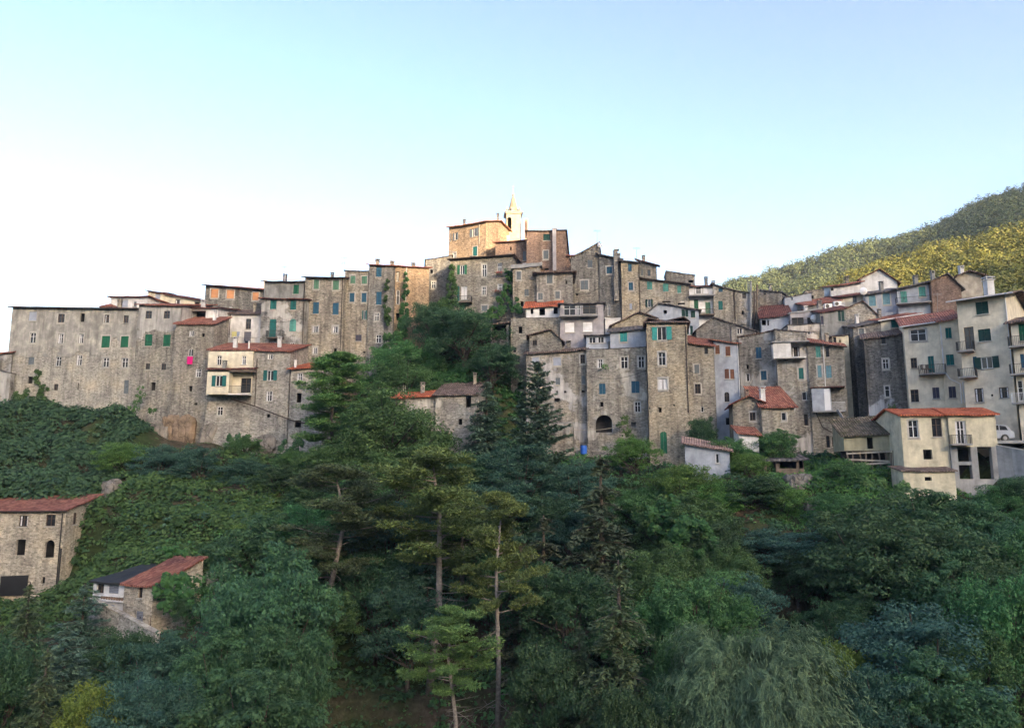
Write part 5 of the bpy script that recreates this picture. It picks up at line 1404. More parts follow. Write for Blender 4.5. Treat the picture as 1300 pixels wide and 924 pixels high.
# middle wood
T('pin3', 'pine_tree', 'dull green pine with bare snags, leftmost of the tall pines', 428, 590, 61, 130)
T('pin1', 'pine_tree', 'tallest olive green pine in the middle of the wood', 548, 568, 59, 170)
T('pin2', 'pine_tree', 'pale trunked pine with dead branches, right of the tallest pine', 632, 625, 53, 100)
T('pin3', 'pine_tree', 'shorter pine close behind the tallest pine', 590, 640, 66, 110)
T('pin1', 'pine_tree', 'small dense pine low between the two tall pale trunks', 575, 770, 49, 110)
T('spr1', 'spruce_tree', 'brownish spruce with long bare drooping boughs in the middle', 762, 585, 63, 190)
T('spr2', 'spruce_tree', 'olive spruce with hanging twigs in the foreground centre right', 785, 722, 47, 170)
T('spr1', 'spruce_tree', 'dark spruce in the shadow behind the pale trunked pine', 690, 660, 60, 150)
T('blu1', 'tree', 'dark bluish tree behind the tallest pine', 500, 640, 66, 120)
T('drk1', 'tree', 'dark tree in the gap between the leftmost and the tallest pine', 480, 700, 62, 110)
T('mid1', 'tree', 'mid green tree above the olive spruce', 845, 690, 60, 100)
T('mid2', 'tree', 'pale green bushy tree right of the olive spruce', 885, 725, 52, 140)
T('wil1', 'willow', 'feathery silver green willow with drooping strands in the foreground', 985, 800, 43, 165)
T('wil1', 'willow', 'second feathery willow left of the big drooping one', 905, 800, 44, 130)
T('drk1', 'tree', 'dark bushy tree left of the feathery willows', 850, 850, 45, 110)
T('yel1', 'shrub', 'yellow green bush just above the feathery willow', 1065, 815, 47, 80)
T('drk2', 'tree', 'dark leafy tree beside the bare soil slope', 905, 660, 63, 90)
T('mid1', 'tree', 'mid green tree left of the fig with large leaves', 925, 690, 60, 80)
# right wood
T('rob2', 'walnut_tree', 'great dark tree below the cream house on piers', 1125, 632, 57, 190)
T('rob1', 'walnut_tree', 'dark tree directly under the low yellow annex', 1175, 622, 60, 130)
T('rob2', 'walnut_tree', 'broad tree right of the great dark tree with paler top', 1235, 640, 57, 130)
T('drk1', 'tree', 'dark tree at the right edge beneath the cut off balcony house', 1292, 612, 60, 80)
T('blu1', 'tree', 'bluish tree below the great dark tree in the foreground', 1165, 770, 46, 180)
T('rob1', 'tree', 'dark tree between the great dark tree and the right edge', 1205, 700, 52, 130)
T('mid2', 'tree', 'mid green tree in the lower right corner', 1285, 720, 46, 150)
T('blu1', 'tree', 'dark bluish tree at the bottom right of the willow', 1110, 850, 41, 120)
T('rob1', 'tree', 'dark leafy tree on the left flank of the great dark tree', 1050, 690, 62, 90)
T('mid1', 'shrub', 'light green bush under the timber props of the barn', 1075, 600, 70, 60)
# left wood
T('rob2', 'robinia_tree', 'great bluish green robinia in the lower left centre', 345, 695, 52, 150)
T('rob1', 'robinia_tree', 'robinia with lighter top behind the great bluish one', 345, 655, 64, 140)
T('bri1', 'shrub', 'light green bush on the slope above the ruined red roof cottage', 320, 665, 68, 80)
T('drk1', 'tree', 'dark ivy covered tree hiding the end of the stone cottage', 238, 756, 57, 36)
T('blu1', 'tree', 'dark blue green tree below the little white cottage', 205, 805, 50, 120)
T('ced1', 'cedar_tree', 'silvery cedar in front of the farmhouse corner', 108, 745, 56, 110)
T('spr2', 'spruce_tree', 'dark spruce at the left edge below the farmhouse', 38, 745, 53, 96)
T('ced1', 'cedar_tree', 'lower silvery cedar between the dark spruce and the bright bush', 85, 800, 48, 120)
T('yel1', 'shrub', 'yellow green bush at the bottom left', 125, 868, 44, 84)
T('drk1', 'tree', 'dark tree in the lower left corner', 10, 820, 47, 110)
T('drk2', 'tree', 'dark tree between the cedar and the white cottage', 160, 800, 52, 80)
T('blu1', 'tree', 'bluish tree at the bottom between robinia and yellow bush', 230, 860, 45, 110)
T('mid1', 'tree', 'olive green tree right of the great bluish robinia', 400, 745, 58, 90)
T('drk1', 'tree', 'dark bush right of the robinia at the bottom', 385, 690, 66, 90)
T('mid1', 'tree', 'mid green tree above the leftmost pine', 425, 560, 76, 90)
T('mid2', 'tree', 'large green tree in the centre left below the layered conifer', 460, 590, 73, 110)
# shrubs below the left block
for i, (px, y, Y, w, k, lab) in enumerate([
    (160, 562, 84, 60, 'bri1', 'light green bush at the left end of the shrub row under the orange rock'),
    (205, 565, 82, 62, 'blu1', 'dark bluish shrub right under the orange rock'),
    (250, 566, 81, 66, 'blu1', 'dark bluish shrub below the two storey balcony house'),
    (315, 582, 79, 70, 'blu1', 'grey green shrub below the pale stone houses'),
    (355, 600, 77, 70, 'drk1', 'dark shrub at the right end of the shrub row'),
    (310, 556, 85, 44, 'mid1', 'small green shrub touching the wall of the balcony house'),
    (375, 570, 82, 50, 'mid1', 'green shrub under the layered conifer'),
    (395, 620, 74, 70, 'drk2', 'dark shrub beside the bare brown soil patch')]):
    T(k, 'shrub', lab, px, y, Y, w, cat='shrub')

# ---------------------------------------------------------------- ground cover
def cover(name, label, region, n, leafm, size, hgt, per, seed, dens=None, rc=.7, flat=.6):
    """dense low growth over a world-space region (x0,x1,y0,y1)"""
    rng = np.random.default_rng(seed)
    x0, x1, y0, y1 = region
    x = rng.uniform(x0, x1, n); y = rng.uniform(y0, y1, n)
    if dens is not None:
        k = dens(x, y) > rng.random(n); x, y = x[k], y[k]
    z = H(x, y)
    n = len(x)
    r = rc * (.5 + .9 * rng.random(n)) * (1 + .28 * np.sin(x * .55 + y * .3) * np.sin(y * .6 - x * .2))
    c = np.repeat(np.stack([x, y, z], 1), per, 0); rr = np.repeat(r, per)
    d = rdir(n * per, rng); d[:, 2] = np.abs(d[:, 2])
    p = c + d * (rr * (.5 + .5 * rng.random(n * per)))[:, None] * np.array([1, 1, flat * hgt])
    nn = d + np.array([0, -.1, .5]) + rng.normal(size=d.shape) * .45
    v, q = stack([leaf_quads(p, nn, np.full(len(p), size), rng, .6)])
    return tag(np_mesh(name, v, q, M[leafm]), label, name.replace('_', ' '), kind='stuff')
def patch(cx, cy, rx, ry):
    return lambda x, y: np.clip(1.6 - 1.2 * (((x - cx) / rx) ** 2 + ((y - cy) / ry) ** 2), 0, 1)
def noisemask(s, th, ph=0.0):
    return lambda x, y: np.clip(((np.sin(x * s + 1.7 * np.sin(y * s * .8 + ph)) + np.sin(y * s * 1.3 + x * s * .4 + ph)) * .5 - th) * 4, 0, 1)
def free(x, y):
    """keep growth off the courts in front of the lower buildings"""
    m = np.ones_like(x)
    for (cx, cy, rx, ry) in KEEP: m = m * (1 - (np.exp(-(((x - cx) / rx) ** 2 + ((y - cy) / ry) ** 2) ** 2)))
    return m
def wpt(px, py, Y):
    p = at(px, py, Y); return p.x, p.y
KEEP = [(*wpt(450, 885, 51), 6, 3), (*wpt(1275, 563, 68), 5, 3), (*wpt(1000, 745, 60), 5, 3.2), (*wpt(400, 860, 53), 5, 2), (*wpt(160, 800, 58), 5, 2.0), (*wpt(745, 575, 85), 6, 2.0), (*wpt(30, 790, 68), 9, 2.5)]
fm = free
cover('thicket', 'dark dense thicket on the bank below the long grey house', (-84, -44, 76, 98), 4200, 'lf_thicket', .42, 1.6, 44, 1, lambda x, y: patch(*wpt(90, 535, 89), 28, 13)(x, y) * (1 - .9 * noisemask(.33, .8, 1.0)(x, y)), rc=.9)
cover('creepers', 'mat of green creepers hanging over the slope right of the farmhouse', (-50, -20, 58, 84), 3400, 'lf_creeper', .36, 1.3, 44, 2, lambda x, y: patch(*wpt(205, 655, 73), 16, 11)(x, y) * (1 - .8 * noisemask(.4, .5, 3.0)(x, y)), rc=.8)
cover('undergrowth', 'dark undergrowth between the trees of the slope', (-75, 75, 40, 84), 6500, 'lf_dark', .34, 1.2, 26, 3, lambda x, y: fm(x, y) * (.35 + .65 * noisemask(.22, -.3)(x, y)))
cover('undergrowth', 'mid green undergrowth patches on the slope', (-75, 75, 42, 84), 4500, 'lf_mid', .32, 1.2, 26, 4, lambda x, y: fm(x, y) * noisemask(.16, .0, 2.0)(x, y))
cover('undergrowth', 'bluish green undergrowth patches on the slope', (-75, 75, 42, 80), 3500, 'lf_bluish', .32, 1.2, 26, 5, lambda x, y: fm(x, y) * noisemask(.19, .1, 4.0)(x, y))
cover('garden_growth', 'tangled growth on the garden slope under the church rock', (-20, 2, 84, 102), 2200, 'lf_ivy', .34, 1.2, 36, 6, None, rc=.7)
cover('grass', 'rough pale grass on the bank under the barn', (24, 48, 64, 82), 7000, 'lf_bright', .2, 1.0, 14, 7, lambda x, y: patch(*wpt(1050, 610, 72), 13, 7)(x, y), rc=.3, flat=1.2)
cover('grass', 'thin grass over the whole valley side', (-80, 80, 38, 90), 14000, 'lf_mid', .18, .8, 8, 8, fm, rc=.35)

# ---------------------------------------------------------------- forests on the hills
def forest(name, label, P, n, r, leafm, seed, per, size, margin=(5, 3)):
    rng = np.random.default_rng(seed)
    A = P[:, 4:-3]; a, b = A.shape[:2]
    u = rng.random(n) * (a - 1.001); v = rng.random(n) ** 1.1 * (b - 1.001)
    i, j = u.astype(int), v.astype(int); fu, fv = (u - i)[:, None], (v - j)[:, None]
    c = (A[i, j] * (1 - fu) + A[i + 1, j] * fu) * (1 - fv) + (A[i, j + 1] * (1 - fu) + A[i + 1, j + 1] * fu) * fv
    rr = r * (.55 + .8 * rng.random(n))
    c[:, 2] += rr * .5
    C = np.repeat(c, per, 0); RR = np.repeat(rr, per)
    # every crown is a heap of smaller clumps
    sub = np.repeat(rdir(n * 7, rng) * .55, per // 7, 0)
    d = rdir(len(sub), rng)
    C = C[:len(sub)]; RR = RR[:len(sub)]
    p = C + (sub + d * .5) * RR[:, None] * np.array([1, 1, .85])
    nn = (sub + d) + np.array([0, 0, .3]) + rng.normal(size=d.shape) * .16
    v_, q_ = stack([leaf_quads(p, nn, np.full(len(p), size), rng, .75)])
    return tag(np_mesh(name, v_, q_, M[leafm]), label, 'forest', kind='stuff')
forest('far_forest', 'forest covering the far hill, sunlit on its left part and shaded on the right', FARP, 6500, 4.8, 'lf_hill', 51, 91, 1.2)
forest('near_forest', 'sunlit yellow green wood on the nearer hill behind the right hand houses', NEARP, 2400, 3.7, 'lf_warm', 52, 210, .65)

# further trees, filling the wood as the photograph shows
for (k, px, y, Y, w, lab) in [
    ('mid2', 560, 600, 76, 110, 'mid green tree in the dip below the white house end'),
    ('blu1', 640, 610, 72, 120, 'bluish tree right below the drooping dark cedar'),
    ('mid1', 600, 640, 70, 100, 'mid green tree between the two tallest pines, further back'),
    ('drk1', 700, 630, 72, 110, 'dark tree uphill of the brownish spruce, on its left'),
    ('blu1', 740, 640, 70, 110, 'bluish tree uphill of the brownish spruce'),
    ('mid1', 820, 615, 72, 90, 'mid green tree uphill of the brownish spruce, on its right'),
    ('bri1', 905, 610, 70, 80, 'light green tree just under the bluish shed corner'),
    ('mid1', 500, 570, 74, 110, 'mid green tree under the orange roofed wing, nearer the camera'),
    ('mid2', 400, 640, 70, 110, 'mid green tree left of the dull pine top'),
    ('drk1', 455, 660, 66, 100, 'dark tree right behind the dull pine'),
    ('blu1', 520, 720, 60, 110, 'bluish tree in the shade under the tallest pine'),
    ('drk1', 640, 700, 62, 100, 'dark tree behind the pale trunked pine crown'),
    ('drk2', 720, 720, 56, 120, 'dark tree left of the olive spruce tip'),
    ('drk1', 700, 820, 48, 120, 'dark tree at the bottom left of the olive spruce'),
    ('spr2', 735, 800, 50, 90, 'smaller dark spruce left of the olive spruce'),
    ('mid1', 820, 760, 53, 100, 'grey green tree right against the olive spruce'),
    ('blu1', 940, 730, 56, 100, 'grey green tree behind the feathery willow'),
    ('mid2', 865, 790, 48, 100, 'green bush filling the space left of the feathery willow'),
    ('drk1', 1010, 700, 62, 80, 'dark bush on the left rim of the bare soil'),
    ('blu1', 1080, 660, 64, 110, 'bluish tree on the left shoulder of the great dark tree'),
    ('rob1', 1150, 690, 55, 150, 'dark leafy tree in front of the great dark tree'),
    ('rob2', 1250, 690, 52, 140, 'dark leafy tree below the broad pale topped tree'),
    ('mid1', 1300, 670, 54, 90, 'green tree halfway up the right edge'),
    ('mid1', 1240, 790, 45, 120, 'mid green tree left of the lower right corner tree'),
    ('rob1', 1180, 830, 42, 150, 'dark leafy tree at the bottom, right of centre right'),
    ('drk1', 1060, 760, 54, 90, 'dark bush under the bare soil slope'),
    ('rob1', 285, 800, 48, 110, 'leafy tree on the left flank of the great bluish robinia'),
    ('rob2', 362, 775, 48, 110, 'leafy tree on the right flank of the great bluish robinia'),
    ('rob1', 320, 850, 43, 150, 'leafy robinia at the bottom edge, left of centre'),
    ('blu1', 175, 860, 44, 110, 'bluish bush at the bottom between yellow bush and robinia'),
    ('spr2', 60, 830, 45, 100, 'dark spruce at the bottom left, in front of the silvery cedars'),
    ('mid1', 300, 720, 62, 90, 'mid green tree uphill of the great bluish robinia'),
    ('drk1', 790, 870, 42, 90, 'dark bush at the foot of the olive spruce'),
    ('bri1', 1000, 625, 69, 60, 'light green shrub on the bank under the wooden shed'),
    ('mid2', 1275, 650, 60, 70, 'green bush at the foot of the concrete piers'),
    ('mid1', 1060, 650, 66, 70, 'green bush beside the flat pale stones'),
    ('rob1', 1350, 600, 62, 130, 'dark tree just past the right edge below the lane'),
    ('mid2', 1380, 640, 54, 150, 'green tree past the right edge, halfway down the slope'),
    ('drk1', 1400, 740, 46, 160, 'dark tree past the lower right corner'),
    ('mid1', 1420, 560, 72, 140, 'green tree past the right edge beside the lane'),
    ('rob2', 1500, 580, 66, 170, 'large dark tree well past the right edge'),
    ('drk2', -60, 800, 50, 150, 'dark tree just past the lower left corner'),
    ('mid2', -110, 600, 78, 150, 'green tree past the left edge behind the farmhouse'),
    ('mid1', -120, 700, 62, 150, 'green tree past the left edge below the farmhouse')]:
    T(k, 'spruce_tree' if k.startswith('spr') else ('shrub' if 'bush' in lab or 'shrub' in lab else 'tree'), lab, px, y, Y, w, cat='shrub' if ('bush' in lab or 'shrub' in lab) else 'tree')

# dry stalks and paler weeds breaking up the creeper slopes
cover('weeds', 'patches of dry yellowish weeds on the left slopes', (-84, -20, 58, 98), 2600, 'lf_yellow', .2, 1.6, 14, 9, lambda x, y: noisemask(.5, .55, 5.0)(x, y) * (y > 60), rc=.35, flat=1.1)
# ---------------------------------------------------------------- bell tower
def P3(px, py, Y): return at(px, py, Y)
Yb = 118.0
a0, a1 = P3(643, 300, Yb), P3(661.5, 300, Yb)
w = a1.x - a0.x; cx = (a0.x + a1.x) / 2; zt = P3(650, 271, Yb).z; zb_ = P3(650, 335, Yb).z
bt = empty('bell_tower', (cx, Yb + w / 2, zb_), 'cream church bell tower with arched opening and slender pointed spire', 'bell tower')
Fb = Face((a0.x, Yb), (1, .08), w, zb_, [(0, zt), (w, zt)])
oR = Fb.rect(646.8, 283.5, 5.2, 15.5)
mb = MB(); wall_into(mb, Fb, [(*oR, True)], zt)
c0 = Fb.O; uu, nn_ = Fb.u, Fb.n
for (O, u_) in ((c0 + uu * w, -nn_), (c0 + uu * w - nn_ * w, -uu), (c0 - nn_ * w, nn_)):
    Fx = Face((O.x, O.y), (u_.x, u_.y), w, zb_, [(0, zt), (w, zt)])
    wall_into(mb, Fx, [(w * .32, w * .68, oR[2], oR[3], True)] if abs(u_.dot(uu)) < .5 else [], zt)
mb.build('wall', M['plaster_bell'], bt)
cc = c0 + uu * w / 2 - nn_ * w / 2
mb = MB()
for k, (q, z, h_) in enumerate(((.18, 0, .18), (.34, .18, .14))):
    mb.box(c0 - uu * q + nn_ * q + Vector((0, 0, zt + z)), uu * (w + 2 * q), -nn_ * (w + 2 * q), Vector((0, 0, h_)))
mb.build('cornice', M['stone_sill'], bt)
zs = zt + .32; zapex = P3(651, 248, Yb).z
mb = MB()
H_ = zapex - zs
mb.lathe((cc.x, cc.y, zs), [(w * .44, 0), (w * .41, .3), (w * .29, H_ * .4), (w * .16, H_ * .85), (w * .12, H_)], 8)
sp = mb.build('spire', M['spire'], bt)
mb = MB()
for k in range(4):
    a = k * math.pi / 2 + .785
    mb.lathe((cc.x + math.cos(a) * w * .6, cc.y + math.sin(a) * w * .6, zs), [(.22, 0), (.2, .35), (.05, .9)], 6)
mb.build('pinnacle', M['spire'], sp)
mb = MB(); dm = P3(653.5, 246, Yb) ; 
mb.cbox((cc.x - .05, cc.y - w * .36, zs + H_ * .17), .5, .5, .6)
mb.build('dormer', M['concrete'], sp)
mb = MB(); ztip = P3(652, 231, Yb).z
mb.lathe((cc.x, cc.y, zapex), [(w * .13, 0), (.16, .25), (.22, .5), (.09, .8), (.07, ztip - zapex - .6)], 8)
mb.cbox((cc.x, cc.y, ztip - .45), .62, .08, .09); mb.cbox((cc.x, cc.y, ztip - .4), .08, .08, .9)
mb.build('cross', M['spire'], bt)
p0 = P3(665.6, 310, 117); p1 = P3(670.4, 277.5, 117)
pe = empty('brick_pillar', ((p0.x + p1.x) / 2, 117, p0.z - 4), 'thin sunlit brick pillar standing right of the bell tower', 'pillar')
mb = MB(); mb.box((p0.x, 117, p0.z - 4), (p1.x - p0.x, 0, 0), (0, .7, 0), (0, 0, p1.z - p0.z + 4)); mb.build('shaft', M['plaster_bell'], pe)
mb = MB(); mb.box((p0.x + .12, 116.93, p0.z + 1), (p1.x - p0.x - .24, 0, 0), (0, .067, 0), (0, 0, p1.z - p0.z - 1.4)); mb.build('panel', M['brick'], pe)

# ---------------------------------------------------------------- extra building pieces
house('stone_house', 'bluish grey house with a pinkish red roof cut off by the left edge', -30, 15.5, 452, 447.5, 500, 97.9, 97.6, d=6, wall='mix_lilac', roofm='red', pitch=.35, over=.3)
house('stone_house', 'dark plastered lower house with a sloping head, cut off by the left edge', -30, 14, 462, 474, 575, 97.0, 96.8, d=.75, wall='mix_grey', roofm='slate', pitch=.1, over=.1, th=.08)
# cream front with bay and balcony over the stone base
house('cream_front', '', 265, 321.5, 446, 446, 502, 90.15, 90.15, d=.43, into=bh, wallname='upper_wall', wall='plaster_cream', roofed=False, base_extra=0, crop='C2',
      wins=[(147, 567, 22, 46, 'w'), (268, 567, 22, 44, 'w'), (278, 690, 50, 72, 'k')])
house('bay', '', 263.6, 291.5, 470, 470, 500.5, 88.9, 88.9, d=1.22, into=bh, wallname='bay', wall='plaster_cream', roof='flat', roofed=False, base_extra=0, crop='C2', wins=[(147, 668, 70, 52, 'o:t')])
house('bay_roof', '', 263.6, 322, 468.5, 468.5, 472, 88.9, 88.9, d=1.2, into=bh, wallname='roof_beam', roofname='bay_roof', wall='wood', roofm='maroon', pitch=.3, over=.12, base_extra=0)
_f = bh['F']
def add_balcony(info, crop, bx0, bx1, by, dep, rh, sm, rm):
    FF = info['F']; qx, qy = cpx(crop, (bx0 + bx1) / 2, by)
    r = FF.rect(qx, qy, (bx1 - bx0) / CROPS[crop][2], .5); z = r[2]
    s = MB(); fbox(s, FF, r[0], r[1], z - .16, z, .42, dep); bo = s.build('balcony', M[sm], info['root'])
    g = MB(); fbox(g, FF, r[0], r[1], z + rh - .05, z + rh, dep - .05, dep - .01)
    n = int((r[1] - r[0]) / .14)
    for k in range(n + 1):
        q = r[0] + (r[1] - r[0] - .03) * k / n
        fbox(g, FF, q, q + .025, z, z + rh - .05, dep - .04, dep - .015)
    g.build('railing', M[rm], bo)
add_balcony(bh, 'C2', 200, 312, 735, 1.65, .9, 'plaster_white', 'black_metal')

def post(mb, F, a, z0, z1, o0, o1, w=.3): fbox(mb, F, a, a + w, z0, z1, o0, o1)
# open concrete bays beneath the cream wing
F = wing['F']; L = wing['L']
zt_ = F.hit(1235, 565)[1]; zm = F.hit(1235, 608)[1]; zl = F.hit(1235, 632)[1]
mb = MB()
for a in (0.0, L * .42, L - .55):
    mb = MB(); fbox(mb, F, a, a + .55, zm + .003, zt_, -.55, -.02); mb.build('pillar', M['concrete'], wing['root'])
mb = MB(); fbox(mb, F, .55, L * .42, (zt_ + zm) / 2 - .25, (zt_ + zm) / 2 + .05, -.5, -.05)
mb.build('beam', M['concrete'], wing['root'])
mb = MB(); fbox(mb, F, -.3, L + .3, zl - 2.0, zm, -6, .12); mb.build('base_wall', M['concrete'], wing['root'])
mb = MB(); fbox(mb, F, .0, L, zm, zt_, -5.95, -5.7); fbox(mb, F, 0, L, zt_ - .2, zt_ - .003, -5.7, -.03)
mb.build('undercroft', M['wet_and_void_black'], wing['root'])  # back and ceiling coloured near-black as the shade under the wing
# barn on timber props
F = barn['F']; L = barn['L']; z1 = F.zb; z0 = F.hit(1105, 596)[1]
for k in range(9):
    mb = MB(); a = .2 + (L - .5) * k / 8; ln = random.Random(k).uniform(-.35, .35)
    mb.tube([F.pt(a, z1, -.1), F.pt(a + ln, z0 - .8, -.05 + .2 * (k % 2))], .08, 5); mb.build('prop', M['wood'], barn['root'])
for k in range(3):
    mb = MB(); z = z0 + (z1 - z0) * (.2 + .3 * k)
    mb.box(F.pt(.1, z, .12), F.u * (L - .2) + Vector((0, 0, .25 * (-1) ** k)), F.n * .05, Vector((0, 0, .16))); mb.build('plank', M['pale_wood'], barn['root'])
mb = MB(); mb.box(F.pt(0, z0 - 1.5, -1.2), F.u * L, -F.n * .3, Vector((0, 0, z1 - z0 + 1.5))); mb.build('back_wall', M['wet_and_void_black'], barn['root'])
mb = MB()
for k in range(7):
    a = L - 1.3 + k * .2; mb.box(F.pt(a, z0 - 1.6, .35 + .07 * k), F.u * .14 , F.n * .05, Vector((0, -.3, z1 - z0 + 1.4 + .2 * (k % 3))))
mb.build('leaning_boards', M['wood'], barn['root'])
# white terrace room
F = tr['F']
r = F.rect(*cpx('C7', 325, 475), 150 / 3.85, 85 / 3.85)
mb = MB()
fbox(mb, F, r[0] - .5, r[1] - .3, r[2] - .16, r[2], .004, 1.1); mb.build('balcony', M['plaster_white'], tr['root'])
mb = MB(); fbox(mb, F, r[0] - .5, r[0] - .38, r[2], r[3] - .5, .02, 1.08); fbox(mb, F, r[0] - .38, r[0] + 1.5, r[2], r[3] - .4, 1.0, 1.08)
mb.build('terrace_wall', M['plaster_white'], tr['root'])
mb = MB(); fbox(mb, F, r[0] - .7, r[1] + .1, r[3] - .38, r[3] - .25, .004, 1.3); mb.build('canopy', M['concrete'], tr['root'])
# hanging bathroom on the turquoise shuttered house
F = bath['F']
r = F.rect(*cpx('C7', 506, 722), 158 / 3.85, 112 / 3.85)
r[1] = min(r[1], F.L - .05); r[0] = max(r[0], .1)
mb = MB(); fbox(mb, F, r[0], r[1], r[2] - .15, r[2], .004, 1.0); slab_ = mb.build('balcony', M['concrete'], bath['root'])
mb = MB(); fbox(mb, F, r[0], r[0] + .14, r[2], r[3], .02, .98); fbox(mb, F, r[0] + .14, r[0] + (r[1] - r[0]) * .38, r[2], r[3], .86, .98)
fbox(mb, F, r[0] + (r[1] - r[0]) * .38, r[0] + (r[1] - r[0]) * .6, r[2], r[3], .3, .42)
mb.build('bathroom_wall', M['plaster_blue'], bath['root'])
mb = MB(); fbox(mb, F, r[0] + (r[1] - r[0]) * .38, r[0] + (r[1] - r[0]) * .56, r[2] + .05, r[3] - .1, .87, .93); mb.build('door', M['frame_white'], bath['root'])
mb = MB(); fbox(mb, F, r[0] - .1, r[1] + .1, r[3], r[3] + .1, .004, 1.15); mb.build('canopy', M['maroon'], bath['root'])
mb = MB()
for k in range(12):
    q = r[0] + (r[1] - r[0]) * (.56 + .43 * k / 11); fbox(mb, F, q, q + .025, r[2], r[2] + .9, .94, .97)
fbox(mb, F, r[0] + (r[1] - r[0]) * .56, r[1], r[2] + .9, r[2] + .95, .93, .98)
mb.build('railing', M['white_metal'], slab_)
# loggia posts and balustrade of the little cottage
_wc = [i for i in ALLH.values() if i['root'].name.startswith('white_cottage')][0]
F = _wc['F']; r = F.rect(*cpx('C10', 485, 603), 88 / 3.372, 14 / 3.372)
mb = MB()
n = 9
for k in range(n):
    a = r[0] + (r[1] - r[0]) * k / (n - 1); mb.lathe(F.pt(a, r[2], .12), [(.06, 0), (.09, .12), (.05, .3), (.08, r[3] - r[2])], 6)
mb.build('balustrade', M['brick'], _wc['root'])
mb = MB(); fbox(mb, F, r[0] - .2, r[1] + .2, r[3], r[3] + .1, .02, .22); fbox(mb, F, r[0] - .2, r[1] + .2, r[2] - .12, r[2], .004, .25); mb.build('parapet', M['plaster_white'], _wc['root'])
# garage shutter of the farmhouse
F = h61['F']; r = F.rect(*cpx('C10', 62, 552), 116 / 3.372, 86 / 3.372)
mb = MB(); mb.box(F.pt(r[0], r[2], .06), F.u * (r[1] - r[0]) + Vector((0, 0, .1)), F.n * .07, Vector((0, 0, r[3] - r[2]))); mb.build('sliding_door', M['black_metal'], h61['root'])
mb = MB(); mb.tube([F.pt(F.L - .1, F.hit(84, 652)[1] - 3.2, .1)] * 1 + [F.pt(F.L - .1, F.hit(84, 652)[1] - 11, .1)], .07, 6)
mb.build('drainpipe', M['black_metal'], h61['root'])
F = h61['FR']
mb = MB(); p = [F.pt(6.6, F.hit(120, 660)[1], .15), F.pt(5.4, F.hit(114, 668)[1], .15), F.pt(3.2, F.hit(105, 676)[1], .15), F.pt(2.9, F.hit(102, 700)[1], .15)]
mb.tube(p, .1, 6); mb.build('stove_pipe', M['black_metal'], h61['root'])

# dark garden store under the ivied house
gs = house('garden_store', 'dark open store with a thin flat roof beside the garden trees', 623, 646, 412.5, 410.5, 432, 95.6, 95, d=3, wall='stone', roofm='brown', roof='flat', over=.4, th=.12, crop='C24', wins=[(540, 588, 108, 104, 'd')], base_extra=1)

# ---------------------------------------------------------------- rocks, walls, paths
from mathutils import noise as MN
def rock(name, label, px, py, Y, w, h, d, mat, seed, tilt=0.0):
    n, m = 64, 44
    c = at(px, py, Y)
    V = []
    for j in range(m + 1):
        th = math.pi * j / m
        for i in range(n):
            ph = 2 * math.pi * i / n
            x, y, z = math.sin(th) * math.cos(ph), math.sin(th) * math.sin(ph), math.cos(th)
            q = Vector((x * 1.2 + seed * 7, y * 1.2, z * 1.0))
            f = 1 + .35 * MN.noise(q) + .16 * (1 - 2 * abs(MN.noise(q * 3.1))) + .07 * (1 - 2 * abs(MN.noise(q * 8)))
            s = lambda q: math.copysign(abs(q) ** .6, q)
            V.append((s(x) * w / 2 * f + z * tilt, s(y) * d / 2 * f, s(z) * h / 2 * f))
    V = np.array(V)
    ii = np.arange((m + 1) * n).reshape(m + 1, n)
    q = np.stack([ii[:-1], ii[1:], np.roll(ii, -1, 1)[1:], np.roll(ii, -1, 1)[:-1]], -1).reshape(-1, 4)
    o = np_mesh(name, V, q, M[mat], smooth=False, loc=tuple(c))
    return tag(o, label, 'rock')
rock('rock', 'orange brown rock face under the narrow stone house, left of the pair', 219, 551, 93.9, 2.6, 4.2, 1.5, 'rock_orange', 1)
rock('rock', 'orange brown rock face under the narrow stone house, right of the pair', 235, 552, 93.4, 2.5, 4.4, 1.5, 'rock_orange', 2)
rock('rock', 'grey rock shoulder left of the orange rock faces', 203, 555, 93.3, 2.0, 3.2, 1.6, 'rock', 3)
rock('rock', 'leaning tan boulder built into the foot of the balcony house wall', 264, 555, 90.8, 1.5, 2.8, .9, 'rock', 4, .5)
rock('rock', 'squarish grey outcrop above the farmhouse roof corner', 143, 624, 79.6, 1.5, 2.2, 2, 'rock', 6)
rock('rock', 'low brown boulder in the pale walls under the stone houses', 338, 563, 90.2, 1.9, 1.9, 1.0, 'rock', 7)
rock('rock', 'pale boulder on the bank left of the barn', 1012, 624, 71.5, 2.4, 2.8, 2, 'rock', 8)
rock('rock', 'flat pale stones on the bank under the grassy patch', 1048, 645, 68.5, 4.5, 1.2, 2, 'rock', 9)

def low_wall(name, label, pts, h, th, mat, cat='wall'):
    """pts = [(px, py, Y)] along the foot"""
    P_ = [at(*p) for p in pts]
    e = empty(name, tuple(P_[0]), label, cat)
    mb = MB(); cp = MB()
    for a, b in zip(P_[:-1], P_[1:]):
        d = b - a; n = Vector((-d.y, d.x, 0)); n.normalize()
        mb.box(a - Vector((0, 0, 2.5)), d, n * th, Vector((0, 0, h + 2.5)))
        cp.box(a + Vector((0, 0, h + .003)) - n * .05, d, n * (th + .1), Vector((0, 0, .1)))
    mb.build('wall', M[mat], e); cp.build('coping', M['stone_sill' if mat == 'concrete' else mat], e)
    return e
low_wall('retaining_wall', 'sloping stone parapet below the two little cottages', [(112, 772, 58.5), (150, 792, 56.5), (196, 818, 53.5)], .7, .35, 'stone_pale')
low_wall('terrace_wall', 'rough terrace wall under the arch with the blue barrel on it', [(690, 592, 86), (745, 590, 85.2), (800, 598, 82.5)], 1.6, .4, 'stone')
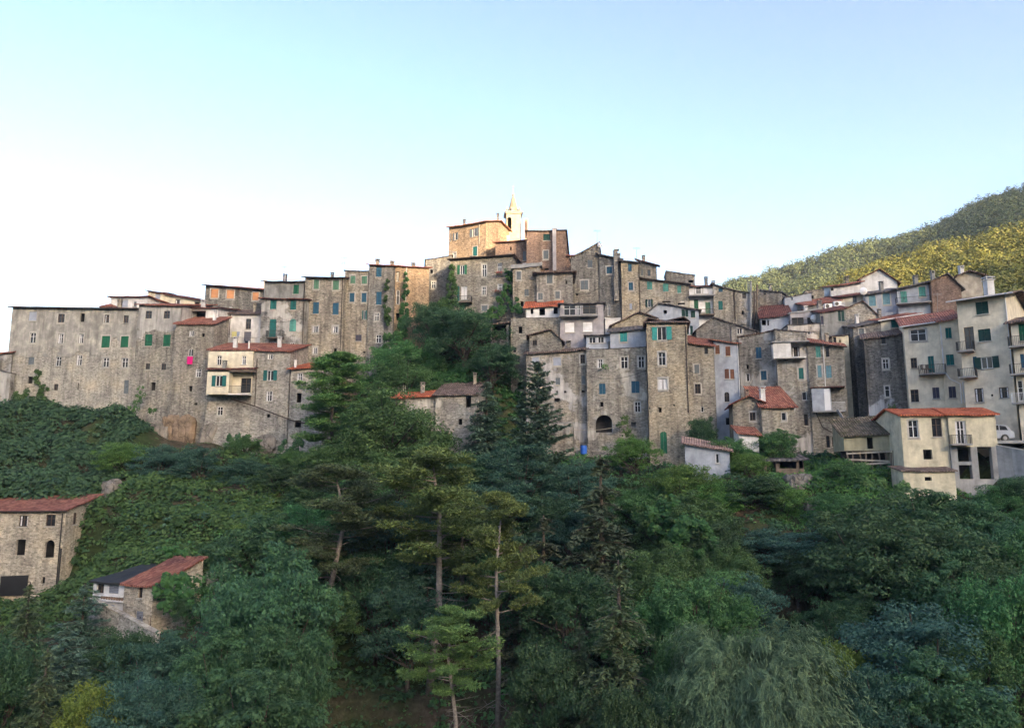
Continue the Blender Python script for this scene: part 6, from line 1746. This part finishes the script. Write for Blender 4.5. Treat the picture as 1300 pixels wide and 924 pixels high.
low_wall('retaining_wall', 'dry stone wall left of the blue barrel, with a ledge above', [(694, 580, 88), (728, 580, 87)], 3.9, .5, 'mix_grey')
low_wall('road_parapet', 'concrete parapet of the lane where the white car stands', [(1264, 574, 67.4), (1285, 578, 66.4), (1330, 587, 64)], .6, .3, 'concrete', 'parapet')
low_wall('retaining_wall', 'stone wall holding up the lane right of the concrete piers', [(1266, 603, 67.7), (1290, 608, 66.9), (1330, 614, 65)], 1.9, .4, 'stone_dark')
low_wall('retaining_wall', 'ruined wall stub at the end of the long red roofed cottage', [(262, 738, 61.5), (282, 738, 60.5)], .6, .4, 'stone_pale')
a = at(1275, 560.5, 69.6)
mb = MB(); mb.box((43.6, 67.6, a.z - .25), (16, -3.0, 0), (0, 5.0, 0), (0, 0, .25))
tag(mb.build('road', M['concrete']), kind='structure')
# picket fence left of the orange roofed wing
fe = empty('picket_fence', tuple(at(478, 498, 92)), 'grey picket fence on the terrace left of the orange roofed wing', 'fence')
a, b = at(478, 499, 91), at(514, 499, 90.4)
mb = MB()
for k in range(17):
    p = a.lerp(b, k / 16); mb.box(p - Vector((0, 0, .8)), (.1, 0, 0), (0, .05, 0), (0, 0, 1.75 + .1 * (k % 2)))
mb.box(a + Vector((0, .06, .1)), b - a, (0, .05, 0), (0, 0, .1)); mb.box(a + Vector((0, .06, .6)), b - a, (0, .05, 0), (0, 0, .1))
mb.build('pickets', M['pale_wood'], fe)

# ---------------------------------------------------------------- white car
def car():
    p = at(1259, 559.5, 70.5); p.x -= 1.0
    gz = at(1275, 560.5, 69.6).z
    e = empty('car', (p.x + .5, 70.4, gz), 'white car parked on the lane beside the cream wing, its rear towards the bushes', 'car')
    Lc, Wc = 4.1, 1.75; x0 = p.x + .5 - Lc / 2; y0 = 70.4 - Wc / 2
    def prof(mb, pts, ya, yb_):
        A = [Vector((x0 + x, ya, gz + z)) for x, z in pts]; B = [Vector((x0 + x, yb_, gz + z)) for x, z in pts]
        mb.poly(list(A)); mb.poly(list(reversed(B)))
        for i in range(len(A)):
            j = (i + 1) % len(A); mb.poly([A[j], A[i], B[i], B[j]])
    mb = MB()
    arch = lambda cx: [(cx + .38 * math.cos(t_), .32 + .38 * math.sin(t_)) for t_ in [math.pi * k / 8 for k in range(9)]][::-1]
    pts = [(0.0, .35), (.42, .32)] + arch(.82) + [(2.0, .3)] + arch(3.2) + [(3.62, .32), (4.08, .36), (4.1, .85), (3.95, 1.0), (.2, 1.02), (.02, .8)]
    prof(mb, pts, y0, y0 + Wc); body = mb.build('body', M['plaster_blue'], e)
    mb = MB(); prof(mb, [(.25, 1.023), (3.9, 1.003), (3.6, 1.45), (3.3, 1.56), (1.5, 1.58), (1.1, 1.45)], y0 + .1, y0 + Wc - .1); mb.build('cabin', M['plaster_blue'], e)
    mb = MB()
    for yy, q in ((y0 + .094, .004), (y0 + Wc - .1, .004)):
        for pl in ([(.62, 1.07), (1.7, 1.07), (1.7, 1.48), (1.25, 1.44)], [(1.78, 1.07), (2.75, 1.07), (2.75, 1.5), (1.78, 1.49)], [(2.83, 1.07), (3.6, 1.07), (3.4, 1.42), (2.83, 1.49)]):
            prof(mb, pl, yy, yy + q)
    mb.build('window', M['glass'], e)
    for wx in (.82, 3.2):
        for wy in (y0 - .01, y0 + Wc - .19):
            mb = MB(); mb.tube([(x0 + wx, wy, gz + .32), (x0 + wx, wy + .2, gz + .32)], .32, 16); wh = mb.build('wheel', M['black_metal'], e)
            mb = MB(); mb.tube([(x0 + wx, wy - .008, gz + .32), (x0 + wx, wy + .208, gz + .32)], .18, 12); mb.build('rim', M['concrete'], wh)
    mb = MB(); mb.box((x0 + 3.98, y0 + .02, gz + .72), (.13, 0, 0), (0, .3, 0), (0, 0, .18)); mb.build('headlight', M['curtain'], e)
    mb = MB(); mb.box((x0 - .01, y0 + .02, gz + .75), (.1, 0, 0), (0, .25, 0), (0, 0, .18)); mb.build('tail_light', M['red'], e)
car()

# ---------------------------------------------------------------- small things
# blue barrel
p = at(741, 571, 84.3)
be = empty('barrel', (p.x, p.y, p.z - .5), 'bright blue plastic barrel on the terrace below the dark arch', 'barrel')
M['barrel'] = plain_mat('blue_plastic', (.02, .12, .55), .45, .4, var=.1)
mb = MB(); mb.lathe((p.x, p.y, p.z - .5), [(.3, 0), (.36, .1), (.36, .35), (.39, .38), (.36, .41), (.36, .7), (.39, .73), (.36, .76), (.34, 1.0)], 16); mb.build('body', M['barrel'], be)
mb = MB(); mb.lathe((p.x, p.y, p.z + .502), [(.36, 0), (.36, .06), (.1, .07)], 16); mb.build('lid', M['black_metal'], be)

CLOTH = {}
def cloth(label, px, py, Y, w, h, c, group=None, name='towel', cat='laundry'):
    k = str(c)
    if k not in CLOTH: CLOTH[k] = plain_mat('cloth_%d' % len(CLOTH), c, .95, .05, var=.15, scale=5)
    p = at(px, py, Y); n = 8
    V = []
    for j in range(6):
        for i in range(n + 1):
            x = (i / n - .5) * w; z = -j / 5 * h
            V.append((x, .05 * math.sin(i * 1.9 + j * .5) * (j / 5 + .2), z + (.04 * math.sin(i * 2.2) if j == 5 else 0)))
    V = np.array(V); V2 = V + np.array([0, .015, 0]); a = len(V)
    ii = np.arange(a).reshape(6, n + 1)
    q = np.stack([ii[:-1, :-1], ii[1:, :-1], ii[1:, 1:], ii[:-1, 1:]], -1).reshape(-1, 4)
    o = np_mesh(name, np.concatenate([V, V2]), np.concatenate([q, q[:, ::-1] + a]), CLOTH[k], loc=tuple(p))
    return tag(o, label, cat, group)
cloth('magenta cloth hanging below a window of the tall narrow stone house', 241.3, 452.5, 93.0, .72, .95, (.62, .02, .2))
cloth('pale blue sheet at the left end of the washing line on the white house', 285.5, 419, 99.2, 1.0, 1.3, (.42, .48, .6), 'washing on the line')
cloth('yellow cloth beside the pale blue sheet on the washing line', 297.5, 421, 99.2, .7, .8, (.55, .52, .25), 'washing on the line')
cloth('grey blue shirt in the middle of the washing line', 302.5, 421, 99.2, .4, .6, (.3, .36, .5), 'washing on the line')
cloth('dark grey sheet below the dark window of the white house', 314.5, 421, 99.3, .95, 1.3, (.12, .12, .15), 'washing on the line')
mb = MB(); a, b = at(279, 419, 99.15), at(331, 428, 99.3)
pts = [a.lerp(b, k / 10) - Vector((0, 0, .5 * math.sin(math.pi * k / 10))) for k in range(11)]
mb.tube(pts, .015, 4); tag(mb.build('washing_line', M['black_metal']), 'thin washing line sagging across the white house', 'line')
for (px, py, lab) in [(297, 0, '')][:0]: pass
# flower boxes on the ivied house
M['flower'] = plain_mat('red_flowers', (.4, .03, .05), .9, .05, var=.5, scale=9)
M['flower_leaf'] = plain_mat('dark_pot_leaves', (.05, .09, .03), .9, .05, var=.5, scale=9)
for (px, py, lab) in [(633, 348, 'flower box with red blooms under the upper right window of the ivied house'), (632.5, 371, 'flower box with red blooms under the lower right window of the ivied house')]:
    p = at(px, py, 100.2)
    e = empty('flower_box', tuple(p), lab, 'flower box')
    mb = MB(); mb.cbox((p.x, p.y, p.z), .8, .22, .2); mb.build('box', M['rust'], e)
    rng = np.random.default_rng(int(py)); c = np.array([p.x, p.y, p.z + .2]) + rng.normal(size=(150, 3)) * np.array([.3, .08, .12])
    v, q = stack([leaf_quads(c, rdir(150, rng), np.full(150, .1), rng, .8)]); org = np.array(p[:])
    np_mesh('flowers', v - org, q, M['flower'], parent=e)
    c = np.array([p.x, p.y, p.z + .1]) + rng.normal(size=(200, 3)) * np.array([.32, .1, .12])
    v, q = stack([leaf_quads(c, rdir(200, rng), np.full(200, .1), rng, .8)]); np_mesh('leaves', v - org, q, M['flower_leaf'], parent=e)

def roof_item(info_label, builder): pass
def dish(label, px, py, Y, r=.42):
    p = at(px, py, Y); e = empty('satellite_dish', tuple(p), label, 'satellite dish')
    n, m = 16, 5; V = []
    for j in range(m + 1):
        for i in range(n):
            a = 2 * math.pi * i / n; q = r * j / m
            V.append((q * math.cos(a), .5 * q * q / r - .1, q * math.sin(a)))
    V = np.array(V); V2 = V + np.array([0, .02, 0]); ii = np.arange(len(V)).reshape(m + 1, n)
    q = np.stack([ii[:-1], np.roll(ii, -1, 1)[:-1], np.roll(ii, -1, 1)[1:], ii[1:]], -1).reshape(-1, 4)
    np_mesh('reflector', np.concatenate([V, V2]), np.concatenate([q[:, ::-1], q + len(V)]), M['frame_white'], parent=e)
    mb = MB(); mb.tube([p, p + Vector((0, .35, -.5)), p + Vector((0, .35, -1.1))], .03, 5); mb.tube([p + Vector((0, -.1, -.3)), p + Vector((0, -.4, 0))], .015, 4); mb.build('arm', M['concrete'], e)
dish('white satellite dish on the dark roof left of the blue house', 1097, 369, 94.2, .5)
dish('white satellite dish on the skyline beside the steep half gable', 761.5, 311, 102.5, .35)
dish('pale satellite dish by the white beam of the glazed terrace', 1035, 404, 93.4, .55)
def antenna(label, px, py_top, py_bot, Y, n=4):
    a, b = at(px, py_bot, Y), at(px, py_top, Y)
    e = empty('antenna', tuple(a), label, 'antenna')
    mb = MB(); mb.tube([a - Vector((0, 0, .4)), b], .022, 5); mb.build('mast', M['concrete'], e)
    mb = MB(); z = b.z - .15
    mb.tube([(b.x - .5, b.y, z), (b.x + .5, b.y, z)], .014, 4)
    for k in range(n + 3):
        x = b.x - .45 + .9 * k / (n + 2); mb.tube([(x, b.y - .28, z + .01), (x, b.y + .28, z + .01)], .01, 4)
        mb.tube([(x, b.y, z - .2), (x, b.y, z + .2)], .01, 4)
    mb.build('aerial', M['concrete'], e)
antenna('tv aerial above the grey attic storey', 361, 338, 351, 101)
antenna('tv aerial on the flat roof left of the tall stone house', 437, 326, 345, 101)
antenna('second tv aerial close by on the flat roof edge', 434.5, 333, 346, 101.3)
antenna('tall thin aerial on the skyline over the steep half gable', 758, 292, 309, 103)
antenna('tall aerial mast over the top roofs of the right hand cluster', 1071, 341, 362, 101.5)
antenna('aerial above the ruined skyline house', 949, 352, 366, 101)
antenna('tiny aerial over the long row with pale green shutters', 808, 314, 331, 103)
antenna('thin aerial over the boarded up house', 251, 360, 372, 106.5)
antenna('aerial by the chimney left of the church house', 572, 318, 327, 105)
antenna('aerial on the roof of the two storey cream house at the right', 1190, 372, 392, 80)

# poles and pipes between the houses
for (px, y0_, y1_, Y, r, m, lab) in [
    (953, 358, 425, 99.5, .16, 'concrete', 'thick grey pole left in the thicket of pipes'),
    (957.5, 372, 432, 99.2, .1, 'rust', 'dark pipe in the middle of the thicket of pipes'),
    (961, 362, 410, 99.4, .14, 'wood', 'brown pole right in the thicket of pipes'),
    (782.5, 318, 382, 101.9, .28, 'stone', 'tall narrow masonry shaft on the dark sagging roofed house'),
    (704, 291, 344, 105.7, .26, 'plaster_lilac', 'pale plastered flue strip on the square reddish house')]:
    a, b = at(px, y1_, Y), at(px, y0_, Y)
    e = empty('pole' if r < .2 else 'flue_stack', tuple(a), lab, 'pole' if r < .2 else 'chimney stack')
    mb = MB()
    if r < .2: mb.tube([a, b], r, 7); mb.tube([b, b + Vector((0, 0, .12))], [r * 1.6, r * .6], 7)
    else: mb.box(a - Vector((r, r, 0)), (2 * r, 0, 0), (0, 2 * r, 0), (0, 0, b.z - a.z)); mb.cbox((b.x, b.y, b.z + .05), 2.6 * r, 2.6 * r, .1)
    mb.build('shaft', M[m], e)
# stair pipe and cable on the pale walls of the left centre
mb = MB(); pts = [at(293, 506, 89.9), at(325, 516, 89.8), at(350, 526, 89.6), at(372, 534, 89.2), at(396, 539, 88.9)]
mb.tube(pts, .07, 5); tag(mb.build('waste_pipe', M['rust']), 'dark waste pipe running down across the pale stone walls', 'pipe')
mb = MB(); pts = [at(1036, 524, 83.6), at(1044, 542, 83.2), at(1063, 553, 82.8), at(1074, 568, 82.2)]
mb.tube(pts, .06, 5); tag(mb.build('waste_pipe', M['rust']), 'dark bent pipe under the hanging bathroom', 'pipe')
mb = MB(); pts = [at(1201, 474, 75.9), at(1206, 481, 75.8), at(1219, 487, 75.4), at(1221, 512, 75.3)]
mb.tube(pts, .06, 6); tag(mb.build('waste_pipe', M['white_metal']), 'pale bent pipe on the two storey cream house corner', 'pipe')
mb = MB(); pts = [at(1064, 520, 82.9), at(1070, 530, 82.7), at(1076, 538, 82.5)]
mb.box(pts[0], pts[2] - pts[0], (0, .6, 0), (0, 0, .1)); tag(mb.build('stair_slab', M['plaster_white']), 'white sloping slab beside the hanging bathroom', 'slab')
for (p0_, p1_, sag, lab) in [((700, 541, 87), (800, 538, 85), .6, 'thin cable slung in front of the dark arch'), ((936, 520, 84), (957, 478, 86.5), .0, 'slanting stay cable above the gabled cottage'),
                            ((940, 394, 99), (968, 392, 99.5), .3, 'cable between the pipes and the hillside house'), ((480, 360, 99.8), (480, 361, 99.8), 0, '')][:3]:
    a, b = at(*p0_), at(*p1_); mb = MB()
    mb.tube([a.lerp(b, k / 8) - Vector((0, 0, sag * math.sin(math.pi * k / 8))) for k in range(9)], .03, 4)
    tag(mb.build('cable', M['pale_wood']), lab, 'cable')
# air conditioning units
for (px, py, Y, lab) in [(1051, 389, 94.4, 'white air conditioning box on the long dark red roof, left of the pair'), (1063, 386, 94.2, 'white air conditioning box on the long dark red roof, right of the pair')]:
    p = at(px, py, Y); e = empty('air_conditioner', tuple(p), lab, 'air conditioner')
    mb = MB(); mb.cbox((p.x, p.y, p.z), .95, .4, .65); mb.build('casing', M['frame_white'], e)
    mb = MB(); mb.tube([(p.x - .15, p.y - .24, p.z), (p.x - .15, p.y - .203, p.z)], .24, 14); mb.build('fan_grille', M['black_metal'], e)
# chairs on the cream house balcony
for k, (px, lab) in enumerate([(1173, 'dark garden chair at the left end of the cream house balcony'), (1180, 'dark garden chair nearer the teal door on the cream house balcony')]):
    p = at(px, 474, 77.0); e = empty('chair', tuple(p), lab, 'chair')
    mb = MB(); mb.cbox((p.x, p.y, p.z + .45), .45, .45, .05); mb.build('seat', M['wood'], e)
    mb = MB(); mb.cbox((p.x - .2, p.y, p.z + .7), .05, .45, .45); mb.build('backrest', M['wood'], e)
    for dx in (-.2, .2):
        for dy in (-.2, .2):
            mb = MB(); mb.cbox((p.x + dx, p.y + dy, p.z + .21), .04, .04, .42); mb.build('leg', M['wood'], e)

# ---------------------------------------------------------------- ivy
def ivy(label, blobs, leafm='lf_ivy', size=.3, dens=70, seed=1, name='ivy', thick=.4):
    """blobs: (px, py, Y, half width px, half height px)"""
    rng = np.random.default_rng(seed); parts = []
    c0 = at(blobs[0][0], blobs[0][1], blobs[0][2]); org = np.array(c0[:])
    for (px, py, Y, hw, hh) in blobs:
        c = np.array(at(px, py, Y)[:]); w = hw * Y / FPX; h = hh * Y / FPX
        n = int(dens * 4 * w * h * 1.4) + 30
        k = 7 + int(w * h * 4)
        cen = rng.uniform(-1, 1, (k, 3)); cen = cen[(cen[:, 0] ** 2 + cen[:, 2] ** 2) < 1.1]
        if len(cen) == 0: cen = np.zeros((1, 3))
        i = rng.integers(0, len(cen), n)
        d = rdir(n, rng); d[:, 1] = -np.abs(d[:, 1])
        rr = (.2 * min(w, h) + .16) * rng.uniform(.5, 1.5, len(cen))[i][:, None]
        p = c + cen[i] * np.array([w * .85, thick * .5, h * .85]) + d * rr * np.array([1, .0, 1.2]) * rng.random((n, 1)) ** .5 + d * np.array([0, thick, 0])
        nn = d * .6 + np.array([0, -.5, .45]) + rng.normal(size=(n, 3)) * .4
        parts.append(leaf_quads(p - org, nn, np.full(n, size), rng, .75))
    v, q = stack(parts)
    return tag(np_mesh(name, v, q, M[leafm], loc=tuple(c0)), label, 'ivy')
ivy('thick ivy on the left corner of the tan house with flower boxes', [(575, 345, 100.9, 5, 14), (573, 362, 100.7, 8, 16), (570, 385, 100.3, 11, 20), (564, 410, 99.8, 15, 22), (557, 435, 98.5, 20, 20), (588, 415, 99, 12, 12), (552, 400, 99.5, 12, 24)], seed=2)
ivy('ivy with red tinged tips on the right corner of the tan house', [(646, 352, 100.2, 5, 14), (645, 370, 100.0, 8, 12), (640, 386, 99.8, 13, 10), (622, 397, 99.4, 20, 9), (655, 388, 98.2, 9, 10), (606, 404, 99, 12, 7)], seed=3)
ivy('narrow column of ivy left of the tall slit window on the orange house', [(492, 365, 99.6, 4, 12), (492, 385, 99.6, 4.5, 14), (491, 405, 99.6, 5, 14)], seed=4, size=.24, dens=110)
ivy('tall column of ivy in the middle of the orange house', [(515, 355, 100.9, 3.5, 12), (515, 372, 100.9, 5, 14), (514, 392, 100.7, 6.5, 16), (512, 412, 100.2, 9, 16), (505, 425, 99.5, 12, 12)], seed=5, size=.26, dens=110)
ivy('ivy mass in the gully at the foot of the orange house', [(500, 440, 98, 16, 20), (495, 470, 96.5, 18, 16), (525, 470, 96, 20, 14), (550, 465, 96, 20, 14)], seed=6)
ivy('creeper running up the left part of the long grey house', [(49, 480, 97.4, 5, 14), (54, 500, 97, 8, 12), (30, 505, 96.6, 14, 10)], 'lf_ivy', seed=7)
ivy('pale creeper on the stone wall above the orange rocks', [(180, 500, 93.6, 6, 12), (172, 515, 93, 10, 8), (194, 522, 92.8, 8, 5)], 'lf_creeper', seed=8, dens=40, size=.22)
ivy('ivy spilling over the stone wing and red roof of the ruined cottage', [(205, 742, 57.2, 14, 14), (228, 760, 57.2, 22, 22), (240, 735, 58, 20, 10), (222, 700, 60, 14, 5)], seed=9, thick=.7)
ivy('creeper on the wall between the arch and the slender tower', [(790, 535, 86.9, 7, 9), (797, 552, 86, 9, 8)], 'lf_creeper', seed=10, dens=45)
ivy('creeper mass on the grassy bank below the barn', [(1110, 612, 67.5, 22, 12), (1140, 625, 66, 16, 14)], 'lf_mid', seed=11)
ivy('light green creeper mass over the slope below the fig tree by the green door', [(880, 690, 62, 34, 34), (845, 660, 66, 26, 26)], 'lf_ivy', seed=12, thick=1.2)
ivy('grey green bushes at the foot of the tan boulder', [(300, 560, 86.5, 20, 8), (372, 565, 86, 20, 10)], 'lf_dark', seed=13)
ivy('dark creepers on the blackened foot of the bare grey house', [(1128, 522, 80.6, 11, 14)], 'lf_dark', seed=14, dens=40, size=.2)
ivy('weeds sprouting on the small crumbling window sill over the blue shutter', [(765, 463, 87.9, 8, 6)], 'lf_mid', seed=15, dens=20, size=.18)

# ---------------------------------------------------------------- roof clutter
def on_roof(info, frac, depth, h, w, mat='mix_grey'):
    P, Hh, L, d = info['P'], info['H'], info['L'], info['d']
    s_, t_ = L * frac, d * depth; z = Hh(s_, t_) ; p = P(s_, t_, z)
    mb = MB(); mb.cbox((p.x, p.y, z + h / 2), w, w, h + .3); mb.cbox((p.x, p.y, z + h + .19), w * 1.3, w * 1.3, .07)
    mb.cbox((p.x - w * .4, p.y, z + h + .32), .07, w * .8, .2); mb.cbox((p.x + w * .4, p.y, z + h + .32), .07, w * .8, .2); mb.cbox((p.x, p.y, z + h + .46), w * 1.3, w * 1.2, .08)
    mb.build('chimney', M[mat], info['roof'])
R3 = random.Random(5)
for info in list(ALLH.values()):
    if 'roof' not in info or info['L'] < 2.8 or info['root'].name.startswith(('church', 'villa', 'farmhouse', 'barn', 'annex', 'wash', 'white_cottage', 'stone_cottage', 'garden', 'blue_shed', 'roof_lantern', 'red_roof_shed', 'garden')): continue
    if any(c.name.startswith('chimney') for c in info['roof'].children) or R3.random() < .35: continue
    on_roof(info, R3.uniform(.15, .85), R3.uniform(.25, .6), R3.uniform(.5, .95), R3.uniform(.32, .5), R3.choice(['mix_grey', 'brick', 'plaster_grey', 'plaster_white', 'stone']))
for i, (p0_, p1_, sag, lab) in enumerate([
    ((440, 372, 99.5), (388, 366, 99.4), .5, 'cable strung across the tall grey house with blue shutters'),
    ((570, 345, 101), (545, 352, 100.8), .5, 'cable between the orange house and the tan ivied house'),
    ((728, 372, 97.2), (760, 366, 101.6), .5, 'cable running up to the half gabled dark house'),
    ((812, 402, 95), (876, 398, 100.6), .8, 'cable over the blue gabled house'),
    ((820, 470, 84.4), (744, 476, 87.6), .7, 'cable along the broad stone house with blue shutters'),
    ((1024, 455, 85.2), (985, 452, 86.2), .4, 'cable by the white terrace room'),
    ((1146, 440, 78.4), (1098, 438, 82.6), .5, 'cable from the bare grey house to the cream house'),
    ((176, 430, 95.1), (222, 436, 93.4), .3, 'cable under the bright green shutters'),
    ((332, 408, 98.4), (386, 404, 98.0), .3, 'cable across the patched house above its balcony'),
    ((874, 470, 85.6), (906, 476, 86.8), .3, 'short cable beside the pale blue house')]):
    a, b = at(*p0_), at(*p1_); mb = MB()
    mb.tube([a.lerp(b, k / 10) - Vector((0, 0, sag * math.sin(math.pi * k / 10))) for k in range(11)], .022, 4)
    tag(mb.build('cable', M['black_metal']), lab, 'cable')
# ---------------------------------------------------------------- air
t = NT('haze_air'); t.n.clear()
out_ = t.n.new('ShaderNodeOutputMaterial'); pv = t.n.new('ShaderNodeVolumePrincipled')
pv.inputs['Color'].default_value = (.78, .86, 1.0, 1); pv.inputs['Density'].default_value = .0002; pv.inputs['Anisotropy'].default_value = .1
t.l.new(pv.outputs[0], out_.inputs['Volume'])
M['haze'] = t.m
xs = [XA[0] - 10, XA[-1] + 10, YA[0] - 10, YA[-1] + 10]
lo = float(min(GZ.min(), P_[..., 2].min(), FARP[..., 2].min(), NEARP[..., 2].min())) - 1.0
hi = float(max(P_[..., 2].max(), FARP[..., 2].max(), NEARP[..., 2].max(), 60)) + 15
x0 = min(xs[0], P_[..., 0].min()) - 10; x1 = max(xs[1], P_[..., 0].max()) + 10; y0 = min(xs[2], P_[..., 1].min()) - 10; y1 = max(xs[3], P_[..., 1].max(), FARP[..., 1].max()) + 10
mb = MB(); mb.box((x0, y0, lo), (x1 - x0, 0, 0), (0, y1 - y0, 0), (0, 0, hi - lo))
hz = mb.build('haze', M['haze']); hz['kind'] = 'stuff'; hz['label'] = 'thin bluish evening haze filling the valley air'
